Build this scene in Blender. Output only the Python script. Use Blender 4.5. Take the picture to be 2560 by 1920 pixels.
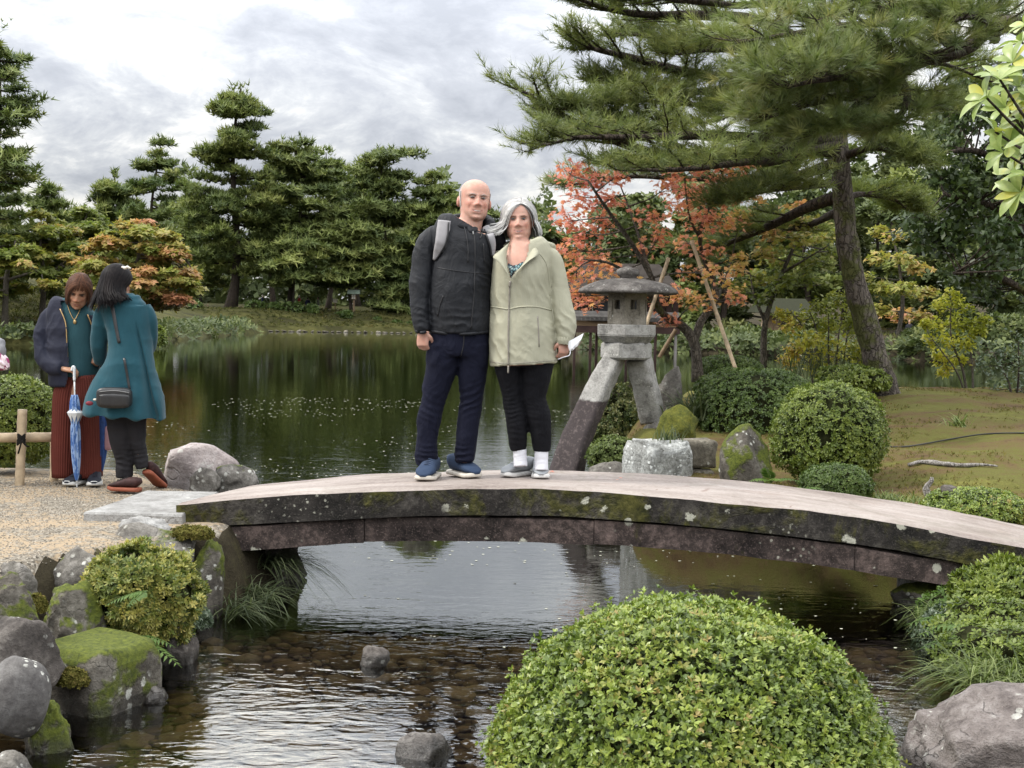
# Garden pond with an arched stone bridge, two-legged stone lantern and visitors
import bpy, math, random
import numpy as np
from mathutils import Vector, Matrix
from mathutils.bvhtree import BVHTree

sc = bpy.context.scene
for o in list(bpy.data.objects): bpy.data.objects.remove(o)
COL = sc.collection
PI = math.pi
R = math.radians

# ------------------------------------------------------------------ camera
CAM_H = 1.705
FPX = 3250.0                       # focal length in pixels of a 2560 wide picture
PITCH = math.atan(169.6 / FPX)
ROLL = math.atan(0.019)
_r0 = np.array([1.0, 0, 0]); _u0 = np.array([0, math.sin(PITCH), math.cos(PITCH)])
FWD = np.array([0, math.cos(PITCH), -math.sin(PITCH)])
RIGHT = math.cos(ROLL) * _r0 + math.sin(ROLL) * _u0
UP = math.cos(ROLL) * _u0 - math.sin(ROLL) * _r0
CAM = np.array([0, 0, CAM_H])
cd = bpy.data.cameras.new('camera'); co = bpy.data.objects.new('camera', cd); COL.objects.link(co)
cd.sensor_width = 36.0; cd.lens = 36.0 * FPX / 2560.0
cd.clip_start = 0.05; cd.clip_end = 3000
co.matrix_world = Matrix(((RIGHT[0], UP[0], -FWD[0], 0), (RIGHT[1], UP[1], -FWD[1], 0), (RIGHT[2], UP[2], -FWD[2], CAM_H), (0, 0, 0, 1)))
sc.camera = co

# ------------------------------------------------------------------ render, exposure
sc.render.engine = 'CYCLES'
sc.cycles.use_denoising = True
sc.cycles.max_bounces = 6; sc.cycles.diffuse_bounces = 3; sc.cycles.glossy_bounces = 3
sc.cycles.transmission_bounces = 4; sc.cycles.transparent_max_bounces = 8
sc.cycles.caustics_reflective = False; sc.cycles.caustics_refractive = False
sc.view_settings.view_transform = 'Standard'; sc.view_settings.look = 'None'
sc.view_settings.exposure = 0.34; sc.view_settings.gamma = 1
try: sc.view_settings.use_curve_mapping = False
except Exception: pass

# ------------------------------------------------------------------ node helpers
def nd(nt, typ, at=None, **inp):
    n = nt.nodes.new(typ)
    for k, v in (at or {}).items(): setattr(n, k, v)
    for k, v in inp.items():
        k = k.replace('_', ' ')
        s = n.inputs[k]
        if isinstance(v, bpy.types.NodeSocket): nt.links.new(v, s)
        else:
            if s.type == 'RGBA' and len(v) == 3: v = (*v, 1)
            s.default_value = v
    return n
def setin(nt, s, v):
    if isinstance(v, bpy.types.NodeSocket): nt.links.new(v, s)
    else:
        if s.type == 'RGBA' and len(v) == 3: v = (*v, 1)
        s.default_value = v
def mixc(nt, f, a, b, blend='MIX'):
    n = nt.nodes.new('ShaderNodeMix'); n.data_type = 'RGBA'; n.blend_type = blend; n.clamp_factor = True
    setin(nt, n.inputs[0], f); setin(nt, n.inputs[6], a); setin(nt, n.inputs[7], b)
    return n.outputs[2]
def mth(nt, op, a, b=0.0, c=None, clamp=False):
    n = nt.nodes.new('ShaderNodeMath'); n.operation = op; n.use_clamp = clamp
    setin(nt, n.inputs[0], a); setin(nt, n.inputs[1], b)
    if c is not None: setin(nt, n.inputs[2], c)
    return n.outputs[0]
def ramp(nt, f, stops, interp='LINEAR'):
    n = nt.nodes.new('ShaderNodeValToRGB'); cr = n.color_ramp; cr.interpolation = interp
    while len(cr.elements) < len(stops): cr.elements.new(0.5)
    for e, (p, c) in zip(cr.elements, stops):
        e.position = p
        e.color = (c, c, c, 1) if isinstance(c, (int, float)) else ((*c, 1) if len(c) == 3 else c)
    nt.links.new(f, n.inputs[0]); return n.outputs[0]
def sstep(nt, f, a, b):
    n = nt.nodes.new('ShaderNodeMapRange'); n.interpolation_type = 'SMOOTHSTEP'
    setin(nt, n.inputs[0], f); n.inputs[1].default_value = a; n.inputs[2].default_value = b
    return n.outputs[0]
def mapping(nt, v, loc=(0, 0, 0), rot=(0, 0, 0), scale=(1, 1, 1)):
    return nd(nt, 'ShaderNodeMapping', Vector=v, Location=loc, Rotation=rot, Scale=scale).outputs[0]
def nz(nt, v, scale, detail=4, rough=.55, dist=0.0):
    return nd(nt, 'ShaderNodeTexNoise', Vector=v, Scale=scale, Detail=detail, Roughness=rough, Distortion=dist).outputs[0]
def bump(nt, h, strength=.5, dist=.02, normal=None):
    n = nd(nt, 'ShaderNodeBump', Strength=strength, Distance=dist, Height=h)
    if normal is not None: nt.links.new(normal, n.inputs['Normal'])
    return n.outputs[0]
def new_mat(name):
    m = bpy.data.materials.new(name); m.use_nodes = True
    nt = m.node_tree; nt.nodes.clear()
    out = nt.nodes.new('ShaderNodeOutputMaterial')
    return m, nt, out
def finish(nt, out, color, rough=.8, normal=None, spec=.3, **kw):
    b = nd(nt, 'ShaderNodeBsdfPrincipled')
    setin(nt, b.inputs['Base Color'], color); setin(nt, b.inputs['Roughness'], rough)
    setin(nt, b.inputs['Specular IOR Level'], spec)
    for k, v in kw.items(): setin(nt, b.inputs[k.replace('_', ' ')], v)
    if normal is not None: nt.links.new(normal, b.inputs['Normal'])
    nt.links.new(b.outputs[0], out.inputs[0]); return b

# ------------------------------------------------------------------ sky and sun
SUN_EL, SUN_AZ = R(48), R(-98)      # azimuth from +Y towards +X: the sun stands at the left
w = bpy.data.worlds.new('World'); sc.world = w; w.use_nodes = True
nt = w.node_tree; nt.nodes.clear()
wo = nt.nodes.new('ShaderNodeOutputWorld')
sky = nd(nt, 'ShaderNodeTexSky', dict(sky_type='NISHITA', sun_disc=False, sun_elevation=SUN_EL, sun_rotation=SUN_AZ))
bg1 = nd(nt, 'ShaderNodeBackground', Color=sky.outputs[0], Strength=.12)
tc = nd(nt, 'ShaderNodeTexCoord').outputs['Generated']
sep = nd(nt, 'ShaderNodeSeparateXYZ', Vector=tc)
zz = mth(nt, 'ADD', mth(nt, 'ABSOLUTE', sep.outputs[2]), .42)
flat = nd(nt, 'ShaderNodeCombineXYZ', X=mth(nt, 'DIVIDE', sep.outputs[0], zz), Y=mth(nt, 'DIVIDE', sep.outputs[1], zz), Z=0.0).outputs[0]
fl = mapping(nt, flat, loc=(.35, 1.9, 0), rot=(0, 0, R(-18)), scale=(1.25, 1.35, 1))
n_big = nz(nt, fl, 1.7, 3, .5, .2)
n_mid = nz(nt, fl, 4.2, 9, .62, .4)
n_fin = nz(nt, fl, 15., 7, .65, .5)
# one broad grey cloud bank up and to the right of the middle of the view
wob = mth(nt, 'MULTIPLY', mth(nt, 'SUBTRACT', n_mid, .5), .10)
bz = mth(nt, 'ADD', sep.outputs[2], mth(nt, 'MULTIPLY', wob, .8)); bx = mth(nt, 'ADD', mth(nt, 'DIVIDE', sep.outputs[0], mth(nt, 'MAXIMUM', sep.outputs[1], .2)), wob)
bank = mth(nt, 'MULTIPLY', mth(nt, 'MULTIPLY', sstep(nt, bz, .135, .185), sstep(nt, bz, .258, .205)), mth(nt, 'MULTIPLY', sstep(nt, bx, -.30, -.10), sstep(nt, bx, .45, .12)))
bank = mth(nt, 'MULTIPLY', mth(nt, 'MULTIPLY', bank, sstep(nt, sep.outputs[1], .1, .4)), .21)
c = mth(nt, 'MULTIPLY_ADD', mth(nt, 'SUBTRACT', n_mid, .5), 1.75, n_big)
c = mth(nt, 'MULTIPLY_ADD', mth(nt, 'SUBTRACT', n_fin, .5), .5, c)
c = mth(nt, 'SUBTRACT', mth(nt, 'ADD', c, .06), bank)
cl = ramp(nt, c, [(.14, (.39, .41, .455)), (.38, (.49, .51, .555)), (.54, (.61, .628, .655)), (.68, (.80, .802, .795)), (.86, (1.06, 1.03, .96))])
# overcast sky grows brighter towards the zenith (steeper than CIE, brightening water and land)
zen = mth(nt, 'MINIMUM', mth(nt, 'MULTIPLY_ADD', mth(nt, 'MAXIMUM', sep.outputs[2], 0.0), mth(nt, 'MULTIPLY_ADD', mth(nt, 'MAXIMUM', sep.outputs[2], 0.0), 11.0, 1.3), .62), 3.5)
clz = nd(nt, 'ShaderNodeVectorMath', dict(operation='SCALE')); nt.links.new(cl, clz.inputs[0]); nt.links.new(zen, clz.inputs['Scale'])
bg2 = nd(nt, 'ShaderNodeBackground', Color=clz.outputs[0], Strength=1.06)
ms = nd(nt, 'ShaderNodeMixShader'); ms.inputs[0].default_value = .95
nt.links.new(bg1.outputs[0], ms.inputs[1]); nt.links.new(bg2.outputs[0], ms.inputs[2]); nt.links.new(ms.outputs[0], wo.inputs[0])
sl = bpy.data.lights.new('sun', 'SUN'); sl.energy = 2.4; sl.angle = R(9); sl.color = (1, .955, .87)
so = bpy.data.objects.new('sun', sl); COL.objects.link(so); so.location = (-30, 10, 40)
sdir = Vector((math.sin(SUN_AZ) * math.cos(SUN_EL), math.cos(SUN_AZ) * math.cos(SUN_EL), math.sin(SUN_EL)))
so.rotation_euler = sdir.to_track_quat('Z', 'Y').to_euler()

# ------------------------------------------------------------------ geometry helpers
def ray(px, py):
    d = FWD + RIGHT * ((px - 1280) / FPX) - UP * ((py - 960) / FPX)
    return d
def W(px, py, Y):                  # point of the place seen at (px, py), Y metres ahead
    d = ray(px, py); return CAM + d * (Y / d[1])
def G(px, py, z):                  # point of the place seen at (px, py), at height z
    d = ray(px, py); return CAM + d * ((z - CAM_H) / d[2])
def D(x, y): return x * 1.15729, y * 1.15729        # reading of a smaller print to full size
def WD(x, y, Y): return W(x * 1.15729, y * 1.15729, Y)
def GD(x, y, z): return G(x * 1.15729, y * 1.15729, z)
def mpp(Y): return Y / FPX         # metres per full-size pixel

def _h(ix, iy, iz, s):
    h = (ix * 374761393 + iy * 668265263 + iz * 2147483647 + s * 974634777) & 0xffffffff
    h = ((h ^ (h >> 13)) * 1274126177) & 0xffffffff
    h = ((h ^ (h >> 16)) * 2246822519) & 0xffffffff
    return ((h ^ (h >> 15)) & 0xffff) / 65535.0
def n3(P, s=0):
    P = np.asarray(P, float); I = np.floor(P).astype(np.int64); f = P - I; f = f * f * (3 - 2 * f)
    r = 0
    for dx in (0, 1):
        for dy in (0, 1):
            for dz in (0, 1):
                wgt = (f[:, 0] if dx else 1 - f[:, 0]) * (f[:, 1] if dy else 1 - f[:, 1]) * (f[:, 2] if dz else 1 - f[:, 2])
                r = r + wgt * _h(I[:, 0] + dx, I[:, 1] + dy, I[:, 2] + dz, s)
    return r * 2 - 1
def fbm(P, s=0, o=4, g=.5):
    P = np.asarray(P, float); r = 0; a = 1; 
    for k in range(o): r = r + a * n3(P * 2 ** k + 17.3 * k, s + k); a *= g
    return r

def link(o, parent=None):
    COL.objects.link(o)
    if parent is not None: o.parent = parent
    return o
def tag(o, label=None, cat=None, group=None, kind=None):
    if label: o['label'] = label
    if cat: o['category'] = cat
    if group: o['group'] = group
    if kind: o['kind'] = kind
    return o
def empty(name, loc, label=None, cat=None, group=None, rz=0):
    o = bpy.data.objects.new(name, None); link(o); o.location = Vector(loc); o.rotation_euler = (0, 0, rz)
    o.empty_display_size = .1
    return tag(o, label, cat, group)
def mesh(name, V, F, mats, parent=None, rnd=None, smooth=True, midx=None, col=None, origin=None, data_only=False):
    """V (n,3) in world space; F one array or a list of arrays of faces; parent's own location is taken off."""
    V = np.asarray(V, float)
    Fs = F if isinstance(F, list) else [F]
    Fs = [np.asarray(f, np.int32) for f in Fs if len(f)]
    me = bpy.data.meshes.new(name)
    if parent is not None and origin is None:
        M = np.array(parent.matrix_basis.inverted())
        if parent.parent is not None: M = M @ np.array(parent.parent.matrix_basis.inverted())
        V = V @ M[:3, :3].T + M[:3, 3]
    if origin is not None: V = V - np.asarray(origin, float)
    me.vertices.add(len(V)); me.vertices.foreach_set('co', V.astype(np.float32).ravel())
    nl = sum(f.size for f in Fs); npoly = sum(len(f) for f in Fs)
    me.loops.add(nl); me.polygons.add(npoly)
    me.loops.foreach_set('vertex_index', np.concatenate([f.ravel() for f in Fs]))
    tot = np.concatenate([np.full(len(f), f.shape[1], np.int32) for f in Fs])
    st = np.zeros(npoly, np.int32); st[1:] = np.cumsum(tot)[:-1]
    me.polygons.foreach_set('loop_start', st)
    try: me.polygons.foreach_set('loop_total', tot)
    except Exception: pass
    me.polygons.foreach_set('use_smooth', np.full(npoly, bool(smooth)))
    for m in (mats if isinstance(mats, (list, tuple)) else [mats]): me.materials.append(m)
    if midx is not None: me.polygons.foreach_set('material_index', np.asarray(midx, np.int32))
    me.update(calc_edges=True)
    if rnd is not None:
        a = me.attributes.new('rnd', 'FLOAT', 'POINT'); a.data.foreach_set('value', np.asarray(rnd, np.float32))
    if col is not None:
        a = me.attributes.new('col', 'FLOAT_COLOR', 'POINT')
        c4 = np.ones((len(V), 4), np.float32); c4[:, :3] = col; a.data.foreach_set('color', c4.ravel())
    me.validate()
    if data_only: return me
    o = bpy.data.objects.new(name, me)
    if origin is not None: o.location = Vector(origin)
    link(o, parent); return o

def join(parts):
    """list of (V, F or [F..]) -> V, [F..]"""
    Vs, Fs, n = [], {}, 0
    for V, F in parts:
        V = np.asarray(V, float); Vs.append(V)
        for f in (F if isinstance(F, list) else [F]):
            f = np.asarray(f, np.int64)
            if len(f): Fs.setdefault(f.shape[1], []).append(f + n)
        n += len(V)
    return np.concatenate(Vs), [np.concatenate(v) for v in Fs.values()]

def scatter(tV, tF, M, pos, rv=None):
    """copies of a template: M (n,3,3) columns are axes, pos (n,3)"""
    n = len(pos); k = len(tV)
    V = np.einsum('nij,kj->nki', M, tV) + pos[:, None, :]
    F = (np.asarray(tF)[None] + (np.arange(n) * k)[:, None, None]).reshape(-1, np.asarray(tF).shape[1])
    r = None if rv is None else np.repeat(rv, k)
    return V.reshape(-1, 3), F, r

def unit(v):
    v = np.asarray(v, float); return v / np.maximum(np.linalg.norm(v, axis=-1, keepdims=True), 1e-9)
def frames(nrm, rng, scale=None, roll=None):
    """orthonormal frames whose z axis follows nrm, random roll; (n,3,3)"""
    n = unit(nrm); a = np.where(np.abs(n[:, 2:3]) < .9, np.array([[0, 0, 1.]]), np.array([[1., 0, 0]]))
    x = unit(np.cross(a, n)); y = np.cross(n, x)
    t = rng.uniform(0, 2 * PI, len(n)) if roll is None else roll
    c, s = np.cos(t)[:, None], np.sin(t)[:, None]
    x2, y2 = x * c + y * s, y * c - x * s
    M = np.stack([x2, y2, n], 2)
    if scale is not None: M = M * np.asarray(scale)[:, None, None]
    return M

def tube(path, rad, seg=8, cap=True, noise=0.0, ns=4.0, seed=0, flat=None):
    """tapered tube; frames follow the path. returns V, [F]"""
    P = np.asarray(path, float); n = len(P); rad = np.broadcast_to(np.asarray(rad, float), (n,))
    T = np.gradient(P, axis=0); T = unit(T)
    ref = np.array([0, 1., 0]) if abs(T[0][1]) < .9 else np.array([1., 0, 0])
    A = []; a = unit(ref - T[0] * ref.dot(T[0]))
    for i in range(n):
        a = unit(a - T[i] * a.dot(T[i])); A.append(a)
    A = np.array(A); B = np.cross(T, A)
    th = np.arange(seg) * 2 * PI / seg
    rr = rad[:, None] * np.ones(seg)[None]
    if noise:
        Q = (P[:, None] + (A[:, None] * np.cos(th)[None, :, None] + B[:, None] * np.sin(th)[None, :, None]) * rad[:, None, None])
        rr = rr * (1 + noise * fbm(Q.reshape(-1, 3) * ns, seed, 3).reshape(n, seg))
    V = P[:, None] + A[:, None] * (np.cos(th)[None] * rr)[..., None] + B[:, None] * (np.sin(th)[None] * rr)[..., None]
    V = V.reshape(-1, 3)
    i = np.arange(n - 1)[:, None] * seg; j = np.arange(seg)[None]; j2 = (j + 1) % seg
    F = np.stack([i + j, i + j2, i + seg + j2, i + seg + j], -1).reshape(-1, 4)
    Fs = [F]
    if cap:
        V = np.concatenate([V, P[:1], P[-1:]]); c0, c1 = n * seg, n * seg + 1
        k = np.arange(seg); k2 = (k + 1) % seg
        Fs.append(np.concatenate([np.stack([k2, k, np.full(seg, c0)], 1), np.stack([(n - 1) * seg + k, (n - 1) * seg + k2, np.full(seg, c1)], 1)]))
    return V, Fs
def smooth_path(pts, n=20):
    """Catmull-Rom through the points (any dimension)"""
    P = np.asarray(pts, float); P = np.concatenate([2 * P[:1] - P[1:2], P, 2 * P[-1:] - P[-2:-1]])
    m = len(P) - 3; t = np.linspace(0, m - 1e-6, n); i = t.astype(int); f = (t - i)[:, None]
    a, b, c, d = P[i], P[i + 1], P[i + 2], P[i + 3]
    return .5 * ((2 * b) + (c - a) * f + (2 * a - 5 * b + 4 * c - d) * f ** 2 + (3 * b - a - 3 * c + d) * f ** 3)
def loft(C, A, B, seg=20, axis=(0, 1, 0), p=2.3, cap=True, yaw=None):
    """rings round a path: half widths A across, B in depth (axis). closed."""
    C = np.asarray(C, float); n = len(C); A = np.broadcast_to(np.asarray(A, float), (n,)); B = np.broadcast_to(np.asarray(B, float), (n,))
    T = unit(np.gradient(C, axis=0)); ax = np.asarray(axis, float)
    b = unit(ax - T * (T @ ax)[:, None]); a = np.cross(b, T)
    if yaw is not None:
        cy, sy = np.cos(yaw), np.sin(yaw)
        a, b = a * cy + b * sy, b * cy - a * sy
    th = np.arange(seg) * 2 * PI / seg
    cc, ss = np.cos(th), np.sin(th)
    rr = (np.abs(cc) ** p + np.abs(ss) ** p) ** (-1 / p)
    V = C[:, None] + a[:, None] * (A[:, None] * (cc * rr)[None])[..., None] + b[:, None] * (B[:, None] * (ss * rr)[None])[..., None]
    V = V.reshape(-1, 3)
    i = np.arange(n - 1)[:, None] * seg; j = np.arange(seg)[None]; j2 = (j + 1) % seg
    F = np.stack([i + j, i + j2, i + seg + j2, i + seg + j], -1).reshape(-1, 4)
    Fs = [F]
    if cap:
        V = np.concatenate([V, C[:1], C[-1:]]); c0, c1 = n * seg, n * seg + 1
        k = np.arange(seg); k2 = (k + 1) % seg
        Fs.append(np.concatenate([np.stack([k2, k, np.full(seg, c0)], 1), np.stack([(n - 1) * seg + k, (n - 1) * seg + k2, np.full(seg, c1)], 1)]))
    return V, Fs
def ribbon(P, side, w):
    """flat strip along P with half width w along side"""
    P = np.asarray(P, float); S = np.broadcast_to(np.asarray(side, float), P.shape); w = np.broadcast_to(np.asarray(w, float), (len(P),))
    V = np.concatenate([P - S * w[:, None], P + S * w[:, None]]); n = len(P); i = np.arange(n - 1)
    return V, np.stack([i, i + 1, i + n + 1, i + n], 1)
def box(c, s, rz=0.0):
    x = np.array([[-1, -1, -1], [1, -1, -1], [1, 1, -1], [-1, 1, -1], [-1, -1, 1], [1, -1, 1], [1, 1, 1], [-1, 1, 1]], float) * np.asarray(s, float) / 2
    cz, sz = math.cos(rz), math.sin(rz)
    x = x @ np.array([[cz, sz, 0], [-sz, cz, 0], [0, 0, 1]])
    return x + np.asarray(c, float), np.array([[0, 3, 2, 1], [4, 5, 6, 7], [0, 1, 5, 4], [1, 2, 6, 5], [2, 3, 7, 6], [3, 0, 4, 7]])
def prism(ngon, rad, z0, z1, c=(0, 0), rz=0.0, bev=0.0, top=1.0, bot=1.0):
    """polygon prism with small bevels, optionally tapering"""
    th = np.arange(ngon) * 2 * PI / ngon + rz
    e = np.stack([np.cos(th), np.sin(th)], 1)
    rows = [(bot * rad - bev, z0), (bot * rad, z0 + bev), (top * rad, z1 - bev), (top * rad - bev, z1)]
    V = np.concatenate([np.column_stack([e * r + np.asarray(c), np.full(ngon, z)]) for r, z in rows])
    i = np.arange(3)[:, None] * ngon; j = np.arange(ngon)[None]; j2 = (j + 1) % ngon
    F = np.stack([i + j, i + j2, i + ngon + j2, i + ngon + j], -1).reshape(-1, 4)
    V = np.concatenate([V, [[c[0], c[1], z0], [c[0], c[1], z1]]]); k = np.arange(ngon); k2 = (k + 1) % ngon
    T = np.concatenate([np.stack([k2, k, np.full(ngon, 4 * ngon)], 1), np.stack([3 * ngon + k, 3 * ngon + k2, np.full(ngon, 4 * ngon + 1)], 1)])
    return V, [F, T]
_ico = {}
def ico(sub):
    if sub not in _ico:
        import bmesh
        bm = bmesh.new(); bmesh.ops.create_icosphere(bm, subdivisions=sub, radius=1.0)
        _ico[sub] = (np.array([v.co[:] for v in bm.verts]), np.array([[v.index for v in f.verts] for f in bm.faces])); bm.free()
    return _ico[sub]
def gridmesh(xs, ys, hf):
    X, Y = np.meshgrid(xs, ys); Z = hf(X.ravel(), Y.ravel())
    V = np.column_stack([X.ravel(), Y.ravel(), Z]); nx, ny = len(xs), len(ys)
    i = np.arange(ny - 1)[:, None] * nx; j = np.arange(nx - 1)[None]
    return V, np.stack([i + j, i + j + 1, i + nx + j + 1, i + nx + j], -1).reshape(-1, 4)
def n2(x, y, s, seed=0, o=3): return fbm(np.column_stack([x * s, y * s, np.zeros_like(x) + .37]), seed, o)
def sm(a, b, x):
    t = np.clip((x - a) / (b - a), 0, 1); return t * t * (3 - 2 * t)
# ------------------------------------------------------------------ materials
def rock_mat(name, dark, mid, light, moss=0.0, lichen=0.25, scale=5.0, mossc=((.035, .05, .008), (.13, .15, .02)), rough=.88, bmp=.5, lichc=(.52, .52, .47)):
    m, nt, out = new_mat(name)
    ob = nd(nt, 'ShaderNodeTexCoord').outputs['Object']
    oi = nd(nt, 'ShaderNodeObjectInfo')
    v = nd(nt, 'ShaderNodeVectorMath', dict(operation='ADD')); nt.links.new(ob, v.inputs[0])
    cx = nd(nt, 'ShaderNodeCombineXYZ', X=mth(nt, 'MULTIPLY', oi.outputs['Random'], 31.0), Y=0.0, Z=0.0); nt.links.new(cx.outputs[0], v.inputs[1])
    v = v.outputs[0]
    a = nz(nt, v, scale, 6, .62, .3); b = nz(nt, v, scale * 6, 5, .65)
    f = mth(nt, 'MULTIPLY_ADD', mth(nt, 'SUBTRACT', b, .5), .55, a)
    c = ramp(nt, f, [(.3, dark), (.5, mid), (.7, light)])
    fine = nz(nt, v, scale * 26, 3, .6)
    c = mixc(nt, mth(nt, 'MULTIPLY', sstep(nt, fine, .5, .75), .5), c, (dark[0] * .45, dark[1] * .45, dark[2] * .45))
    if lichen:
        vor = nd(nt, 'ShaderNodeTexVoronoi', Vector=v, Scale=scale * 4.2, Randomness=1.0).outputs['Distance']
        vo2 = mth(nt, 'MULTIPLY_ADD', mth(nt, 'SUBTRACT', nz(nt, v, scale * 3.4, 6, .75), .5), 1.3, vor)
        sp = mth(nt, 'MULTIPLY', sstep(nt, vo2, .30, .20), sstep(nt, nz(nt, v, scale * .8, 3), .62 - lichen * .35, .70 - lichen * .2))
        c = mixc(nt, mth(nt, 'MULTIPLY', sp, .85), c, lichc)
    h = mth(nt, 'MULTIPLY_ADD', b, .6, mth(nt, 'MULTIPLY_ADD', fine, .25, a))
    if moss:
        g = nd(nt, 'ShaderNodeNewGeometry'); nzv = nd(nt, 'ShaderNodeSeparateXYZ', Vector=g.outputs['Normal']).outputs[2]
        mn = nz(nt, v, scale * .9, 5, .6)
        mk = sstep(nt, mth(nt, 'ADD', mth(nt, 'MULTIPLY', nzv, .22), mn), 1.0 - moss * .62, 1.1 - moss * .62)
        mc = ramp(nt, nz(nt, v, scale * 9, 4, .7), [(.3, mossc[0]), (.7, mossc[1])])
        c = mixc(nt, mk, c, mc)
        h = mth(nt, 'ADD', h, mth(nt, 'MULTIPLY', mk, mth(nt, 'MULTIPLY_ADD', nz(nt, v, scale * 22, 4, .8), 1.5, .3)))
    va = nd(nt, 'ShaderNodeVectorMath', dict(operation='MULTIPLY_ADD')); nt.links.new(nd(nt, 'ShaderNodeTexNoise', Vector=v, Scale=scale * .8, Detail=5.0).outputs['Color'], va.inputs[0]); va.inputs[1].default_value = (.5, .5, .5); nt.links.new(v, va.inputs[2])
    ck = nd(nt, 'ShaderNodeTexVoronoi', dict(feature='DISTANCE_TO_EDGE'), Vector=mapping(nt, va.outputs[0], scale=(1, 1, 1.7)), Scale=scale * .75).outputs['Distance']
    ck = mth(nt, 'MULTIPLY', sstep(nt, ck, .028, .0), sstep(nt, a, .50, .64)); c = mixc(nt, mth(nt, 'MULTIPLY', ck, .4), c, tuple(x * .45 for x in dark)); h = mth(nt, 'MULTIPLY_ADD', ck, -.6, h)
    # wet band at the water line
    wz = nd(nt, 'ShaderNodeSeparateXYZ', Vector=nd(nt, 'ShaderNodeNewGeometry').outputs['Position']).outputs[2]
    wet = sstep(nt, mth(nt, 'MULTIPLY_ADD', mth(nt, 'SUBTRACT', a, .5), .08, wz), .075, .03)
    c = mixc(nt, mth(nt, 'MULTIPLY', wet, .6), c, (.012, .011, .009)); rough = mth(nt, 'MULTIPLY_ADD', wet, -.5, rough)
    finish(nt, out, c, rough, bump(nt, h, bmp, .035)); return m
def plain(name, c, rough=.7, spec=.3, var=.25, scale=30, bmp=.15, bd=.004, **kw):
    m, nt, out = new_mat(name)
    ob = nd(nt, 'ShaderNodeTexCoord').outputs['Object']
    a = nz(nt, ob, scale, 4, .6)
    col = ramp(nt, a, [(.3, tuple(x * (1 - var) for x in c)), (.7, tuple(min(1, x * (1 + var)) for x in c))])
    finish(nt, out, col, rough, bump(nt, a, bmp, bd), spec, **kw); return m
def leaf_mat(name, cols, rough=.45, trans=.25, spec=.4, nscale=1.3, nw=.35, tcol=1.3):
    m, nt, out = new_mat(name)
    at = nd(nt, 'ShaderNodeAttribute', dict(attribute_name='rnd')).outputs['Fac']
    ob = nd(nt, 'ShaderNodeTexCoord').outputs['Object']
    f = mth(nt, 'MULTIPLY_ADD', mth(nt, 'SUBTRACT', nz(nt, ob, nscale, 3, .6), .5), nw * 2.6, at, clamp=True)
    n = len(cols)
    c = ramp(nt, f, [(i / (n - 1), x) for i, x in enumerate(cols)])
    b = nd(nt, 'ShaderNodeBsdfPrincipled', Roughness=rough); setin(nt, b.inputs['Base Color'], c); setin(nt, b.inputs['Specular IOR Level'], spec)
    sc_ = nd(nt, 'ShaderNodeVectorMath', dict(operation='MULTIPLY')); nt.links.new(c, sc_.inputs[0]); sc_.inputs[1].default_value = (tcol, tcol * 1.1, tcol * .7)
    t = nd(nt, 'ShaderNodeBsdfTranslucent'); nt.links.new(sc_.outputs[0], t.inputs[0])
    mx = nd(nt, 'ShaderNodeMixShader'); mx.inputs[0].default_value = trans
    nt.links.new(b.outputs[0], mx.inputs[1]); nt.links.new(t.outputs[0], mx.inputs[2]); nt.links.new(mx.outputs[0], out.inputs[0])
    return m
def bark_mat(name, dark, light, moss=0.0, scale=6.0):
    m, nt, out = new_mat(name)
    ob = nd(nt, 'ShaderNodeTexCoord').outputs['Object']
    v = mapping(nt, ob, scale=(1, 1, .38))
    va = nd(nt, 'ShaderNodeVectorMath', dict(operation='MULTIPLY_ADD')); nt.links.new(nd(nt, 'ShaderNodeTexNoise', Vector=ob, Scale=9.0, Detail=4.0).outputs['Color'], va.inputs[0]); va.inputs[1].default_value = (.10, .10, .10); nt.links.new(mapping(nt, ob, scale=(1, 1, .30)), va.inputs[2])
    vo = nd(nt, 'ShaderNodeTexVoronoi', dict(feature='DISTANCE_TO_EDGE'), Vector=va.outputs[0], Scale=scale * 3.4).outputs['Distance']
    a = nz(nt, v, scale * 2, 6, .65, .5); b = nz(nt, v, scale * 10, 4, .6)
    f = mth(nt, 'MULTIPLY_ADD', b, .35, mth(nt, 'MULTIPLY', a, .75))
    c = ramp(nt, f, [(.3, dark), (.72, light)])
    c = mixc(nt, mth(nt, 'MULTIPLY', sstep(nt, vo, .11, .0), .6), c, tuple(x * .5 for x in dark))
    if moss:
        c = mixc(nt, mth(nt, 'MULTIPLY', sstep(nt, nz(nt, ob, 3.2, 5, .65), .62 - moss * .2, .74 - moss * .2), .8), c, (.075, .085, .018))
    h = mth(nt, 'MULTIPLY_ADD', sstep(nt, vo, 0, .14), .8, f)
    finish(nt, out, c, .9, bump(nt, h, .9, .03), .2); return m

M = {}
M['rock_grey'] = rock_mat('grey rock', (.045, .04, .036), (.125, .115, .10), (.23, .215, .195), moss=.40, lichen=.5)
M['rock_mossy'] = rock_mat('mossy rock', (.034, .029, .024), (.09, .08, .066), (.18, .165, .14), moss=.80, lichen=.35)
M['rock_pink'] = rock_mat('pinkish pale rock', (.14, .115, .11), (.28, .24, .228), (.42, .38, .365), moss=.0, lichen=.2, scale=3.5)
M['rock_mauve'] = rock_mat('mauve grey boulder', (.075, .062, .058), (.165, .142, .132), (.27, .245, .232), moss=.05, lichen=.3, scale=4.5, bmp=.9)
M['rock_dark'] = rock_mat('dark brown rock', (.03, .026, .024), (.075, .065, .058), (.16, .145, .13), moss=.22, lichen=.35)
M['rock_smooth'] = rock_mat('smooth dark grey boulder', (.05, .046, .045), (.10, .094, .09), (.155, .148, .142), moss=.0, lichen=.35, scale=7, bmp=.25)
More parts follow.
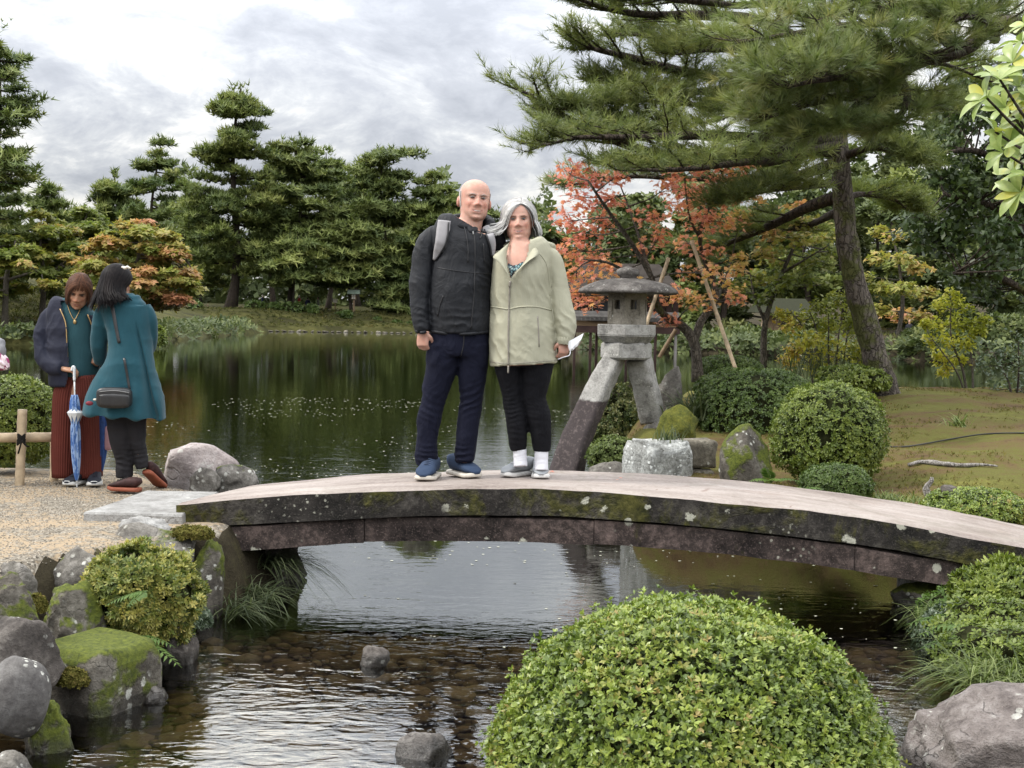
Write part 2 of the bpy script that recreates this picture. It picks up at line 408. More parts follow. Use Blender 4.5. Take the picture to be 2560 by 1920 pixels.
M['rock_wet'] = rock_mat('wet stream rock', (.03, .026, .024), (.085, .075, .068), (.19, .175, .16), moss=.10, lichen=.25, rough=.6)
M['moss'] = rock_mat('moss cushion', (.05, .06, .01), (.11, .12, .018), (.20, .20, .03), moss=0, lichen=0, scale=14, bmp=1.0)
M['granite'] = rock_mat('pale lantern granite', (.15, .145, .135), (.31, .30, .28), (.43, .42, .395), moss=.04, lichen=.25, scale=9, bmp=.35)
M['granite_warm'] = rock_mat('warm lantern granite', (.13, .115, .09), (.27, .245, .20), (.38, .35, .295), moss=.0, lichen=.15, scale=9, bmp=.35)
M['cap_stone'] = rock_mat('blackened cap stone', (.045, .04, .038), (.105, .095, .088), (.22, .205, .19), moss=.08, lichen=.2, scale=7)
M['white_stone'] = rock_mat('stone crusted with white lichen', (.10, .10, .09), (.33, .335, .32), (.56, .57, .55), moss=.14, lichen=.6, scale=6, lichc=(.74, .76, .74), bmp=.9)
M['block_stone'] = rock_mat('dark cut block', (.05, .045, .035), (.13, .115, .09), (.24, .22, .175), moss=.3, lichen=.2, scale=6)
M['slab_stone'] = rock_mat('pale landing stone', (.15, .145, .137), (.25, .245, .235), (.35, .345, .335), moss=.0, lichen=.1, scale=4)

def bridge_top():
    m, nt, out = new_mat('worn pink bridge deck')
    ob = nd(nt, 'ShaderNodeTexCoord').outputs['Object']
    a = nz(nt, mapping(nt, ob, scale=(.6, 2.2, 1)), 2.2, 6, .6, .6); b = nz(nt, ob, 40, 4, .65); s = nz(nt, mapping(nt, ob, rot=(0, 0, R(4)), scale=(.7, 2.4, 1)), 4, 6, .65, .6)
    f = mth(nt, 'MULTIPLY_ADD', mth(nt, 'SUBTRACT', b, .5), .4, a)
    c = ramp(nt, f, [(.28, (.14, .112, .10)), (.42, (.22, .185, .165)), (.6, (.30, .262, .238)), (.8, (.36, .327, .303))])
    c = mixc(nt, mth(nt, 'MULTIPLY', sstep(nt, s, .54, .72), .42), c, (.24, .175, .14))
    vor = nd(nt, 'ShaderNodeTexVoronoi', dict(feature='DISTANCE_TO_EDGE'), Vector=mapping(nt, ob, scale=(.5, 1.6, 1)), Scale=3.0).outputs['Distance']
    crk = mth(nt, 'MULTIPLY', sstep(nt, mth(nt, 'MULTIPLY_ADD', b, .02, vor), .022, .012), sstep(nt, a, .5, .62))
    c = mixc(nt, mth(nt, 'MULTIPLY', crk, .6), c, (.16, .10, .08))
    st = nz(nt, mapping(nt, ob, loc=(3, 1, 0)), 1.7, 6, .7, .8); c = mixc(nt, mth(nt, 'MULTIPLY', sstep(nt, st, .52, .66), .5), c, (.17, .15, .12)); sp = nz(nt, ob, 130, 2); c = mixc(nt, mth(nt, 'MULTIPLY', sstep(nt, sp, .62, .72), .5), c, (.13, .10, .085))
    finish(nt, out, c, .85, bump(nt, mth(nt, 'MULTIPLY_ADD', b, .5, a), .5, .02)); return m
def bridge_side(name, warm):
    m, nt, out = new_mat(name)
    ob = nd(nt, 'ShaderNodeTexCoord').outputs['Object']
    a = nz(nt, ob, 2.6, 6, .62, .4); b = nz(nt, ob, 22, 5, .65); f2 = nz(nt, ob, 90, 3, .6)
    f = mth(nt, 'MULTIPLY_ADD', mth(nt, 'SUBTRACT', b, .5), .6, a)
    lo, mi, hi = ((.015, .012, .011), (.050, .038, .034), (.17, .125, .11)) if warm else ((.012, .011, .010), (.032, .028, .025), (.095, .086, .074))
    c = ramp(nt, f, [(.34, lo), (.54, mi), (.74, hi)])
    c = mixc(nt, mth(nt, 'MULTIPLY', sstep(nt, f2, .52, .75), .4), c, tuple(x * 1.6 for x in hi))
    # moss growth and pale lichen discs
    mn = sstep(nt, nz(nt, ob, 2.1, 6, .7, .5), .50 if not warm else .60, .62 if not warm else .72)
    c = mixc(nt, mth(nt, 'MULTIPLY', mn, .85), c, ramp(nt, b, [(.35, (.022, .024, .006)), (.7, (.105, .098, .022))]))
    vo = nd(nt, 'ShaderNodeTexVoronoi', Vector=ob, Scale=6.5).outputs['Distance']
    vv = mth(nt, 'MULTIPLY_ADD', mth(nt, 'SUBTRACT', nz(nt, ob, 12, 6, .7), .5), .75, vo)
    l1 = mth(nt, 'MULTIPLY', sstep(nt, vv, .18, .12), sstep(nt, nz(nt, ob, 1.3, 3), .44, .54))
    v2 = nd(nt, 'ShaderNodeTexVoronoi', Vector=ob, Scale=26).outputs['Distance']
    l2 = mth(nt, 'MULTIPLY', sstep(nt, mth(nt, 'MULTIPLY_ADD', mth(nt, 'SUBTRACT', f2, .5), .5, v2), .26, .16), sstep(nt, nz(nt, mapping(nt, ob, loc=(4, 2, 1)), 1.9, 4, .6), .53, .64))
    c = mixc(nt, mth(nt, 'MULTIPLY', mth(nt, 'MAXIMUM', l1, mth(nt, 'MULTIPLY', l2, .75)), .8), c, (.50, .49, .40))
    h = mth(nt, 'MULTIPLY_ADD', mn, .5, mth(nt, 'MULTIPLY_ADD', f2, .3, f))
    finish(nt, out, c, .9, bump(nt, h, .6, .025), .2); return m
M['deck_top'] = bridge_top(); M['deck_side'] = bridge_side('black weathered slab side', False); M['arch_side'] = bridge_side('brown black arch stone', True)

def gravel_mat():
    m, nt, out = new_mat('sandy gravel path')
    ob = nd(nt, 'ShaderNodeTexCoord').outputs['Object']
    vo = nd(nt, 'ShaderNodeTexVoronoi', Vector=ob, Scale=75); vc = nd(nt, 'ShaderNodeSeparateColor', Color=vo.outputs['Color']).outputs[0]
    peb = ramp(nt, vc, [(0, (.09, .079, .063)), (.4, (.165, .143, .112)), (.75, (.225, .199, .16)), (1, (.31, .28, .235))])
    sand = ramp(nt, nz(nt, ob, 140, 3, .7), [(.3, (.20, .148, .092)), (.7, (.33, .26, .178))])
    mk = sstep(nt, mth(nt, 'MULTIPLY_ADD', mth(nt, 'SUBTRACT', nz(nt, ob, 18, 4, .6), .5), .8, nz(nt, ob, 1.5, 5, .6, .6)), .44, .58)
    c = mixc(nt, mk, sand, peb)
    h = mth(nt, 'MULTIPLY', mth(nt, 'SUBTRACT', 1.0, vo.outputs['Distance']), mth(nt, 'MULTIPLY_ADD', mk, .8, .2))
    finish(nt, out, c, .92, bump(nt, h, .55, .012), .2); return m
M['gravel'] = gravel_mat()
def ground_mat(name, stops, s=1.4, fine=60, bstr=.6):
    m, nt, out = new_mat(name)
    ob = nd(nt, 'ShaderNodeTexCoord').outputs['Object']
    a = nz(nt, mapping(nt, ob, scale=(.7, 1.5, 1)), s, 6, .62, .6); b = nz(nt, ob, fine, 4, .7); b2 = nz(nt, ob, fine * .22, 4, .65)
    f = mth(nt, 'MULTIPLY_ADD', mth(nt, 'SUBTRACT', b, .5), .35, mth(nt, 'MULTIPLY_ADD', mth(nt, 'SUBTRACT', b2, .5), .4, a))
    finish(nt, out, ramp(nt, f, stops), .95, bump(nt, mth(nt, 'MULTIPLY_ADD', b2, 1.2, b), bstr, .03), .1); return m
M['island'] = ground_mat('moss and earth', [(.30, (.075, .048, .027)), (.42, (.115, .080, .038)), (.50, (.105, .090, .030)), (.6, (.105, .105, .028)), (.78, (.165, .155, .042))])
M['bank'] = ground_mat('mossy bank', [(.3, (.022, .021, .010)), (.5, (.042, .042, .014)), (.65, (.066, .064, .021)), (.8, (.095, .083, .035))], .35, 9)
M['earth'] = ground_mat('dark wet earth', [(.3, (.02, .016, .011)), (.55, (.05, .042, .026)), (.75, (.085, .08, .035))])
M['dirt_path'] = ground_mat('pale earth path', [(.3, (.26, .22, .165)), (.7, (.42, .37, .29))], .4, 5)

def water_mat():
    m, nt, out = new_mat('pond water')
    ob = nd(nt, 'ShaderNodeTexCoord').outputs['Object']
    s = nd(nt, 'ShaderNodeSeparateXYZ', Vector=ob)
    near = sstep(nt, s.outputs[1], 8.6, 5.6)                                    # livelier water where the stream narrows
    far = sstep(nt, s.outputs[1], 14.0, 42.0)
    w1 = nz(nt, mapping(nt, ob, rot=(0, 0, R(9)), scale=(4.6, 9.5, 1)), 1.0, 2.5, .5, .9)
    w2 = nz(nt, mapping(nt, ob, rot=(0, 0, R(-14)), scale=(12, 26, 1)), 1.0, 2, .5, .6)
    w3 = nz(nt, mapping(nt, ob, rot=(0, 0, R(3)), scale=(.5, 1.9, 1)), 1.0, 2, .5, .3)
    rip = mth(nt, 'MULTIPLY_ADD', w2, .32, w1)
    amp = mth(nt, 'MULTIPLY_ADD', near, .75, .25)
    amp = mth(nt, 'MULTIPLY', amp, mth(nt, 'MULTIPLY_ADD', far, -.6, 1.0))
    h = mth(nt, 'MULTIPLY_ADD', w3, .35, mth(nt, 'MULTIPLY', rip, amp))
    bn = bump(nt, h, 1.0, .0065)
    fr = nd(nt, 'ShaderNodeFresnel', IOR=2.2); nt.links.new(bn, fr.inputs['Normal'])
    gl = nd(nt, 'ShaderNodeBsdfGlossy', Color=(.97, .98, .97), Roughness=.015); nt.links.new(bn, gl.inputs['Normal'])
    tint = mixc(nt, sstep(nt, s.outputs[1], 5.0, 12.0), (.84, .76, .60), (.55, .60, .36))
    tr = nd(nt, 'ShaderNodeBsdfTransparent'); nt.links.new(tint, tr.inputs[0])
    mx = nd(nt, 'ShaderNodeMixShader'); nt.links.new(fr.outputs[0], mx.inputs[0])
    nt.links.new(tr.outputs[0], mx.inputs[1]); nt.links.new(gl.outputs[0], mx.inputs[2]); nt.links.new(mx.outputs[0], out.inputs[0])
    return m
M['water'] = water_mat()
def bed_mat():
    m, nt, out = new_mat('pond bed silt')
    ob = nd(nt, 'ShaderNodeTexCoord').outputs['Object']
    s = nd(nt, 'ShaderNodeSeparateXYZ', Vector=ob)
    a = ramp(nt, nz(nt, ob, 9, 5, .6), [(.3, (.045, .033, .018)), (.7, (.12, .09, .05))])
    b = ramp(nt, nz(nt, ob, 1.2, 4, .6), [(.3, (.030, .045, .014)), (.7, (.062, .082, .026))])
    finish(nt, out, mixc(nt, sstep(nt, s.outputs[1], 6.5, 10.0), a, b), .95); return m
M['bed'] = bed_mat()
def pebble_mat():
    m, nt, out = new_mat('stream pebble')
    oi = nd(nt, 'ShaderNodeObjectInfo').outputs['Random']
    at = nd(nt, 'ShaderNodeAttribute', dict(attribute_name='rnd')).outputs['Fac']
    ob = nd(nt, 'ShaderNodeTexCoord').outputs['Object']
    f = mth(nt, 'FRACT', mth(nt, 'ADD', oi, at))
    c = ramp(nt, f, [(0, (.09, .07, .045)), (.3, (.19, .145, .088)), (.55, (.26, .20, .125)), (.8, (.35, .285, .19)), (1, (.20, .185, .155))])
    c = mixc(nt, mth(nt, 'MULTIPLY', sstep(nt, nz(nt, ob, 25, 4, .6), .45, .7), .5), c, (.05, .04, .022))
    finish(nt, out, c, .8); return m
M['pebble'] = pebble_mat()
M['bamboo'] = plain('weathered bamboo', (.40, .31, .205), .6, .3, .3, 12)
M['bamboo_dark'] = plain('brown cedar pole', (.19, .135, .085), .8, .2, .3, 20)
M['twine'] = plain('black palm twine', (.012, .011, .010), .9, .1)
M['bark_pine'] = bark_mat('pine bark', (.045, .036, .03), (.17, .145, .125), .75)
M['bark_dark'] = bark_mat('dark bark', (.022, .017, .014), (.085, .066, .052), .25)
M['bark_maple'] = bark_mat('maple bark', (.05, .043, .034), (.15, .13, .105), .3, 9)
M['twig'] = plain('twigs', (.06, .047, .032), .9, .1)
M['core'] = plain('inner twigs of a clipped shrub', (.020, .022, .009), .95, .05, .4, 20)

# ------------------------------------------------------------------ water, beds and ground
V, F = gridmesh(np.array([-400, -60, -20, -8, -3, 0, 3, 8, 20, 60, 400.]), np.array([-300, -20, 0, 4, 6, 8, 10, 14, 20, 40, 80, 160, 700.]), lambda x, y: x * 0)
water = tag(mesh('pond_water', V, F, M['water'], smooth=False), 'dark green pond water reflecting trees and clouds', None, None, 'structure')
xs = np.concatenate([[-700, -60], np.linspace(-6, 8, 57), [60, 700]]); ys = np.concatenate([[-400, -20, 0], np.linspace(2, 24, 89), [60, 200, 1500]])
def bedz(x, y):
    return -.16 - .75 * sm(6.6, 11, y) - .04 * n2(x, y, .9, 3) + .0 * x
V, F = gridmesh(xs, ys, bedz)
bed = tag(mesh('pond_bed', V, F, M['bed']), 'brown silty bed of the pond under the water', None, None, 'structure')

def pathz(x, y):
    z = .455 + .012 * n2(x, y, 1.1, 9)
    edge = np.interp(y, [3.5, 5.0, 5.6, 6.4, 6.9, 7.4, 8.0, 8.6, 9.1, 9.8, 10.3, 11, 12], [-2.6, -2.55, -2.5, -2.3, -1.93, -1.60, -1.5, -1.7, -2.3, -2.7, -3.0, -3.6, -6]) + .05 * n2(x, y, 2.0, 4)
    d = edge - x
    return z - 2.6 * sm(.10, -.62, d) - .9 * sm(10.1, 10.9, y + .1 * x * 0)
V, F = gridmesh(np.concatenate([[-14, -10, -7], np.linspace(-6, -1.1, 80)]), np.concatenate([[-6, -2, 1], np.linspace(3, 11.5, 110)]), pathz)
zq = V[F].mean(1)[:, 2]; path = tag(mesh('gravel_path', V, F, [M['gravel'], M['earth']], midx=np.where(zq < .415, 1, 0)), 'sandy gravel path leading to the bridge', None, None, 'structure')

def islz(x, y):
    left = np.interp(y, [8.4, 9, 10, 11.5, 13, 14.5, 16, 18, 20, 23], [1.65, 1.05, .95, 1.05, 1.0, 1.1, 1.7, 2.2, 3.0, 6]) + .14 * n2(x, y, 1.1, 5)
    yf = np.interp(x, [1.0, 2.3, 2.9, 3.5], [9.55, 9.3, 8.5, 8.2])
    h = .34 + .36 * sm(9, 15, y) + .13 * sm(2.0, 6.0, x) * sm(9, 13, y) + .05 * n2(x, y, .8, 7) + .017 * n2(x, y, 4.5, 8)
    h = h + .10 * np.exp(-((x - 5.0) ** 2 + (y - 15.6) ** 2) / 1.6)
    h = h * sm(-.25, .38, x - left) * sm(0, .55, y - yf) * sm(19.8, 18.2, y - .15 * (x - 4)) - 1.1 * (1 - sm(-.45, .15, x - left)) - 1.0 * sm(.35, -.3, y - yf) - .3 * sm(18, 20, y - .15 * (x - 4))
    return h
V, F = gridmesh(np.concatenate([np.linspace(.5, 8, 150), [9, 10.5, 13]]), np.linspace(8.15, 20.5, 170), islz)
isl = tag(mesh('moss_ground', V, F, M['island']), 'mossy ground with bare brown earth on the right shore', None, None, 'structure')
def rbz(x, y):
    left = np.interp(y, [3, 4.4, 5, 6.0, 7, 8.5], [1.4, 1.7, 1.95, 2.12, 2.25, 2.55]) + .05 * n2(x, y, 2.5, 2)
    return -.35 + (.50 + .03 * n2(x, y, 3, 1)) * sm(-.12, .35, x - left)
V, F = gridmesh(np.linspace(1.2, 6, 70), np.linspace(2.6, 8.55, 70), rbz)
tag(mesh('stream_bank', V, F, M['earth']), 'dark earth bank at the right of the stream', None, None, 'structure')
def nbz(x, y):
    return -.3 + .5 * sm(.0, .9, np.interp(x, [-3, -1, 0, .4, 1.2, 2], [3.2, 3.3, 3.6, 4.9, 5.0, 4.6]) - y + .05 * n2(x, y, 2, 1))
V, F = gridmesh(np.linspace(-6, 6, 60), np.linspace(-12, 5.2, 90), nbz)
tag(mesh('near_bank', V, F, M['earth']), 'earth bank below the near shrub', None, None, 'structure')

# far shore, hillside on the left, shore on the right
def farz(x, y):
    sh = np.interp(x, [-70, -24, -8, -4, 4, 12, 22], [108, 110, 117, 121, 126, 124, 60]) 
    d = y - sh
    z = -.5 + 1.05 * sm(-1, .6, d) + 1.35 * sm(.5, 7 + 2 * n2(x, y, .12, 3), d) * np.interp(x, [-60, -9, -6, -3, 20], [1, 1, .9, .35, .3]) + .12 * n2(x, y, .35, 1) * sm(0, 3, d)
    return z + .9 * sm(12, 60, d) 
V, F = gridmesh(np.concatenate([[-700, -300, -120], np.linspace(-60, 24, 110)]), np.concatenate([np.linspace(105, 150, 90), [180, 260, 700]]), farz)
tag(mesh('far_shore', V, F, M['bank']), 'mossy far shore of the pond', None, None, 'structure')
def hillz(x, y):
    xr = np.interp(y, [56, 60, 70, 100], [-16.2, -17.2, -18.5, -20]); yl = 57.5 + .8 * n2(x, y, .3, 2)
    s = sm(0, 16, np.minimum(xr - x, 40) ) * sm(-2, 22, y - yl)
    return -.6 + 1.0 * sm(-.4, .7, np.minimum(xr - x, y - yl)) + 3.4 * s + .25 * n2(x, y, .25, 4) * sm(0, 3, y - yl)
V, F = gridmesh(np.linspace(-75, -11, 110), np.linspace(55.5, 108, 80), hillz)
tag(mesh('hillside', V, F, M['bank']), 'mossy hillside on the left shore', None, None, 'structure')
def rsz(x, y):
    sh = np.interp(x, [3.0, 7, 12, 18, 24, 40], [70, 66, 65, 61, 57, 50]) + .6 * n2(x, y, .3, 6)
    d = y - sh
    return -.5 + .95 * sm(-.5, .5, d) + .5 * sm(.5, 8, d) + 2.6 * sm(20, 60, d) + .12 * n2(x, y, .4, 8) * sm(0, 2, d)
V, F = gridmesh(np.concatenate([np.linspace(3.2, 50, 90), [80, 200, 700]]), np.concatenate([np.linspace(48, 110, 90), [160, 300, 700]]), rsz)
tag(mesh('right_shore', V, F, M['earth']), 'shaded shore on the right across the pond', None, None, 'structure')

# pebbles on the stream bed: the large ones each an object, the rest joined
rng = np.random.default_rng(5)
tV, tF = ico(1)
pme = []
for k in range(7):
    v = tV * (1 + .28 * n3(tV * 1.3 + k * 9.1, k)[:, None]); pme.append(mesh('pebble', v * .5, tF, M['pebble'], rnd=np.zeros(len(v)), data_only=True))
pts = []
for _ in range(9000):
    y = 4.6 + (8.2 - 4.6) * rng.random() ** 1.3; x = rng.uniform(-2.1, 2.3)
    pts.append((x, y))
pts = np.array(pts); size = .042 + .125 * rng.random(len(pts)) ** 3.2
vis = (np.abs(pts[:, 0]) < .45 * pts[:, 1]) 
pts, size = pts[vis], size[vis]
keep = []; cell = {}
for i in np.argsort(-size):
    ci = (int(pts[i, 0] / .06), int(pts[i, 1] / .06)); ok = True
    for a in (-2, -1, 0, 1, 2):
        for b in (-2, -1, 0, 1, 2):
            for j in cell.get((ci[0] + a, ci[1] + b), ()):
                if np.hypot(*(pts[i] - pts[j])) < .40 * (size[i] + size[j]): ok = False
    if ok: cell.setdefault(ci, []).append(i); keep.append(i)
keep = np.array(keep)
score = size[keep] / pts[keep, 1] * (pts[keep, 1] < 6.4) * (pts[keep, 0] < .9)
order = keep[np.argsort(-score)]
for i in order[:290]:
    o = bpy.data.objects.new('pebble', random.Random(int(i)).choice(pme)); link(o, bed)
    s = size[i]; o.location = (pts[i, 0], pts[i, 1], bedz(pts[i:i + 1, 0], pts[i:i + 1, 1])[0] + .012)
    o.scale = (s * rng.uniform(1.0, 1.6), s * rng.uniform(.7, 1.1), s * rng.uniform(.30, .5)); o.rotation_euler = (rng.normal(0, .12), rng.normal(0, .12), rng.normal(0, .7))
rest = order[290:]
Ms = frames(np.column_stack([rng.normal(0, .12, len(rest)), rng.normal(0, .12, len(rest)), np.ones(len(rest))]), rng)
Ms = Ms * np.stack([size[rest] * .62, size[rest] * .48, size[rest] * .28], 1)[:, None, :]
V, F, r = scatter(tV, tF, Ms, np.column_stack([pts[rest], bedz(pts[rest, 0], pts[rest, 1]) + .012]), rng.random(len(rest)))
tag(mesh('small_pebbles', V, F, M['pebble'], bed, rnd=r), None, None, None, 'stuff')

# ------------------------------------------------------------------ stone bridge
def ztop(x): return .694 - .0325 * (x - .03) ** 2 - .00045 * np.abs(x - .03) ** 3 * 0
YF, YB = 7.63, 8.60
def arch_slab(name, x0, x1, top_off, thick, yf, yb, mats, parent, seed, n=70, endl=0.0, slant=0.0):
    """slab that follows the arch, subdivided and worn; faces: 0 top, 1 sides"""
    xs = np.linspace(x0, x1, n)
    prof = [(0, 1), (.04, .55), (.5, 0.0), (.96, .55), (1, 1)]
    nyy = 18
    rows = []                        # closed cross-section loop in (y, z offset)
    yy = np.linspace(yf, yb, nyy)
    loop = [(y, 0.0) for y in yy] + [(yb + .0, -thick * t) for t in (.15, .5, .85)] + [(y, -thick) for y in yy[::-1]] + [(yf, -thick * t) for t in (.88, .75, .6, .45, .3, .15, .06)]
    L = np.array(loop); m = len(L)
    V = []
    for x in xs:
        z = ztop(x) + top_off
        V.append(np.column_stack([np.full(m, x) + slant * (L[:, 0] - yf), L[:, 0], z + L[:, 1]]))
    V = np.concatenate(V)
    ctr = np.column_stack([V[:, 0], np.full(len(V), (yf + yb) / 2), ztop(V[:, 0]) + top_off - thick / 2])
    d = fbm(V * np.array([2.2, 3.0, 3.0]), seed, 4)
    rim = np.tile((np.abs(L[:, 1]) < 1e-6) & ((L[:, 0] < yf + 1e-6) | (L[:, 0] > yb - 1e-6)), n)
    V[:, 1] += np.where(V[:, 1] < yf + .01, d * .012, 0); V[:, 2] += d * .007
    V[rim, 2] -= .012; V[rim, 1] += np.where(V[rim, 1] < (yf + yb) / 2, .008, -.008)
    i = np.arange(n - 1)[:, None] * m; j = np.arange(m)[None]; j2 = (j + 1) % m
    F = np.stack([i + j, i + m + j, i + m + j2, i + j2], -1).reshape(-1, 4)
    top = np.tile(np.arange(m) < nyy - 1, n - 1)
    e0 = np.arange(m)[None]; e1 = (np.arange(m) + (n - 1) * m)[::-1][None]
    Fs = [F, np.concatenate([e0, e1])]
    mi = np.concatenate([np.where(top, 0, 1), [1, 1]])
    o = mesh(name, V, Fs, mats, parent, midx=mi, smooth=False)
    sm_ = np.ones(len(mi), bool); sm_[-2:] = False
    o.data.polygons.foreach_set('use_smooth', np.concatenate([top, [False, False]]))
    return o
br = empty('stone_bridge', (.03, 8.1, .35), 'low arched stone bridge with a pale pink worn deck and black lichened sides', 'bridge')
arch_slab('deck_slab', -1.97, 4.3, 0, .168, YF, YB, [M['deck_top'], M['deck_side']], br, 11, 120, slant=.33)
for k, (a, b) in enumerate([(-1.80, -.862), (-.858, .50), (.504, 2.05), (2.054, 3.9)]):
    arch_slab('arch_stone', a, b, -.172, .152, YF + .020 + .002 * (k % 2), YB - .04, [M['arch_side'], M['arch_side']], br, 20 + k, 36)
# ------------------------------------------------------------------ rocks
def rock_shape(seed, sub=4, cuts=11, amp=.20, cutd=(.62, .95), flat_top=None):
    V, F = ico(sub); V = V.copy(); rg = np.random.default_rng(seed)
    V = V * (1 + .22 * n3(V * 1.1 + seed * 3.7, seed)[:, None])
    for _ in range(cuts):
        n = unit(rg.normal(0, 1, 3) * np.array([1, 1, .8])); d = rg.uniform(*cutd)
        s = V @ n - d; V = V - np.maximum(s, 0)[:, None] * n * .98
    if flat_top is not None: V[:, 2] = np.where(V[:, 2] > flat_top, flat_top + (V[:, 2] - flat_top) * .12, V[:, 2])
    nrm = unit(V)
    V = V + nrm * (amp * .55 * fbm(V * 2.6 + seed, seed + 5, 4) + amp * .28 * np.abs(fbm(V * 6 + seed, seed + 9, 3)) * -1)[:, None]
    V = V / np.max(np.abs(V), axis=0)
    return V, F
def rock(name, label, loc, dims, m, seed, sub=4, rz=0.0, cat='rock', group=None, tilt=(0, 0), parent=None, **kw):
    V, F = rock_shape(seed, sub, **kw)
    V = V * (np.asarray(dims, float) / 2)
    Mx = np.array((Matrix.Rotation(rz, 3, 'Z') @ Matrix.Rotation(tilt[0], 3, 'X') @ Matrix.Rotation(tilt[1], 3, 'Y')))
    V = V @ Mx.T + np.asarray(loc, float)
    o = mesh(name, V, F, M[m], parent, origin=None if parent else loc)
    if parent is None: tag(o, label, cat, group)
    return o
def rock_px(name, label, x0, x1, y0, y1, Y, m, seed, depth=.9, extra=.0, **kw):
    """x0..y1 in full-size pixels, silhouette of the rock, Y metres ahead"""
    c = W((x0 + x1) / 2, (y0 + y1) / 2, Y); w = (x1 - x0) * mpp(Y); h = (y1 - y0) * mpp(Y) + extra
    c[2] -= extra / 2
    return rock(name, label, c, (w, w * depth, h), m, seed, **kw)
def r4(*a): return [1200 + v / 2.305 if i % 4 >= 2 else v / 2.305 for i, v in enumerate(a)]       # x0,x1,y0,y1
def k4(*a): return [620 + v / 2.765 if i % 4 >= 2 else 1360 + v / 2.765 for i, v in enumerate(a)]
def d4(*a): return [v * 1.15729 for v in a]
GL = 'rocks edging the stream by the path'
L = [
 ('flat pale grey stone lying by the bridge end, below the landing slab', (690, 1010, 190, 330), 7.35, 'slab_stone', 3, 1.0, .12, dict(cuts=6, flat_top=.7)),
 ('large grey boulder covered in lichen behind the yellow shrub', (640, 1165, 245, 520), 7.15, 'rock_grey', 14, .8, .1, dict(amp=.12, cuts=7)),
 ('tall brown rock standing in the water at the left bridge end', (1095, 1335, 330, 900), 7.25, 'rock_mossy', 23, 1.5, .12, dict(cuts=12, amp=.10)),
 ('long grey wedge-shaped rock at the edge of the gravel', (275, 700, 362, 600), 6.55, 'rock_grey', 31, .6, .15, dict(tilt=(0, R(-17)), cuts=6, amp=.1)),
 ('lichen-spotted grey rock at the left edge beside the gravel', (-60, 238, 462, 660), 6.2, 'rock_grey', 47, .8, .15, {}),
 ('dark rock capped with bright moss left of the yellow shrub', (205, 610, 555, 985), 5.95, 'rock_mossy', 52, .8, .1, dict(cuts=7)),
 ('grey rock with a moss patch at the left edge above the dark boulder', (-130, 245, 525, 880), 5.55, 'rock_mossy', 68, .8, .1, {}),
 ('big dark grey boulder above the round ball-like one', (-190, 372, 738, 1180), 5.25, 'rock_dark', 71, .8, .1, dict(cuts=6, amp=.11)),
 ('smooth round dark boulder like a ball at the left edge', (-80, 292, 1012, 1500), 4.85, 'rock_smooth', 88, .9, .0, dict(cuts=2, amp=.035, cutd=(.9, 1))),
 ('moss-covered rock beneath the round boulder by the water', (120, 435, 1225, 1640), 4.95, 'rock_mossy', 95, .9, .2, dict(amp=.2)),
 ('grey boulder in the bottom left corner of the stream', (-160, 222, 1530, 1800), 4.62, 'rock_grey', 103, .8, .1, dict(cuts=4, amp=.07)),
 ('flat wet dark stone at the water line under the fern', (715, 975, 1170, 1295), 5.62, 'rock_wet', 117, .9, .1, dict(cuts=4)),
 ('dark rock at the water under the yellow shrub', (880, 1150, 760, 1160), 6.25, 'rock_dark', 124, 1.0, .2, dict(amp=.2)),
]
for lab, bx, Y, m, sd, dep, ex, kw in L:
    rock_px('rock', lab, *r4(*bx), Y, m, sd, dep, ex, group=GL, sub=5, **kw)
# cut step with flat sandy top
V, F = rock_shape(200, 4, cuts=0, amp=.03); 
q = np.sign(V) * np.abs(V) ** .32; x0, x1, y0, y1 = r4(338, 752, 955, 1420)
c = W((x0 + x1) / 2, (y0 + y1) / 2, 5.6); V = q * np.array([.235, .22, .30]); V += fbm(V * 9, 4, 4)[:, None] * .022 * unit(V)
cz, sz = math.cos(R(-28)), math.sin(R(-28)); V = V @ np.array([[cz, sz, 0], [-sz, cz, 0], [0, 0, 1]])
o = mesh('stone_step', V + c - [0, 0, .08], F, M['rock_mossy'], origin=c - [0, 0, .08]); tag(o, 'squared mossy stone step with a flat sandy top beside the stream', 'stone', GL)
# other rocks
rock_px('boulder', 'big pinkish white boulder behind the bridge end by the two women', *d4(318, 522, 948, 1085), 9.75, 'rock_pink', 211, .8, .1, cat='boulder', cuts=5, amp=.09, rz=.2)
rock_px('boulder', 'small dark brown boulder leaning on the big pinkish one', *d4(408, 478, 1008, 1075), 9.05, 'rock_grey', 223, .9, .05, cat='boulder')
rock_px('boulder', 'brown pointed boulder at the back corner of the bridge end', *d4(437, 560, 1000, 1075), 9.2, 'rock_grey', 231, .8, .05, cat='boulder', amp=.2)
rock_px('rock', 'small peaked rock in the pond seen under the middle of the bridge', *d4(820, 1000, 1004, 1120), 11.0, 'rock_mossy', 243, .7, .15, tilt=(0, .1))
rock_px('rock', 'small pointed brown rock poking out of the stream', *d4(777, 842, 1384, 1442), 6.25, 'rock_dark', 259, .9, .06, cuts=8, tilt=(0, .25))
rock_px('rock', 'grey angular rock in the stream left of the big shrub', *d4(850, 992, 1570, 1665), 4.98, 'rock_wet', 262, .8, .08, cuts=8, amp=.1)
rock_px('boulder', 'large pinkish grey boulder in the bottom right corner', *d4(1915, 2540, 1470, 1800), 4.85, 'rock_mauve', 277, .9, .2, cat='boulder', sub=5, cuts=13, amp=.2)
rock_px('rock', 'grey rock with green moss between the dark block and the clipped ball shrub', *k4(1208, 1605, 1200, 1680), 10.3, 'rock_mossy', 283, .8, .2, cuts=6, amp=.10)
rock_px('rock', 'upright rough rock behind the short lantern leg', *k4(775, 965, 795, 1240), 13.5, 'rock_grey', 291, .9, .1, amp=.16, cuts=8)
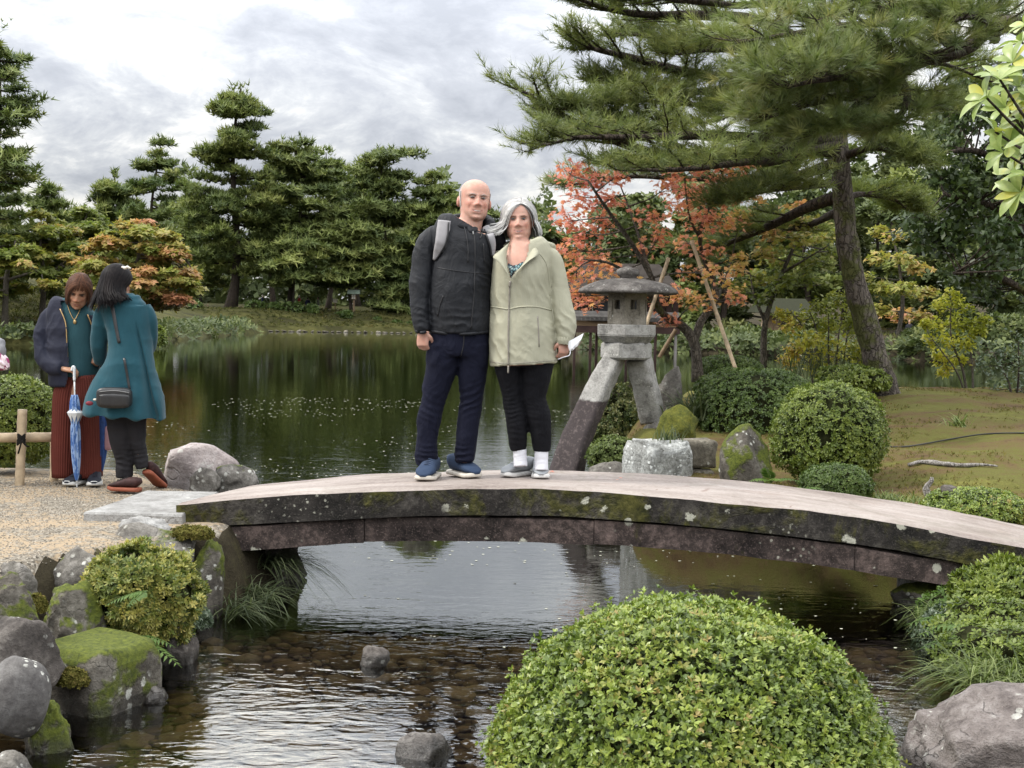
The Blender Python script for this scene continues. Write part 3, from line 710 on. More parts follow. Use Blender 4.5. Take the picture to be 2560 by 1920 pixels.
rock_px('rock', 'mossy mound-shaped rock at the foot of the lantern', *k4(770, 1105, 1080, 1400), 11.9, 'moss', 305, .8, .1, amp=.2)
rock_px('rock', 'rock that carries the short leg of the stone lantern', *k4(625, 880, 1185, 1480), 13.0, 'rock_grey', 311, .9, .1)
rock_px('rock', 'low dark rock in the water behind the bridge, under the lantern', *k4(300, 640, 1470, 1600), 11.2, 'rock_grey', 323, .8, .2, amp=.1)
# squared stones by the lantern
def cutstone(name, label, c, s, rz, m, seed, amp=.02):
    V, F = ico(4); q = np.sign(V) * np.abs(V) ** .22; V = q * np.asarray(s, float) / 2
    V = V + unit(V) * (amp * fbm(V * 11, seed, 4))[:, None]
    a, b = math.cos(rz), math.sin(rz); V = V @ np.array([[a, b, 0], [-b, a, 0], [0, 0, 1]])
    return tag(mesh(name, V + c, F, M[m], origin=c), label, 'stone')
wst = cutstone('stone_block', 'white lichen-crusted stone block with moss on top near the lantern', W(*k4(850, 0, 1560, 0)[0:1], 0, 10.75) * [1, 1, 0] + [0, 0, .30], (.46, .40, .80), R(33), 'white_stone', 5, .045)
cutstone('stone_block', 'flat dark square block right of the white lichened one', W(1360 + 1130 / 2.765, 0, 10.95) * [1, 1, 0] + [0, 0, .575], (.30, .28, .24), R(8), 'block_stone', 6)
cutstone('stone_block', 'darker block beneath the flat square block', W(1360 + 1140 / 2.765, 0, 10.95) * [1, 1, 0] + [0, 0, .28], (.27, .26, .33), R(2), 'block_stone', 8)
# landing slab of the bridge
p = [GD(183, 1106, .51), GD(395, 1112, .51), GD(470, 1062, .51), GD(318, 1059, .51)]
P = np.array(p); ctr = P.mean(0)
ring = []
for i in range(4):
    for t in np.linspace(0, 1, 8, endpoint=False): ring.append(P[i] * (1 - t) + P[(i + 1) % 4] * t)
ring = np.array(ring); ring[:, :2] += .012 * np.column_stack([n3(ring * 4, 1), n3(ring * 4, 2)]); n = len(ring)
V = np.concatenate([ring - [0, 0, .14], ring - [0, 0, .012], ring * .985 + ctr * .015, [ctr]]); j = np.arange(n); j2 = (j + 1) % n
F = [np.concatenate([np.stack([j, j2, n + j2, n + j], 1), np.stack([n + j, n + j2, 2 * n + j2, 2 * n + j], 1)]), np.stack([2 * n + j, 2 * n + j2, np.full(n, 3 * n)], 1)]
tag(mesh('landing_slab', V, F, M['slab_stone'], smooth=False, origin=ctr), 'flat pale grey landing slab lying before the left bridge end', 'slab')
# dark abutments under both ends of the bridge
V, F = rock_shape(331, 4, cuts=3, amp=.06); q = np.sign(V) * np.abs(V) ** .4
c = np.array([-1.66, 8.28, .06]); tag(mesh('abutment', rock_shape(333, 5, cuts=10, amp=.22)[0] * [.46, .36, .46] + c, rock_shape(333, 5)[1], M['rock_dark'], origin=c), 'dark stone abutment under the left end of the bridge', 'abutment')
c = np.array([3.15, 8.1, -.02]); tag(mesh('abutment', q * [.62, .40, .36] + c, F, M['rock_mossy'], origin=c), 'mossy stone abutment under the right end of the bridge', 'abutment')
rock_px('rock', 'mossy ledge at the water under the right end of the bridge', *d4(1925, 2120, 1252, 1300), 7.85, 'rock_mossy', 341, .5, .12)

# ------------------------------------------------------------------ stone lantern with two bowed legs
def K(x, y, Y): return W(1360 + x / 2.765, 620 + y / 2.765, Y)
LY = 13.0; KP = mpp(LY) / 2.765
lc = K(573, 560, LY)
lan = empty('stone_lantern', (lc[0], lc[1], 0), 'old stone lantern on two bowed legs, one in the water, under a round mushroom cap', 'lantern')
def kz(y): return K(573, y, LY)[2]
cc = lc[:2]
HX = R(18)
def lathe(prof, seg=48, c=(0, 0), wob=0.0, seed=0):
    Pf = np.asarray(prof, float); th = np.arange(seg) * 2 * PI / seg; n = len(Pf)
    V = np.stack([Pf[:, 0][:, None] * np.cos(th), Pf[:, 0][:, None] * np.sin(th), np.repeat(Pf[:, 1][:, None], seg, 1)], -1).reshape(-1, 3)
    if wob: V = V * (1 + wob * fbm(V * 4, seed, 4)[:, None] * np.array([1, 1, .0])); V[:, 2] += wob * .35 * fbm(V * 5 + 9, seed + 3, 3)
    V = V + np.array([c[0], c[1], 0])
    i = np.arange(n - 1)[:, None] * seg; j = np.arange(seg)[None]; j2 = (j + 1) % seg
    return V, np.stack([i + j, i + j2, i + seg + j2, i + seg + j], -1).reshape(-1, 4)
z0, z1 = kz(312), kz(203)
# wide flat cap whose rim turns down
V, F = lathe([(.001, z0 + .02), (.2, z0 + .018), (.40, z0 + .006), (.485, z0 - .008), (.505, z0 + .006), (.495, z0 + .03), (.455, z0 + .062), (.39, z0 + .092), (.30, z0 + .118), (.2, z0 + .137), (.1, z0 + .147), (.001, z0 + .15)], 56, cc, .02, 2)
V[:, 0] += 0; mesh('cap', V, F, M['cap_stone'], lan)
zf = kz(208)
V, F = lathe([(.001, zf - .02), (.085, zf - .02), (.085, zf + .012), (.105, zf + .025), (.118, zf + .05), (.112, zf + .078), (.085, zf + .092), (.05, zf + .096), (.03, zf + .105), (.012, zf + .115), (.001, zf + .117)], 32, cc, .03, 5)
mesh('finial', V, F, M['cap_stone'], lan)
# light chamber: six walls with window openings
zb, zt = kz(530), kz(308); rad = .212
parts = []; reb = []
for k in range(6):
    a0, a1 = HX + k * PI / 3, HX + (k + 1) * PI / 3
    p0, p1 = cc + rad * np.array([math.cos(a0), math.sin(a0)]), cc + rad * np.array([math.cos(a1), math.sin(a1)])
    mid = (p0 + p1) / 2; e = (p1 - p0); ln = np.linalg.norm(e); e /= ln; nrm = unit(mid - cc); rz = math.atan2(e[1], e[0])
    def pan(u, v, su, sv, th, off): 
        c2 = mid + e * u + nrm * (off - th / 2)
        return box((c2[0], c2[1], zb + v), (su, th, sv), rz)
    H = zt - zb
    parts += [pan(-ln * .38, H / 2, ln * .24, H - .004, .055, 0), pan(ln * .38, H / 2, ln * .24, H - .004, .055, 0.0), pan(0, .05, ln * .54, .10, .05, -.002), pan(0, H - .035, ln * .54, .066, .05, -.002)]
    reb += [pan(-ln * .21, .185, ln * .10, .19, .03, -.014), pan(ln * .21, .185, ln * .10, .19, .03, -.014), pan(0, .125, ln * .34, .055, .03, -.016), pan(0, .262, ln * .34, .03, .03, -.016)]
V, F = join(parts); V += unit(V - np.array([*cc, (zb + zt) / 2])) * (.004 * n3(V * 20, 4))[:, None]
mesh('light_chamber', V, F, M['granite_warm'], lan, smooth=False)
V, F = join(reb); mesh('window_frame', V, F, M['granite_warm'], lan, smooth=False)
# hexagonal platform and base
V1, F1 = prism(6, .325, kz(603), kz(529), cc, HX + R(4), .006); V2, F2 = prism(6, .325, kz(652), kz(604), cc, HX + R(4), .004, top=.995, bot=.80)
V, F = join([(V1, F1), (V2, F2)]); mesh('platform', V, F, M['granite'], lan, smooth=False)
V1, F1 = prism(6, .268, kz(768), kz(653), cc, HX + R(-9), .02, top=.98, bot=.98); mesh('base_block', V1, F1, M['granite'], lan, smooth=False)
def leg(pts, ha, hb, yaw, m, cut=None):
    P = smooth_path([K(x, y, Y) for x, y, Y in pts], 34)
    V, F = loft(P, np.linspace(ha[0], ha[1], 34), np.linspace(hb[0], hb[1], 34), 32, p=9, yaw=R(yaw))
    V = V + unit(V - np.repeat(np.concatenate([P, P[:1], P[-1:]]), [32] * 34 + [1, 1], 0)) * (.007 * fbm(V * 14, 8, 3))[:, None]
    return mesh('leg', V, F, m, lan)
def leg_mat():
    m = M['granite'].copy(); m.name = 'granite, tide-blackened below'; nt = m.node_tree
    b = [n for n in nt.nodes if n.type == 'BSDF_PRINCIPLED'][0]; src = b.inputs['Base Color'].links[0].from_socket
    g = nd(nt, 'ShaderNodeNewGeometry'); z = nd(nt, 'ShaderNodeSeparateXYZ', Vector=g.outputs['Position']).outputs[2]
    ob = nd(nt, 'ShaderNodeTexCoord').outputs['Object']
    e = mth(nt, 'MULTIPLY_ADD', nz(nt, ob, 8, 4, .6), .12, z)
    k = sstep(nt, e, .965, .93); sp = sstep(nt, nz(nt, ob, 26, 4, .7), .48, .72)
    c = mixc(nt, sp, (.05, .04, .04), (.125, .10, .095))
    c = mixc(nt, mth(nt, 'MULTIPLY', sstep(nt, nd(nt, 'ShaderNodeTexVoronoi', Vector=ob, Scale=13).outputs['Distance'], .16, .08), sstep(nt, nz(nt, ob, 2.2, 3), .52, .6)), c, (.3, .29, .26))
    nt.links.new(mixc(nt, k, src, c), b.inputs['Base Color']); return m
l1 = leg([(500, 735, 12.95), (470, 800, 12.93), (400, 930, 12.9), (310, 1130, 12.85), (232, 1300, 12.8), (163, 1520, 12.74), (110, 1680, 12.7)], (.085, .155), (.085, .125), 27, leg_mat())
tag(l1, 'long bowed leg standing in the water, blackened below')
l2 = leg([(655, 765, 13.05), (675, 860, 13.08), (712, 1000, 13.15), (752, 1190, 13.25)], (.115, .115), (.10, .10), 27, M['granite'])
tag(l2, 'short bowed leg resting on a rock')

# ------------------------------------------------------------------ shrubs, grass, ferns
def whorl(n=6, L=1.0, wd=.34, up=.55, hexa=False, seed=0):
    rg = np.random.default_rng(seed); V, F = [], []
    for k in range(n):
        a = k * 2 * PI / n + rg.normal(0, .25); u = up + rg.normal(0, .18); l = L * rg.uniform(.75, 1.1)
        d = np.array([math.cos(a) * math.cos(u), math.sin(a) * math.cos(u), math.sin(u)]); s = np.array([-math.sin(a), math.cos(a), 0])
        nn = np.cross(d, s); w_ = wd * l / 2; i = len(V)
        if hexa:
            V += [d * 0, d * l * .4 + s * w_ * .85 - nn * .06 * l, d * l * .75 + s * w_ * .8 - nn * .07 * l, d * l - nn * .02 * l, d * l * .75 - s * w_ * .8 - nn * .07 * l, d * l * .4 - s * w_ * .85 - nn * .06 * l]
            F += [[i, i + 1, i + 2, i + 3], [i, i + 3, i + 4, i + 5]]
        else:
            V += [d * 0, d * l * .55 + s * w_, d * l, d * l * .55 - s * w_]; F += [[i, i + 1, i + 2, i + 3]]
    return np.array(V), np.array(F)
def dome_points(n, rng, lump=.06, fr=2.2, seed=0, zmin=-.35, holes=None, jit=.10):
    p = unit(rng.normal(0, 1, (n * 3, 3))); p = p[p[:, 2] > zmin][:n]
    r = 1 + lump * fbm(p * fr + seed, seed, 3)
    if holes: k = n3(p * holes[0] + seed * 2.1, seed + 1) < holes[1]; p, r = p[k], r[k]
    return p, r * (1 - jit * rng.random(len(p)) ** 2)
def bush(name, label, c, rad, m, leaf, n, seed=0, lump=.06, fr=2.2, tmpl=None, zmin=-.35, sq=1.0, group=None, cat='shrub', holes=None, tilt=.35, core=.86, jit=.1, stems=None, parent=None):
    rng = np.random.default_rng(seed); c = np.asarray(c, float); rad = np.asarray(rad, float)
    p, r = dome_points(n, rng, lump, fr, seed, zmin, holes, jit)
    r = r * (1 + .07 * (rng.random(len(r)) < .07) * rng.random(len(r)))
    def sup(q): return np.sign(q) * np.abs(q) ** sq
    P = sup(p) * r[:, None] * rad
    nr = unit(unit(p / rad) + rng.normal(0, tilt, p.shape) + [0, 0, .25])
    t = tmpl if tmpl is not None else whorl(5, 1, .42, .5)
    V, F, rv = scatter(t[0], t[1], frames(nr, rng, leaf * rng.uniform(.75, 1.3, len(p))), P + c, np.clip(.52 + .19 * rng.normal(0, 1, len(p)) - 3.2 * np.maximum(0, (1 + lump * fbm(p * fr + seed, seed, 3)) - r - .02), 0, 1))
    root = empty(name, (c[0], c[1], c[2] - rad[2] * abs(min(zmin, 0))), label, cat, group)
    f = mesh('foliage', V, F, m, root, rnd=rv); f['kind'] = 'stuff'
    q, Fi = ico(4); k = q[:, 2] > -2
    rr = 1 + lump * fbm(q * fr + seed, seed, 3); q2 = sup(q) * rr[:, None] * rad * core; q2[:, 2] = np.maximum(q2[:, 2], rad[2] * (zmin - .05))
    mesh('twigs', q2 + c, Fi, M['core'], root)
    return root
LF = {}
LF['fore'] = leaf_mat('bright azalea leaf', [(.042, .068, .014), (.085, .128, .024), (.16, .215, .038), (.25, .305, .055), (.30, .23, .075)], .38, .22, .5, 2.5)
LF['clip'] = leaf_mat('clipped azalea leaf', [(.05, .075, .014), (.10, .14, .022), (.165, .205, .034), (.22, .25, .05)], .45, .22, .4, 1.5)
LF['clipd'] = leaf_mat('deep green clipped leaf', [(.03, .052, .012), (.058, .095, .02), (.09, .135, .028), (.13, .17, .04)], .45, .2, .4, 1.5)
LF['yel'] = leaf_mat('yellow tipped azalea leaf', [(.05, .08, .018), (.13, .165, .036), (.32, .30, .075), (.47, .39, .12)], .45, .25, .4, 2.2)
LF['varieg'] = leaf_mat('variegated leaf', [(.035, .055, .015), (.075, .10, .03), (.16, .16, .06), (.26, .24, .13)], .5, .2, .3, 3)
LF['fern'] = leaf_mat('fern leaf', [(.05, .09, .02), (.095, .16, .035), (.14, .21, .05)], .5, .35, .3)
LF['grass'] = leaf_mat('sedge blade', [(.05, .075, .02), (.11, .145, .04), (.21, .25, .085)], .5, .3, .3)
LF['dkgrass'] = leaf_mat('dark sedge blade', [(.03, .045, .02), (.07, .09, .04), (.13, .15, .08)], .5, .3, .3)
LF['ytree'] = leaf_mat('yellowing leaf', [(.16, .19, .022), (.30, .31, .035), (.44, .41, .05), (.42, .30, .05)], .45, .35, .3, 1.2)
LF['yshrub'] = leaf_mat('yellow orange shrub leaf', [(.12, .15, .027), (.25, .27, .042), (.44, .39, .055), (.44, .25, .06)], .45, .3, .3, 1.1)
LF['silver'] = leaf_mat('grey green leaf', [(.035, .055, .028), (.065, .095, .05), (.12, .16, .095)], .4, .15, .5)

w8 = whorl(6, 1, .44, .62, False, 3)
fb = bush('clipped_shrub', 'big clipped dome shrub with bright green leaves at the front by the stream', (.665, 4.58, .0), (.725, .70, .685), LF['fore'], .0215, 24000, 7, .04, 3.4, w8, -.30, .93, None, 'shrub', None, .45, .88, .13)
# yellow-tipped shrub on the left rocks
x, y = 800 / 2.305, 1200 + 650 / 2.305
bush('azalea_shrub', 'yellow-tipped azalea shrub growing between the mossy rocks at the left', W(x, y + 10, 6.2), (.30, .27, .265), LF['yel'], .025, 4600, 12, .16, 2.4, whorl(7, 1, .36, .55, True, 5), -.75, 1.0, None, 'shrub', (3.0, .42), .5, .78, .14)
bush('spikemoss', 'small dark green clubmoss tuft beside the tall brown rock', W(1155 / 2.305, 1200 + 820 / 2.305, 6.75), (.06, .06, .075), LF['silver'], .016, 420, 15, .1, cat='plant')
GS = 'clipped azaleas on the mossy shore'
wt4 = whorl(4, 1, .56, .5, False, 8)
bush('clipped_shrub', 'clipped ball-shaped yellow green shrub in front of the pine trunk', WD(1790, 938, 10.6), (.455, .45, .42), LF['clip'], .026, 7800, 21, .09, 2.6, wt4, -.85, .9, GS, holes=(7, .5), jit=.14)
bush('clipped_shrub', 'wide dark green clipped hedge shrub right of the lantern', WD(1632, 890, 13.2), (.62, .6, .45), LF['clipd'], .031, 7200, 22, .07, 2.6, wt4, -.6, .8, GS, holes=(7, .5), jit=.14)
bush('clipped_shrub', 'low clipped shrub at the foot of the red maple', WD(1572, 795, 15.6), (.40, .4, .15), LF['clipd'], .026, 2600, 23, .05, 2.0, wt4, -.5, .9, GS)
bush('clipped_shrub', 'small dark clipped shrub below the ball-shaped one', WD(1806, 1048, 9.5), (.26, .24, .15), LF['clipd'], .02, 3200, 24, .10, 3.0, wt4, -.6, .9, GS)
bush('clipped_shrub', 'low spreading bright green shrub behind the right end of the bridge', WD(2108, 1098, 8.95), (.36, .30, .13), LF['fore'], .022, 3800, 25, .08, 3.0, wt4, -.6, .9, GS)
bush('clipped_shrub', 'low leafy shrub at the foot of the pine trunk', WD(1838, 822, 15.2), (.40, .35, .16), LF['clip'], .045, 1200, 26, .15, 3.0, wt4, -.6, .9, GS, holes=(4, .4))
bush('clipped_shrub', 'clipped round hedge shrub behind the bamboo rail at the left edge', W(18, 1052, 9.75), (.37, .35, .34), LF['clip'], .027, 4800, 27, .05, 2.0, wt4, -.9, .9, None)
bush('clipped_shrub', 'low shrub hanging over the water by the hillside', WD(338, 728, 56.5), (.40, .5, .55), LF['clip'], .12, 700, 28, .15, 2.0, wt4, -.7, 1, None)
# right bank by the bridge end
bush('azalea_shrub', 'dark green leafy shrub in front of the right end of the bridge', WD(2165, 1292, 7.0), (.26, .22, .20), LF['clip'], .036, 1500, 31, .16, 2.4, whorl(7, 1, .38, .55, True, 5), -.8, 1, None, holes=(4, .45))
bush('ground_cover', 'grey green creeping plant hanging over the water at the right bank', WD(2045, 1378, 6.85), (.16, .2, .17), LF['silver'], .020, 1500, 32, .2, 3, wt4, -.9, 1, None, 'plant')
bush('ground_cover', 'dark fern-like cover on the right bank under the bridge', WD(2075, 1322, 7.3), (.24, .2, .13), LF['fern'], .028, 900, 33, .2, 3, wt4, -.8, 1, None, 'plant')
bush('wild_shrub', 'loose variegated shrub at the water under the lantern', WD(1330, 930, 14.2), (.33, .35, .48), LF['varieg'], .04, 3800, 34, .22, 2.5, wt4, -.95, 1, None, 'shrub', (4, .5), .6, .75, .2)
bush('wild_shrub', 'green mossy plants in the water under the lantern legs', WD(1325, 985, 12.4), (.24, .25, .17), LF['grass'], .035, 1300, 35, .22, 2.5, wt4, -.9, 1, None, 'plant')

def blades(n, c, length, spread, droop, rng, wd=.004, seg=5, up=1.0, bias=(0, 0), base=.05):
    a = rng.uniform(0, 2 * PI, n); l = length * rng.uniform(.55, 1.15, n); o = rng.uniform(.25, 1.0, n) * spread
    d = np.stack([np.cos(a) * o + bias[0], np.sin(a) * o + bias[1], np.full(n, up)], 1); d = unit(d)
    t = np.linspace(0, 1, seg)
    P = np.asarray(c)[None, None] + np.stack([rng.normal(0, base, n), rng.normal(0, base, n), np.zeros(n)], 1)[:, None] + d[:, None] * (l[:, None] * t)[..., None]
    h = unit(np.stack([d[:, 0], d[:, 1], np.zeros(n)], 1))
    dr = droop * rng.uniform(.5, 1.3, n)
    P = P + (h[:, None] * (l[:, None] * t ** 2 * .5)[..., None] + np.array([0, 0, -1.0]) * (l[:, None] * t ** 2.2)[..., None]) * dr[:, None, None]
    s = np.stack([-d[:, 1], d[:, 0], np.zeros(n)], 1); s = unit(s)
    wv = wd * (1 - t ** 1.6) + .0003
    A, B = P - s[:, None] * wv[None, :, None], P + s[:, None] * wv[None, :, None]
    V = np.stack([A, B], 2).reshape(n, seg * 2, 3); k = np.arange(seg - 1)
    f = np.stack([2 * k, 2 * k + 1, 2 * k + 3, 2 * k + 2], 1)
    F = (f[None] + (np.arange(n) * seg * 2)[:, None, None]).reshape(-1, 4)
    return V.reshape(-1, 3), F, np.repeat(rng.random(n), seg * 2)
def grass(name, label, c, n, length, spread=.8, droop=.6, m='grass', seed=0, group=None, **kw):
    rng = np.random.default_rng(seed); V, F, r = blades(n, c, length, spread, droop, rng, **kw)
    o = mesh(name, V, F, LF[m], rnd=r, origin=c); return tag(o, label, 'grass', group)
def Q(x, y, Y): return W(x / 2.305, 1200 + y / 2.305, Y)
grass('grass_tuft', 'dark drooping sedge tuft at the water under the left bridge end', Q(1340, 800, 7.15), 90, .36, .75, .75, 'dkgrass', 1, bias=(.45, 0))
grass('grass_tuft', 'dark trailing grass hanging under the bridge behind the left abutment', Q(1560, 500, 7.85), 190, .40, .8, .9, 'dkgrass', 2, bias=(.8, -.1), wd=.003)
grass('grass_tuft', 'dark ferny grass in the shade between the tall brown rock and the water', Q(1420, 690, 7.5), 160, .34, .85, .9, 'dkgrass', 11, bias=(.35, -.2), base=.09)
grass('grass_tuft', 'long light green sedge above the pinkish boulder at the right', WD(2170, 1478, 5.75), 300, .36, .9, .8, 'grass', 3, bias=(-.35, -.1), base=.12, wd=.0035)
grass('grass_tuft', 'fine sedge hanging over the water at the right bank', WD(2040, 1330, 7.1), 110, .22, .9, .9, 'grass', 4, bias=(-.6, -.1), base=.06, wd=.003)
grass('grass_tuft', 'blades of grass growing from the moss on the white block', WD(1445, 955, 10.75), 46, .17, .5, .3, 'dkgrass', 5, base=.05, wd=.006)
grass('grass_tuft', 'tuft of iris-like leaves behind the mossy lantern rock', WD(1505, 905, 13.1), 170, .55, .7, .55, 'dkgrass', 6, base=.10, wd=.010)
grass('grass_tuft', 'pale grass tuft lying in the mossy ground', np.array([*GD(2070, 912, .78)[:2], .74]), 60, .26, 1.2, .5, 'grass', 7, base=.05, wd=.006, bias=(-.3, 0))
grass('grass_tuft', 'grass at the back edge of the bridge near the small dark shrub', np.array([*GD(1915, 1075, .42)[:2], .40]), 240, .14, 1.0, .6, 'grass', 8, base=.13, wd=.004)
grass('grass_tuft', 'reedy stems below the yellow orange shrub', WD(1760, 815, 16.3), 110, .55, .55, .15, 'dkgrass', 9, base=.28, wd=.006)
bush('ground_cover', 'leafy ground plants below the dark green shrub at the right edge', WD(2178, 1350, 6.55), (.34, .25, .13), LF['clip'], .03, 1500, 37, .25, 3, wt4, -.9, 1, None, 'plant', (4, .5))
bush('ground_cover', 'low weedy plants on the right bank between the ferns and the sedge', WD(2185, 1425, 6.1), (.30, .30, .17), LF['clip'], .03, 1600, 36, .25, 3, wt4, -.9, 1, None, 'plant', (4, .5))
grass('grass_tuft', 'sedge tuft right of the ferns on the right bank', WD(2200, 1440, 6.0), 160, .30, .9, .8, 'grass', 10, bias=(-.35, -.1), base=.1, wd=.0035)
rng = np.random.default_rng(77)
# moss nap and grass on the shore, one mass
pts = np.column_stack([rng.uniform(1.2, 7.2, 19000), rng.uniform(8.7, 17.5, 19000)]); zz_ = islz(pts[:, 0], pts[:, 1]); k = zz_ > .22
k &= (n2(pts[:, 0], pts[:, 1], .9, 31) + .5 * n2(pts[:, 0], pts[:, 1], 4, 32) > -.12); pts, zz_ = pts[k], zz_[k]
t = whorl(3, 1, .26, .8, False, 2)
V, F, r = scatter(t[0], t[1], frames(np.column_stack([rng.normal(0, .5, len(pts)), rng.normal(0, .5, len(pts)), np.ones(len(pts))]), rng, rng.uniform(.014, .034, len(pts))), np.column_stack([pts, zz_]), rng.random(len(pts)))
LF['mossnap'] = leaf_mat('moss nap', [(.065, .065, .017), (.11, .105, .026), (.165, .145, .036), (.15, .10, .045)], .8, .15, .1, .9)
tag(mesh('moss_cover', V, F, LF['mossnap'], rnd=r), 'short moss and grass covering the right shore', None, None, 'stuff')
# gravel grains on the path
pts = np.column_stack([rng.uniform(-4.4, -1.8, 36000), rng.uniform(5.3, 9.8, 36000)]); zz_ = pathz(pts[:, 0], pts[:, 1])
k = (zz_ > .42) & (np.abs(pts[:, 0]) < .43 * pts[:, 1]) & (n2(pts[:, 0], pts[:, 1], 1.6, 41) + .9 * rng.random(len(pts)) > .2); pts, zz_ = pts[k], zz_[k]
tV, tF = ico(1); tV = tV * [1, .8, .55]
oV = np.array([[1, 0, 0], [0, 1, 0], [-1, 0, 0], [0, -1, 0], [0, 0, .7]], float); oF = np.array([[0, 1, 4], [1, 2, 4], [2, 3, 4], [3, 0, 4]])
V, F, r = scatter(oV, oF, frames(np.tile([[0, 0, 1.]], (len(pts), 1)) + rng.normal(0, .2, (len(pts), 3)), rng, rng.uniform(.0035, .0075, len(pts))), np.column_stack([pts, zz_ + .001]), rng.random(len(pts)))
mg, ntg, outg = new_mat('gravel grain'); fg = nd(ntg, 'ShaderNodeAttribute', dict(attribute_name='rnd')).outputs['Fac']
finish(ntg, outg, ramp(ntg, fg, [(0, (.10, .09, .074)), (.5, (.21, .18, .14)), (1, (.36, .325, .27))]), .85)
tag(mesh('gravel', V, F, mg, rnd=r, smooth=False), 'loose gravel grains strewn on the path', None, None, 'stuff')
# pale specks floating on the pond
px_ = np.column_stack([rng.uniform(-5.5, 3.2, 3000), rng.uniform(8.8, 26, 3000)]); k = (n2(px_[:, 0], px_[:, 1], .55, 51) + .45 * rng.random(len(px_)) > .22) & (np.abs(px_[:, 0]) < .45 * px_[:, 1]); px_ = px_[k]
p2 = np.column_stack([rng.uniform(-.9, 2.4, 150), rng.uniform(6.4, 8.6, 150)]); px_ = np.concatenate([px_, p2[n2(p2[:, 0], p2[:, 1], .9, 52) > 0]])
hV = np.array([[1, 0, 0], [.3, .8, 0], [-.7, .7, 0], [-1, -.1, 0], [-.2, -.9, 0], [.7, -.6, 0]], float); hF = np.array([[0, 1, 2, 3, 4, 5]])
V, F, r = scatter(hV, hF, frames(np.tile([[0, 0, 1.]], (len(px_), 1)), rng, rng.uniform(.004, .012, len(px_)) * (.5 + px_[:, 1] / 16)), np.column_stack([px_, np.full(len(px_), .003)]), rng.random(len(px_)))
tag(mesh('floating_specks', V, F, plain('pale floating petals', (.50, .50, .38), .7), rnd=r, smooth=False), 'pale specks of pollen and leaf floating on the pond', None, None, 'stuff')

def fern(name, label, base, dirs, length, m='fern', seed=0, npn=11, wd=.42):
    rng = np.random.default_rng(seed); root = empty(name, base, label, 'fern')
    for (dx, dy, dz, ls, dr) in dirs:
        l = length * ls; d = unit(np.array([dx, dy, dz])); t = np.linspace(0, 1, 9)
        h = unit(np.array([dx, dy, 0.0]) + 1e-6)
        P = np.asarray(base) + d * (l * t)[:, None] + h * (l * .25 * t ** 2)[:, None] - np.array([0, 0, 1]) * (dr * l * t ** 2)[:, None]
        prt = [tube(P, np.linspace(.003, .001, 9), 4, False)]
        T = unit(np.gradient(P, axis=0)); 
        for i in range(npn):
            u = .16 + .82 * i / npn; q = np.array([np.interp(u, t, P[:, k]) for k in range(3)]); tg = unit(np.array([np.interp(u, t, T[:, k]) for k in range(3)]))
            sd = unit(np.cross(tg, [0, 0, 1.])); pl = l * wd * (1 - u) ** .75 * (.55 + .45 * min(1, u / .3)) + .01
            up_ = np.cross(sd, tg)
            for s in (-1, 1):
                dd = unit(sd * s + tg * .55 - up_ * .12 + rng.normal(0, .06, 3)); w_ = pl * .16; ww = np.cross(dd, up_)
                prt.append((np.array([q, q + dd * pl * .35 + ww * w_, q + dd * pl - up_ * .15 * pl, q + dd * pl * .35 - ww * w_]), np.array([[0, 1, 2, 3]])))
        V, F = join(prt); mesh('frond', V, F, LF[m], root, rnd=np.full(len(V), rng.random()))
    return root
fern('fern', 'green fern hanging over the water below the yellow shrub', Q(745, 915, 5.85), [(.9, -.4, .15, 1, .55), (.5, -.6, -.1, .9, .5), (.2, -.8, .1, .75, .6), (.8, -.1, .4, .8, .6), (-.1, -.8, -.1, .7, .5)], .24, seed=1)
fern('fern', 'small bright fern frond in the middle of the yellow shrub', Q(850, 640, 5.87), [(-.9, -.3, .05, 1, .45), (-.4, -.8, .0, .7, .5)], .15, seed=2)
fern('fern', 'bright fern fronds on the right bank above the sedge', WD(2135, 1372, 6.3), [(-.9, -.3, .2, 1, .35), (-.7, -.5, .5, .9, .5), (-.3, -.7, .3, 1.0, .5), (.3, -.7, .4, .8, .5), (-.9, .1, .6, .9, .5), (.7, -.4, .3, .9, .5)], .33, seed=3)
fern('fern', 'dark fern growing beneath the leafy shrub at the right bank', WD(2080, 1345, 6.75), [(-.9, -.2, .5, 1, .5), (-.6, -.5, .7, 1, .5), (.2, -.6, .6, .9, .5), (-.9, -.4, .1, .8, .3)], .30, seed=4)
fern('fern', 'small fern in front of the grey mossy rock behind the bridge', WD(1665, 1042, 9.6), [(-.7, -.5, .6, 1, .5), (.7, -.4, .6, 1, .5), (.1, -.8, .7, .9, .5), (-.2, -.3, 1, 1, .4)], .22, seed=5)
fern('fern', 'tiny fern at the back edge of the bridge left of the small dark shrub', WD(1738, 1058, 9.2), [(-.7, -.5, .6, 1, .5), (.7, -.4, .6, 1, .5), (.1, -.8, .7, .9, .5)], .13, seed=6)
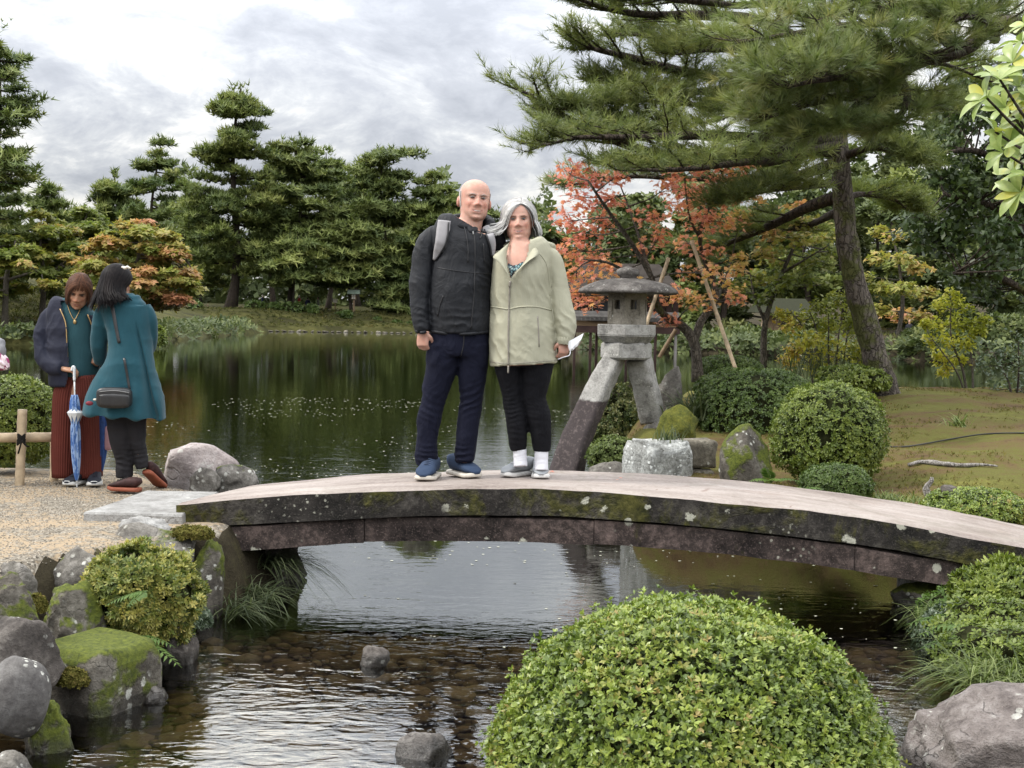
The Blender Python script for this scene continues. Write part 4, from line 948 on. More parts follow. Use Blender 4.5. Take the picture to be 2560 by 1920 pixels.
# ------------------------------------------------------------------ trees
def brush(n=24, L=1.0, wd=.03, ang=(.35, 1.0), span=.55, seed=0):
    """a pine shoot: needles set round a short axis along +z"""
    rg = np.random.default_rng(seed); V = []
    for k in range(n):
        a = rg.uniform(0, 2 * PI); an = rg.uniform(*ang); l = L * rg.uniform(.7, 1.1); z = span * rg.random()
        d = np.array([math.cos(a) * math.sin(an), math.sin(a) * math.sin(an), math.cos(an)]); s = np.array([-math.sin(a), math.cos(a), 0]) * wd
        b = np.array([0, 0, z]); V += [b - s * .5, b + s * .5, b + d * l]
    return np.array(V), np.arange(3 * n).reshape(-1, 3)
LF['pine'] = leaf_mat('black pine needle', [(.07, .094, .032), (.125, .155, .044), (.185, .21, .056), (.255, .255, .075)], .5, .3, .3, .9, .3)
LF['pine_n'] = leaf_mat('long pine needle', [(.062, .092, .033), (.12, .16, .047), (.195, .225, .066), (.29, .27, .10)], .45, .28, .4, 1.2, .3)
LF['pine_f'] = leaf_mat('distant pine needle', [(.060, .083, .028), (.112, .142, .043), (.175, .205, .06), (.24, .255, .08)], .6, .2, .2, .12, .35)
LF['pine_l'] = leaf_mat('distant light pine needle', [(.065, .095, .034), (.115, .15, .048), (.175, .21, .066), (.24, .25, .085)], .6, .2, .2, .12, .35)
LF['dark'] = leaf_mat('dark evergreen leaf', [(.024, .042, .014), (.045, .072, .020), (.078, .11, .030), (.13, .165, .046)], .4, .2, .4, .3, .35)
LF['shade'] = leaf_mat('forest leaf', [(.040, .057, .021), (.073, .095, .033), (.118, .14, .048), (.17, .18, .066)], .55, .2, .2, .08, .4)
LF['red'] = leaf_mat('maple leaf red to green', [(.62, .23, .19), (.68, .29, .21), (.66, .35, .19), (.56, .38, .145), (.39, .35, .10), (.23, .27, .075)], .5, .4, .25, 1.0, .12)
LF['green'] = leaf_mat('maple leaf green to orange', [(.09, .12, .027), (.16, .19, .042), (.26, .25, .057), (.37, .255, .09), (.43, .20, .11)], .5, .35, .25, .35, .3)
def attach(path, base, rng): pass

def pine_boughs(boughs, rng, needle, tuft_t, nside=15, ntw=6, side_len=.27, tuft_step=2, droop=.0, zup=.16):
    """boughs: list of (points (k,3), radius). returns branch parts and tuft positions / directions"""
    parts, TP, TD = [], [], []
    for pts, r0, start in boughs:
        P = smooth_path(pts, 26); n = len(P); Ltot = np.linalg.norm(np.diff(P, axis=0), axis=1).sum()
        P = P + .02 * Ltot * np.column_stack([n3(P * 1.7, k) for k in (1, 2, 3)]) * np.linspace(0, 1, n)[:, None] * .6
        parts.append(tube(P, r0 * (1 - np.linspace(0, 1, n)) ** .8 + .006, 7, True, .12, 9))
        T = unit(np.gradient(P, axis=0))
        for i in range(nside):
            u = start + (1 - start) * (i + rng.uniform(-.3, .3)) / nside; u = min(max(u, 0), .985); f = u * (n - 1); k = int(f)
            q = P[k] + (P[min(k + 1, n - 1)] - P[k]) * (f - k); t = T[k]
            lat = unit(np.cross(t, [0, 0, 1.])) * (1 if i % 2 else -1)
            sl = Ltot * side_len * (1.15 - .75 * u) * rng.uniform(.7, 1.2)
            d = unit(lat * rng.uniform(.6, 1.0) + t * rng.uniform(.5, .9) + np.array([0, 0, rng.uniform(-.12, .28)]))
            s = np.linspace(0, 1, 7)[:, None]
            S = q + d * sl * s + np.array([0, 0, 1]) * sl * (zup * s ** 2 - droop * s)
            S = S + .05 * sl * np.column_stack([n3(S * 4, k2) for k2 in (4, 5, 6)])
            parts.append(tube(S, np.linspace(max(r0 * .22, .010), .004, 7), 5, False))
            Ts = unit(np.gradient(S, axis=0))
            for j in range(ntw):
                v = .22 + .78 * (j + rng.uniform(0, .8)) / ntw; k2 = min(int(v * 6), 5); q2 = S[k2] + (S[k2 + 1] - S[k2]) * (v * 6 - k2)
                td = unit(Ts[k2] * .8 + unit(np.cross(Ts[k2], [0, 0, 1.])) * (1 if j % 2 else -1) * rng.uniform(.4, .9) + np.array([0, 0, rng.uniform(.0, .6)]) + rng.normal(0, .15, 3))
                tl = needle * rng.uniform(1.2, 2.6)
                parts.append((np.array([q2 - [0, 0, .004], q2 + [0, 0, .004], q2 + td * tl]), np.array([[0, 1, 2]])))
                for m_ in range(tuft_step):
                    TP.append(q2 + td * tl * (1 - .42 * m_)); TD.append(td + np.array([0, 0, .25]) + rng.normal(0, .2, 3))
            TP.append(S[-1]); TD.append(Ts[-1] + [0, 0, .2])
        TP.append(P[-1]); TD.append(T[-1])
    return parts, np.array(TP), np.array(TD)

# --- the leaning pine on the right shore
def dp(*L): return [WD(x, y, Y) for x, y, Y in L]
rng = np.random.default_rng(3)
pine = empty('pine_tree', (*WD(1917, 868, 15.6)[:2], .6), 'tall leaning black pine with mossy trunk and boughs sweeping left over the pond', 'tree')
TR = smooth_path(dp((1922, 905, 15.6), (1917, 868, 15.6), (1897, 790, 15.55), (1868, 690, 15.5), (1845, 600, 15.45), (1829, 510, 15.4), (1821, 420, 15.35), (1815, 330, 15.3), (1808, 250, 15.3), (1795, 150, 15.2), (1775, 30, 15.2), (1760, -90, 15.2), (1735, -240, 15.2)), 60)
rr_ = np.interp(np.linspace(0, 1, 60), [0, .04, .1, .25, .5, .75, 1], [.30, .215, .17, .145, .115, .085, .045])
B = []
def bg(pts, r, start=.3): B.append((np.array(dp(*pts)), r, start))
bg([(1815, 325, 15.3), (1640, 320, 14.8), (1530, 345, 14.3), (1400, 325, 13.9), (1250, 262, 13.5), (1128, 200, 13.2)], .085, .28)
bg([(1810, 300, 15.3), (1680, 300, 14.0), (1520, 290, 13.2), (1380, 300, 12.9), (1260, 300, 12.8), (1180, 318, 12.8)], .06, .3)
bg([(1803, 235, 15.3), (1640, 175, 15), (1540, 165, 14.6), (1420, 140, 14.2), (1300, 110, 14), (1265, 100, 14)], .08, .3)
bg([(1800, 190, 15.2), (1650, 120, 15.6), (1480, 90, 15.6), (1330, 70, 15.4)], .06, .35)
bg([(1790, 120, 15.2), (1620, 40, 14.8), (1430, 35, 14.5), (1290, 15, 14.2), (1225, -10, 14.0)], .07, .28)
bg([(1778, 50, 15.2), (1600, -40, 14.8), (1450, -60, 14.4), (1290, -70, 14)], .06, .3)
bg([(1795, 150, 15.2), (1700, 110, 13.9), (1580, 110, 13.2), (1460, 120, 12.8)], .05, .35)
bg([(1783, 80, 15.2), (1700, 10, 13.8), (1580, 10, 13.1), (1450, 0, 12.7), (1360, -15, 12.6)], .05, .35)
bg([(1817, 345, 15.3), (1720, 380, 15.6), (1600, 390, 15.8), (1460, 385, 16), (1340, 380, 16.2), (1210, 405, 16.4)], .06, .3)
bg([(1821, 420, 15.35), (1740, 450, 15.7), (1660, 490, 16), (1560, 530, 16.4), (1480, 545, 16.8)], .075, .35)
bg([(1824, 450, 15.35), (1760, 480, 16.4), (1690, 500, 17.2), (1620, 480, 17.8)], .05, .35)
bg([(1819, 395, 15.35), (1750, 400, 14.4), (1660, 410, 13.8), (1580, 430, 13.5)], .045, .35)
bg([(1816, 340, 15.3), (1880, 320, 15.0), (1950, 330, 14.8), (1990, 350, 14.6)], .045, .3)
bg([(1810, 280, 15.3), (1890, 240, 15.4), (1970, 230, 15.4), (2060, 240, 15.4)], .05, .3)
bg([(1822, 430, 15.35), (1860, 420, 15.9), (1930, 430, 16.4), (1960, 450, 16.6)], .04, .3)
bg([(1805, 245, 15.3), (1790, 260, 14.2), (1750, 280, 13.2), (1720, 300, 12.5)], .045, .3)
bg([(1800, 200, 15.2), (1850, 200, 14), (1900, 220, 13.1)], .04, .3)
bg([(1812, 300, 15.3), (1740, 330, 15.9), (1640, 360, 16.6), (1500, 360, 17.2)], .05, .3)
bg([(1785, 90, 15.2), (1900, 40, 15.4), (2050, 30, 15.6), (2150, 60, 15.6)], .05, .3)
bg([(1798, 170, 15.2), (1900, 140, 16), (2040, 140, 16.6), (2150, 180, 17)], .05, .3)
bg([(1806, 260, 15.3), (1690, 240, 14.5), (1560, 230, 14.0), (1430, 220, 13.7), (1330, 215, 13.5)], .05, .25)
bg([(1812, 310, 15.3), (1700, 340, 13.6), (1580, 355, 12.9), (1450, 365, 12.6), (1330, 360, 12.5)], .05, .25)
bg([(1700, 325, 15), (1560, 300, 15.4), (1420, 290, 15.4), (1290, 300, 15.2), (1180, 270, 15)], .045, .25)
bg([(1640, 178, 15), (1500, 200, 14.6), (1380, 190, 14.4), (1280, 170, 14.3)], .045, .25)
bg([(1500, 338, 14.2), (1400, 280, 13.8), (1300, 240, 13.4), (1200, 235, 13.1)], .035, .2)
bg([(1800, 210, 15.2), (1720, 200, 14.3), (1640, 230, 13.5), (1560, 260, 13.0)], .045, .3)
bg([(1770, 0, 15.2), (1700, -60, 14), (1560, -80, 13), (1440, -60, 12.6)], .05, .3)
parts, TP, TD = pine_boughs(B, rng, .085, 14, 20, 7, .25, 4, .0, .10)
V, F = tube(TR, rr_, 18, True, .13, 5); mesh('trunk', V, F, M['bark_pine'], pine)
V, F = join(parts); mesh('boughs', V, F, M['bark_dark'], pine)
t = brush(15, 1, .068, (.35, 1.15), .6, 1)
V, F, r = scatter(*t, frames(TD, rng, rng.uniform(.085, .135, len(TP))), TP, np.clip(.48 + .2 * rng.normal(0, 1, len(TP)), 0, 1))
mesh('crown', V, F, LF['pine'], pine, rnd=r)['kind'] = 'stuff'

# --- near bough reaching in from the right, of a pine whose trunk stands outside the picture
rng = np.random.default_rng(8); B = []
px0 = WD(2560, 900, 9.4); pn = empty('pine_tree', (px0[0], px0[1], .45), 'long-needled pine bough reaching in from the upper right, nearest the viewer', 'tree')
TR2 = smooth_path([(px0[0], px0[1], .4), (px0[0] + .05, px0[1], 1.3), (px0[0] - .12, px0[1] - .1, 2.3), (px0[0] - .1, px0[1] - .2, 3.4), (px0[0] - .3, px0[1] - .2, 4.8)], 30)
V, F = tube(TR2, np.linspace(.24, .09, 30), 16, True, .12, 5); mesh('trunk', V, F, M['bark_pine'], pn)
q0 = TR2[19]
lim = [q0, *dp((2215, 62, 9.2), (2080, 110, 9.0), (1960, 150, 8.9), (1862, 200, 8.8))]
Bm = (np.array(lim), .075, .42); B.append(Bm)
for pts in [[(2080, 110, 9.0), (1980, 60, 8.7), (1850, 55, 8.5), (1700, 75, 8.4), (1590, 95, 8.3)], [(1960, 150, 8.9), (1860, 130, 8.5), (1740, 150, 8.3), (1640, 172, 8.2)], [(1862, 200, 8.8), (1780, 215, 8.6), (1700, 240, 8.5), (1655, 258, 8.45)],
            [(2000, 135, 8.9), (1900, 20, 8.9), (1800, -10, 8.8), (1720, 10, 8.7)], [(2150, 85, 9.1), (2080, 20, 8.9), (1980, 0, 8.7), (1880, -20, 8.6)], [(2150, 85, 9.1), (2150, 60, 8.6), (2110, 40, 8.3), (2060, 50, 8.1)],
            [(1900, 175, 8.85), (1860, 220, 8.6), (1800, 270, 8.5), (1770, 290, 8.5)], [(1940, 160, 8.9), (1960, 210, 8.7), (1940, 260, 8.6), (1900, 285, 8.6)], [(2080, 110, 9), (2000, 120, 8.5), (1930, 130, 8.3), (1870, 120, 8.2)], [(1862, 200, 8.8), (1830, 170, 8.4), (1760, 175, 8.1), (1700, 190, 8.0)], [(2060, 118, 9), (2040, 60, 9.1), (1960, 20, 9.3), (1820, 30, 9.5)]]:
    B.append((np.array(dp(*pts)), .028, .22))
parts, TP, TD = pine_boughs(B, rng, .10, 0, 12, 5, .32, 2, .03, .12)
V, F = join(parts); mesh('boughs', V, F, M['bark_dark'], pn)
t = brush(52, 1, .030, (.35, 1.25), .42, 2)
V, F, r = scatter(*t, frames(TD, rng, rng.uniform(.10, .14, len(TP))), TP, np.clip(.52 + .2 * rng.normal(0, 1, len(TP)), 0, 1))
mesh('crown', V, F, LF['pine_n'], pn, rnd=r)['kind'] = 'stuff'

# --- leafy branch with large leaves at the right edge: every leaf an object
rl = empty('rhododendron_shrub', (2.45, 4.75, .1), 'rhododendron branch with big pale green leaves at the right edge', 'shrub')
lm = leaf_mat('large glossy leaf', [(.15, .21, .05), (.22, .29, .085), (.33, .39, .14), (.42, .40, .07)], .35, .3, .5, 3)
LFM = []
for k in range(6):
    n = 9; tt = np.linspace(0, 1, n); wv = np.array([.02, .06, .115, .155, .18, .185, .16, .10, .0]); cv = .10 * math.sin(k) + .05
    c0 = np.column_stack([tt, tt * 0, cv * np.sin(tt * 2.4) - .12 * tt ** 2])
    Vl = np.concatenate([c0, c0 + np.column_stack([tt * 0, wv, wv * .28]), c0 - np.column_stack([tt * 0, wv, -wv * .28])]); i = np.arange(n - 1)
    Fl = np.concatenate([np.stack([i, i + 1, n + i + 1, n + i], 1), np.stack([i + 1, i, 2 * n + i, 2 * n + i + 1], 1)])
    LFM.append(mesh('leaf', Vl, Fl, lm, rnd=np.full(3 * n, [.2, .35, .5, .6, .7, .95][k]), data_only=True))
rng = np.random.default_rng(4)
WP = [(2208, 92), (2188, 135), (2160, 172), (2202, 188), (2132, 212), (2172, 232), (2205, 262), (2150, 285), (2182, 305), (2210, 330), (2168, 330), (2192, 372), (2205, 415), (2215, 55), (2225, 225), (2230, 300), (2225, 140), (2228, 385)]
st = []; mains = [smooth_path([(2.45, 4.75, .1), (2.5, 4.75, 1.0), (2.35, 4.7, 1.7), (2.05, 4.6, 2.3), (1.95, 4.55, 2.75)], 24), smooth_path([(2.45, 4.75, .3), (2.35, 4.7, 1.2), (2.1, 4.6, 1.9), (1.9, 4.55, 2.3)], 24)]
for Pm in mains: st.append(tube(Pm, np.linspace(.03, .008, 24), 7, True))
allm = np.concatenate(mains)
for (x, y) in WP:
    q = WD(x, y, rng.uniform(4.35, 4.75)); b = allm[np.argmin(((allm - q - [.12, 0, -.12]) ** 2).sum(1))]
    st.append(tube(smooth_path([b, (b + q) / 2 + [0, 0, -.03], q], 8), np.linspace(.008, .004, 8), 5, False))
    ax = unit(np.array([-.55, -.35, .45]) + rng.normal(0, .25, 3)); nL = int(rng.integers(6, 9)); fr_ = frames(ax[None], rng)[0]
    for k in range(nL):
        a = k * 2 * PI / nL + rng.normal(0, .2); u = rng.uniform(.05, .65)
        d = fr_ @ np.array([math.cos(a) * math.cos(u), math.sin(a) * math.cos(u), math.sin(u)]); s = fr_ @ np.array([-math.sin(a), math.cos(a), 0]); nn = np.cross(d, s)
        L = rng.uniform(.075, .112); Mx = Matrix([[*(np.array([d[i], s[i], nn[i]]) * L), q[i] - (2.45, 4.75, .1)[i]] for i in range(3)] + [[0, 0, 0, 1]])
        o = bpy.data.objects.new('leaf', LFM[int(rng.integers(0, 6)) if rng.random() < .5 else int(rng.integers(1, 4))]); link(o, rl); o.matrix_basis = Mx
V, F = join(st); mesh('stem', V, F, M['bark_dark'], rl)

# --- trees made of leaf sprays
star = []
for a in (-1.15, -.55, 0, .55, 1.15):
    l = 1 - .28 * abs(a); d = np.array([math.sin(a) * l, math.cos(a) * l, -.12 * abs(a)]); s = np.array([math.cos(a), -math.sin(a), 0]) * .14
    star += [np.zeros(3), d * .5 - s, d, d * .5 + s]
STAR = (np.array(star), np.arange(20).reshape(5, 4))
tri3 = []
for a in (-.9, 0, .9):
    l = 1 - .2 * abs(a); d = np.array([math.sin(a) * l, math.cos(a) * l, -.1 * abs(a)]); s = np.array([math.cos(a), -math.sin(a), 0]) * .2
    tri3 += [np.zeros(3), d * .5 - s, d, d * .5 + s]
TRI = (np.array(tri3), np.arange(12).reshape(3, 4))
OVAL = (np.array([[0, 0, 0], [.28, .45, .04], [0, 1, -.05], [-.28, .45, .04]]), np.array([[0, 1, 2, 3]]))
CLUMP = whorl(5, 1, .55, .35, False, 9); CLUMP4 = whorl(4, 1, .55, .35, False, 10)
def sprays(blobs, rng, per, leaf, tmpl, flat=.45, tilt=.45, hang=0.0, wobble=.22, layers=0):
    """blobs rows: centre (3), radius, hue offset"""
    P, N, RV, = [], [], []
    for b in blobs:
        c, r, hue = np.array(b[:3]), b[3], b[4]
        n = int(per * max(.25, r * r / .1)) if per < 4000 else int(per)
        q = unit(rng.normal(0, 1, (n, 3))) * (rng.random((n, 1)) ** .45)
        q = q * (1 + .5 * n3(q * 2.2 + c, 3)[:, None]); 
        if layers: q[:, 2] = (np.round(q[:, 2] * layers) + rng.normal(0, .16, n)) / layers
        q = q * r * np.array([1, 1, flat])
        k = n3((q + c) / r * 2.3, 8) > -.28
        q = q[k]; P.append(q + c); N.append(np.column_stack([q[:, 0] / r * .5, q[:, 1] / r * .5, np.ones(len(q))]) + rng.normal(0, tilt, q.shape) + [0, 0, -hang])
        RV.append(np.clip(hue + rng.normal(0, .11, len(q)), 0, 1))
    P, N, RV = np.concatenate(P), np.concatenate(N), np.concatenate(RV)
    return scatter(tmpl[0], tmpl[1], frames(N, rng, leaf * rng.uniform(.7, 1.25, len(P))), P, RV)
def limb_net(trunks, blobs, rng, r=.012, seg=5):
    """twigs from each blob to the nearest point of a limb"""
    A = np.concatenate(trunks); out = []
    for b in blobs:
        c = np.array(b[:3]); q = A[np.argmin(((A - c) ** 2).sum(1) + np.maximum(A[:, 2] - c[2], 0) ** 2 * 3)]
        P = smooth_path([q, (q + c) / 2 + rng.normal(0, .06, 3) * np.linalg.norm(c - q) * [1, 1, .6], c], 8)
        out.append(tube(P, np.linspace(r, r * .3, 8), seg, False))
        for _ in range(3):
            e = c + rng.normal(0, .5, 3) * b[3] * [1, 1, .4]; out.append(tube(np.array([P[5], (P[5] + e) / 2 + [0, 0, .02], e]), [r * .4, r * .3, r * .15], 4, False))
    return out
def tree_blobs(name, label, base, limbs, blobs, leaf, per, tmpl, m, bark='bark_maple', group=None, seed=0, r=.012, **kw):
    rng = np.random.default_rng(seed); root = empty(name, base, label, 'tree', group)
    parts = []; paths = []
    for pts, r0, r1 in limbs:
        P = smooth_path(pts, 22); paths.append(P); parts.append(tube(P, np.linspace(r0, r1, 22), 9, True, .1, 8))
    V, F = join(parts); mesh('trunk', V, F, M[bark], root)
    V, F = join(limb_net(paths, blobs, rng, r)); mesh('branches', V, F, M[bark], root)['kind'] = 'stuff'
    V, F, rv = sprays(blobs, rng, per, leaf, tmpl, **kw); mesh('crown', V, F, LF[m] if isinstance(m, str) else m, root, rnd=rv)['kind'] = 'stuff'
    return root
def db(L, Y, jitter=.5, seed=0):
    rg = np.random.default_rng(seed); out = []
    for x, y, r, h in L:
        Yq = Y + rg.normal(0, jitter); out.append((*WD(x, y, Yq), r * 1.15729 * mpp(Yq), h))
    return out
# red maple behind the lantern
bl = [(1228, 372, 40, .02), (1262, 365, 34, .03), (1300, 392, 42, .06), (1335, 378, 30, .08), (1232, 425, 42, .08), (1275, 440, 48, .10), (1322, 430, 40, .06), (1225, 478, 42, .10), (1262, 505, 46, .12), (1302, 485, 36, .16), (1240, 545, 44, .18), (1285, 560, 44, .24), (1235, 595, 36, .26), (1275, 612, 44, .32), (1318, 585, 36, .34), (1262, 655, 36, .22), (1300, 640, 34, .36), (1235, 640, 26, .2),
      (1478, 372, 44, .14), (1520, 350, 36, .12), (1560, 378, 44, .16), (1600, 352, 38, .18), (1445, 400, 36, .14), (1490, 420, 50, .18), (1540, 425, 46, .24), (1590, 415, 42, .34), (1632, 425, 28, .5), (1460, 460, 44, .24), (1510, 475, 48, .22), (1560, 480, 40, .38), (1605, 470, 30, .55), (1400, 470, 34, .12), (1425, 510, 34, .2), (1480, 525, 38, .24), (1530, 535, 36, .28), (1395, 540, 28, .22),
      (1490, 590, 30, .4), (1540, 590, 36, .5), (1590, 560, 34, .62), (1420, 640, 34, .26), (1470, 640, 38, .42), (1520, 650, 36, .5), (1440, 690, 26, .2), (1580, 620, 30, .6), (1360, 610, 28, .44), (1590, 645, 26, .25)]
base = WD(1507, 815, 15.2)
tree_blobs('maple_tree', 'red and orange maple behind the stone lantern, held by bamboo poles', base,
    [(dp((1507, 825, 15.2), (1505, 780, 15.2), (1499, 738, 15.2), (1475, 705, 15.2), (1440, 685, 15.1), (1420, 660, 15.0), (1408, 600, 14.9), (1360, 520, 14.8), (1310, 450, 14.7), (1270, 390, 14.6)), .075, .012),
     (dp((1499, 738, 15.2), (1517, 690, 15.3), (1547, 650, 15.4), (1538, 600, 15.4), (1520, 560, 15.3), (1512, 500, 15.2), (1540, 430, 15.1), (1560, 370, 15.1)), .05, .010),
     (dp((1408, 600, 14.9), (1395, 560, 15.2), (1370, 480, 15.6), (1340, 400, 15.8)), .03, .008), (dp((1420, 660, 15), (1380, 610, 14.6), (1320, 570, 14.4), (1260, 560, 14.3)), .03, .008),
     (dp((1547, 650, 15.4), (1560, 620, 15.8), (1580, 560, 16), (1600, 460, 16.1)), .022, .006), (dp((1515, 520, 15.2), (1490, 470, 15), (1480, 400, 14.9)), .02, .006)],
    db(bl, 15.1, .35, 1), .062, 210, STAR, 'red', seed=41, flat=.72, tilt=.5)
# green and orange maple to its right
bl = [(1700, 470, 40, .78), (1745, 480, 36, .6), (1665, 505, 36, .82), (1710, 515, 44, .6), (1760, 510, 40, .45), (1800, 500, 28, .35), (1655, 550, 40, .7), (1700, 560, 48, .35), (1750, 560, 44, .25), (1790, 545, 30, .25), (1640, 600, 40, .4), (1690, 610, 46, .2), (1740, 605, 36, .2), (1600, 620, 36, .35), (1730, 445, 22, .95), (1650, 645, 34, .15), (1590, 585, 26, .85)]
tree_blobs('maple_tree', 'green maple with orange tips left of the pine trunk', np.array([*WD(1655, 815, 16.8)[:2], .5]),
    [([np.array([*WD(1655, 815, 16.8)[:2], .45]), *dp((1650, 740, 16.8), (1660, 670, 16.8), (1690, 590, 16.7), (1720, 520, 16.6), (1735, 460, 16.6))], .05, .01), (dp((1655, 700, 16.8), (1630, 640, 16.9), (1620, 590, 17)), .025, .008), (dp((1690, 590, 16.7), (1740, 560, 16.4), (1790, 530, 16.2)), .02, .006)],
    db(bl, 16.8, .45, 2), .066, 240, STAR, 'green', seed=42, flat=.6, tilt=.5)
# maple across the water at the right, behind the pine trunk
bl = [(1900, 500, 26, .5), (1935, 510, 30, .55), (1900, 560, 34, .55), (1950, 560, 34, .6), (1985, 580, 30, .75), (1905, 620, 36, .4), (1955, 625, 38, .5), (2000, 630, 30, .6), (1900, 668, 30, .6), (1945, 680, 34, .75), (1990, 680, 28, .7), (1870, 600, 26, .4)]
bY = 63.0
tree_blobs('maple_tree', 'brownish green maple across the water behind the pine trunk', np.array([*WD(1945, 760, bY)[:2], .5]), [([np.array([*WD(1945, 760, bY)[:2], .4]), *dp((1942, 720, bY), (1950, 650, bY), (1940, 560, bY), (1925, 500, bY))], .16, .03)],
    db(bl, bY, 1.0, 3), .26, 26, TRI, 'green', seed=43, r=.04, flat=.5, tilt=.4)
# yellowing shrub and sapling
bl = [(1770, 665, 34, .3), (1815, 655, 36, .35), (1730, 690, 30, .4), (1790, 710, 38, .4), (1840, 700, 32, .3), (1705, 705, 26, .7), (1750, 740, 36, .55), (1805, 760, 38, .5), (1845, 750, 30, .45), (1715, 760, 26, .8), (1760, 790, 30, .5), (1700, 780, 22, .85), (1860, 660, 24, .3), (1690, 680, 20, .6), (1865, 770, 22, .4)]
b0 = np.array([*WD(1790, 830, 16.3)[:2], .55])
tree_blobs('deciduous_shrub', 'yellow and orange leafed shrub left of the pine trunk base', b0, [([b0 + [dx * .08, 0, -.1], b0 + [dx * .12, 0, .35], *dp((1790 + dx * 32, 720, 16.3), (1790 + dx * 52, 670, 16.3))], .018, .005) for dx in (-1.6, -.8, 0, .7, 1.3)],
    db(bl, 16.3, .3, 4), .066, 640, OVAL, 'yshrub', seed=44, flat=.8, tilt=.6, r=.008)['category'] = 'shrub'
bl = [(2060, 640, 26, .4), (2035, 660, 22, .4), (2080, 665, 24, .35), (2065, 700, 28, .4), (2025, 700, 22, .5), (2095, 700, 20, .3), (2050, 735, 26, .5), (2090, 740, 22, .5), (2010, 735, 18, .6), (2030, 770, 24, .6), (2070, 780, 24, .55), (2125, 690, 16, .4), (2115, 715, 18, .4), (2040, 800, 18, .8), (2000, 700, 16, .4)]
b0 = np.array([*WD(2095, 850, 16.9)[:2], .65])
tree_blobs('deciduous_shrub', 'thin sapling with bright yellow leaves near the right edge', b0, [([b0 + [0, 0, -.1], *dp((2080, 800, 16.9), (2055, 730, 16.9), (2055, 640, 16.9))], .022, .006), ([b0 + [.06, 0, -.1], *dp((2100, 790, 17), (2095, 720, 17), (2120, 690, 17))], .018, .005), ([b0 + [.02, 0, -.1], *dp((2070, 810, 16.8), (2035, 760, 16.8), (2005, 720, 16.8))], .014, .004)],
    db(bl, 16.9, .2, 5), .064, 620, OVAL, 'ytree', seed=45, flat=.8, tilt=.6, r=.007)['category'] = 'shrub'
bl = [(2150, 760, 36, .4), (2195, 740, 36, .4), (2170, 800, 40, .4), (2215, 790, 44, .5), (2130, 790, 26, .4), (2200, 840, 36, .4), (2150, 840, 28, .4), (2240, 840, 40, .4), (2245, 730, 40, .4)]
b0 = np.array([*WD(2190, 880, 15.8)[:2], .6])
tree_blobs('wild_shrub', 'loose grey green shrub at the right edge by the fallen branches', b0, [([b0, *dp((2180, 830, 15.8), (2150, 770, 15.8))], .02, .005), ([b0, *dp((2200, 820, 15.8), (2200, 740, 15.8))], .02, .005), ([b0, *dp((2220, 830, 15.8), (2240, 740, 15.8))], .02, .005)],
    db(bl, 15.8, .25, 6), .055, 300, OVAL, 'silver', bark='bark_dark', seed=46, flat=.9, tilt=.8, r=.006)['category'] = 'shrub'
# dark glossy evergreen at the right
rg = np.random.default_rng(47); bl = []
for _ in range(120):
    x, y = rg.uniform(1925, 2330), rg.uniform(150, 650)
    if x < 1960 + abs(y - 440) * .28 - 20 * math.sin(y / 37.): continue
    if y > 560 and x < 2010: continue
    bl.append((x, y, rg.uniform(30, 52), .22 + .3 * rg.random()))
bT = WD(2270, 900, 18.4)
tree_blobs('evergreen_tree', 'dense dark glossy evergreen with drooping foliage at the right edge', np.array([bT[0], bT[1], .5]), [([(bT[0], bT[1], .4), *dp((2262, 700, 18.4), (2240, 500, 18.4), (2200, 300, 18.4), (2170, 160, 18.4))], .24, .05), (dp((2245, 540, 18.4), (2150, 450, 17.9), (2040, 420, 17.5)), .08, .02), (dp((2260, 660, 18.4), (2160, 600, 18), (2060, 590, 17.6)), .07, .02), (dp((2220, 400, 18.4), (2120, 330, 18), (2030, 330, 17.7)), .07, .02)],
    db(bl, 18.3, .8, 7), .11, 210, OVAL, 'dark', bark='bark_dark', seed=48, flat=1.0, tilt=.9, hang=.5, r=.015)
# bamboo props of the red maple
def pole(name, label, a, b, r, m, cat='prop', group=None, rings=True, seg=10):
    P = np.linspace(a, b, 26); n = 26; rad = np.full(n, r)
    if rings: rad = rad * (1 + .16 * (np.arange(n) % 5 == 0))
    V, F = tube(P, rad, seg); o = mesh(name, V, F, M[m], origin=np.asarray(a)); return tag(o, label, cat, group)
GP = 'bamboo poles propping the red maple'
pole('bamboo_prop', 'long bamboo pole leaning against the red maple, right of its trunk', WD(1590, 800, 14.6), WD(1494, 520, 15.0), .022, 'bamboo', 'prop', GP)
pole('bamboo_prop', 'bamboo pole slanting down behind the lantern platform', WD(1385, 735, 14.6), WD(1444, 558, 14.9), .022, 'bamboo', 'prop', GP)
pole('bamboo_prop', 'short mossy pole standing in the water right of the lantern base', WD(1424, 772, 17.0), WD(1460, 712, 17.0), .026, 'bamboo_dark', 'prop', GP)

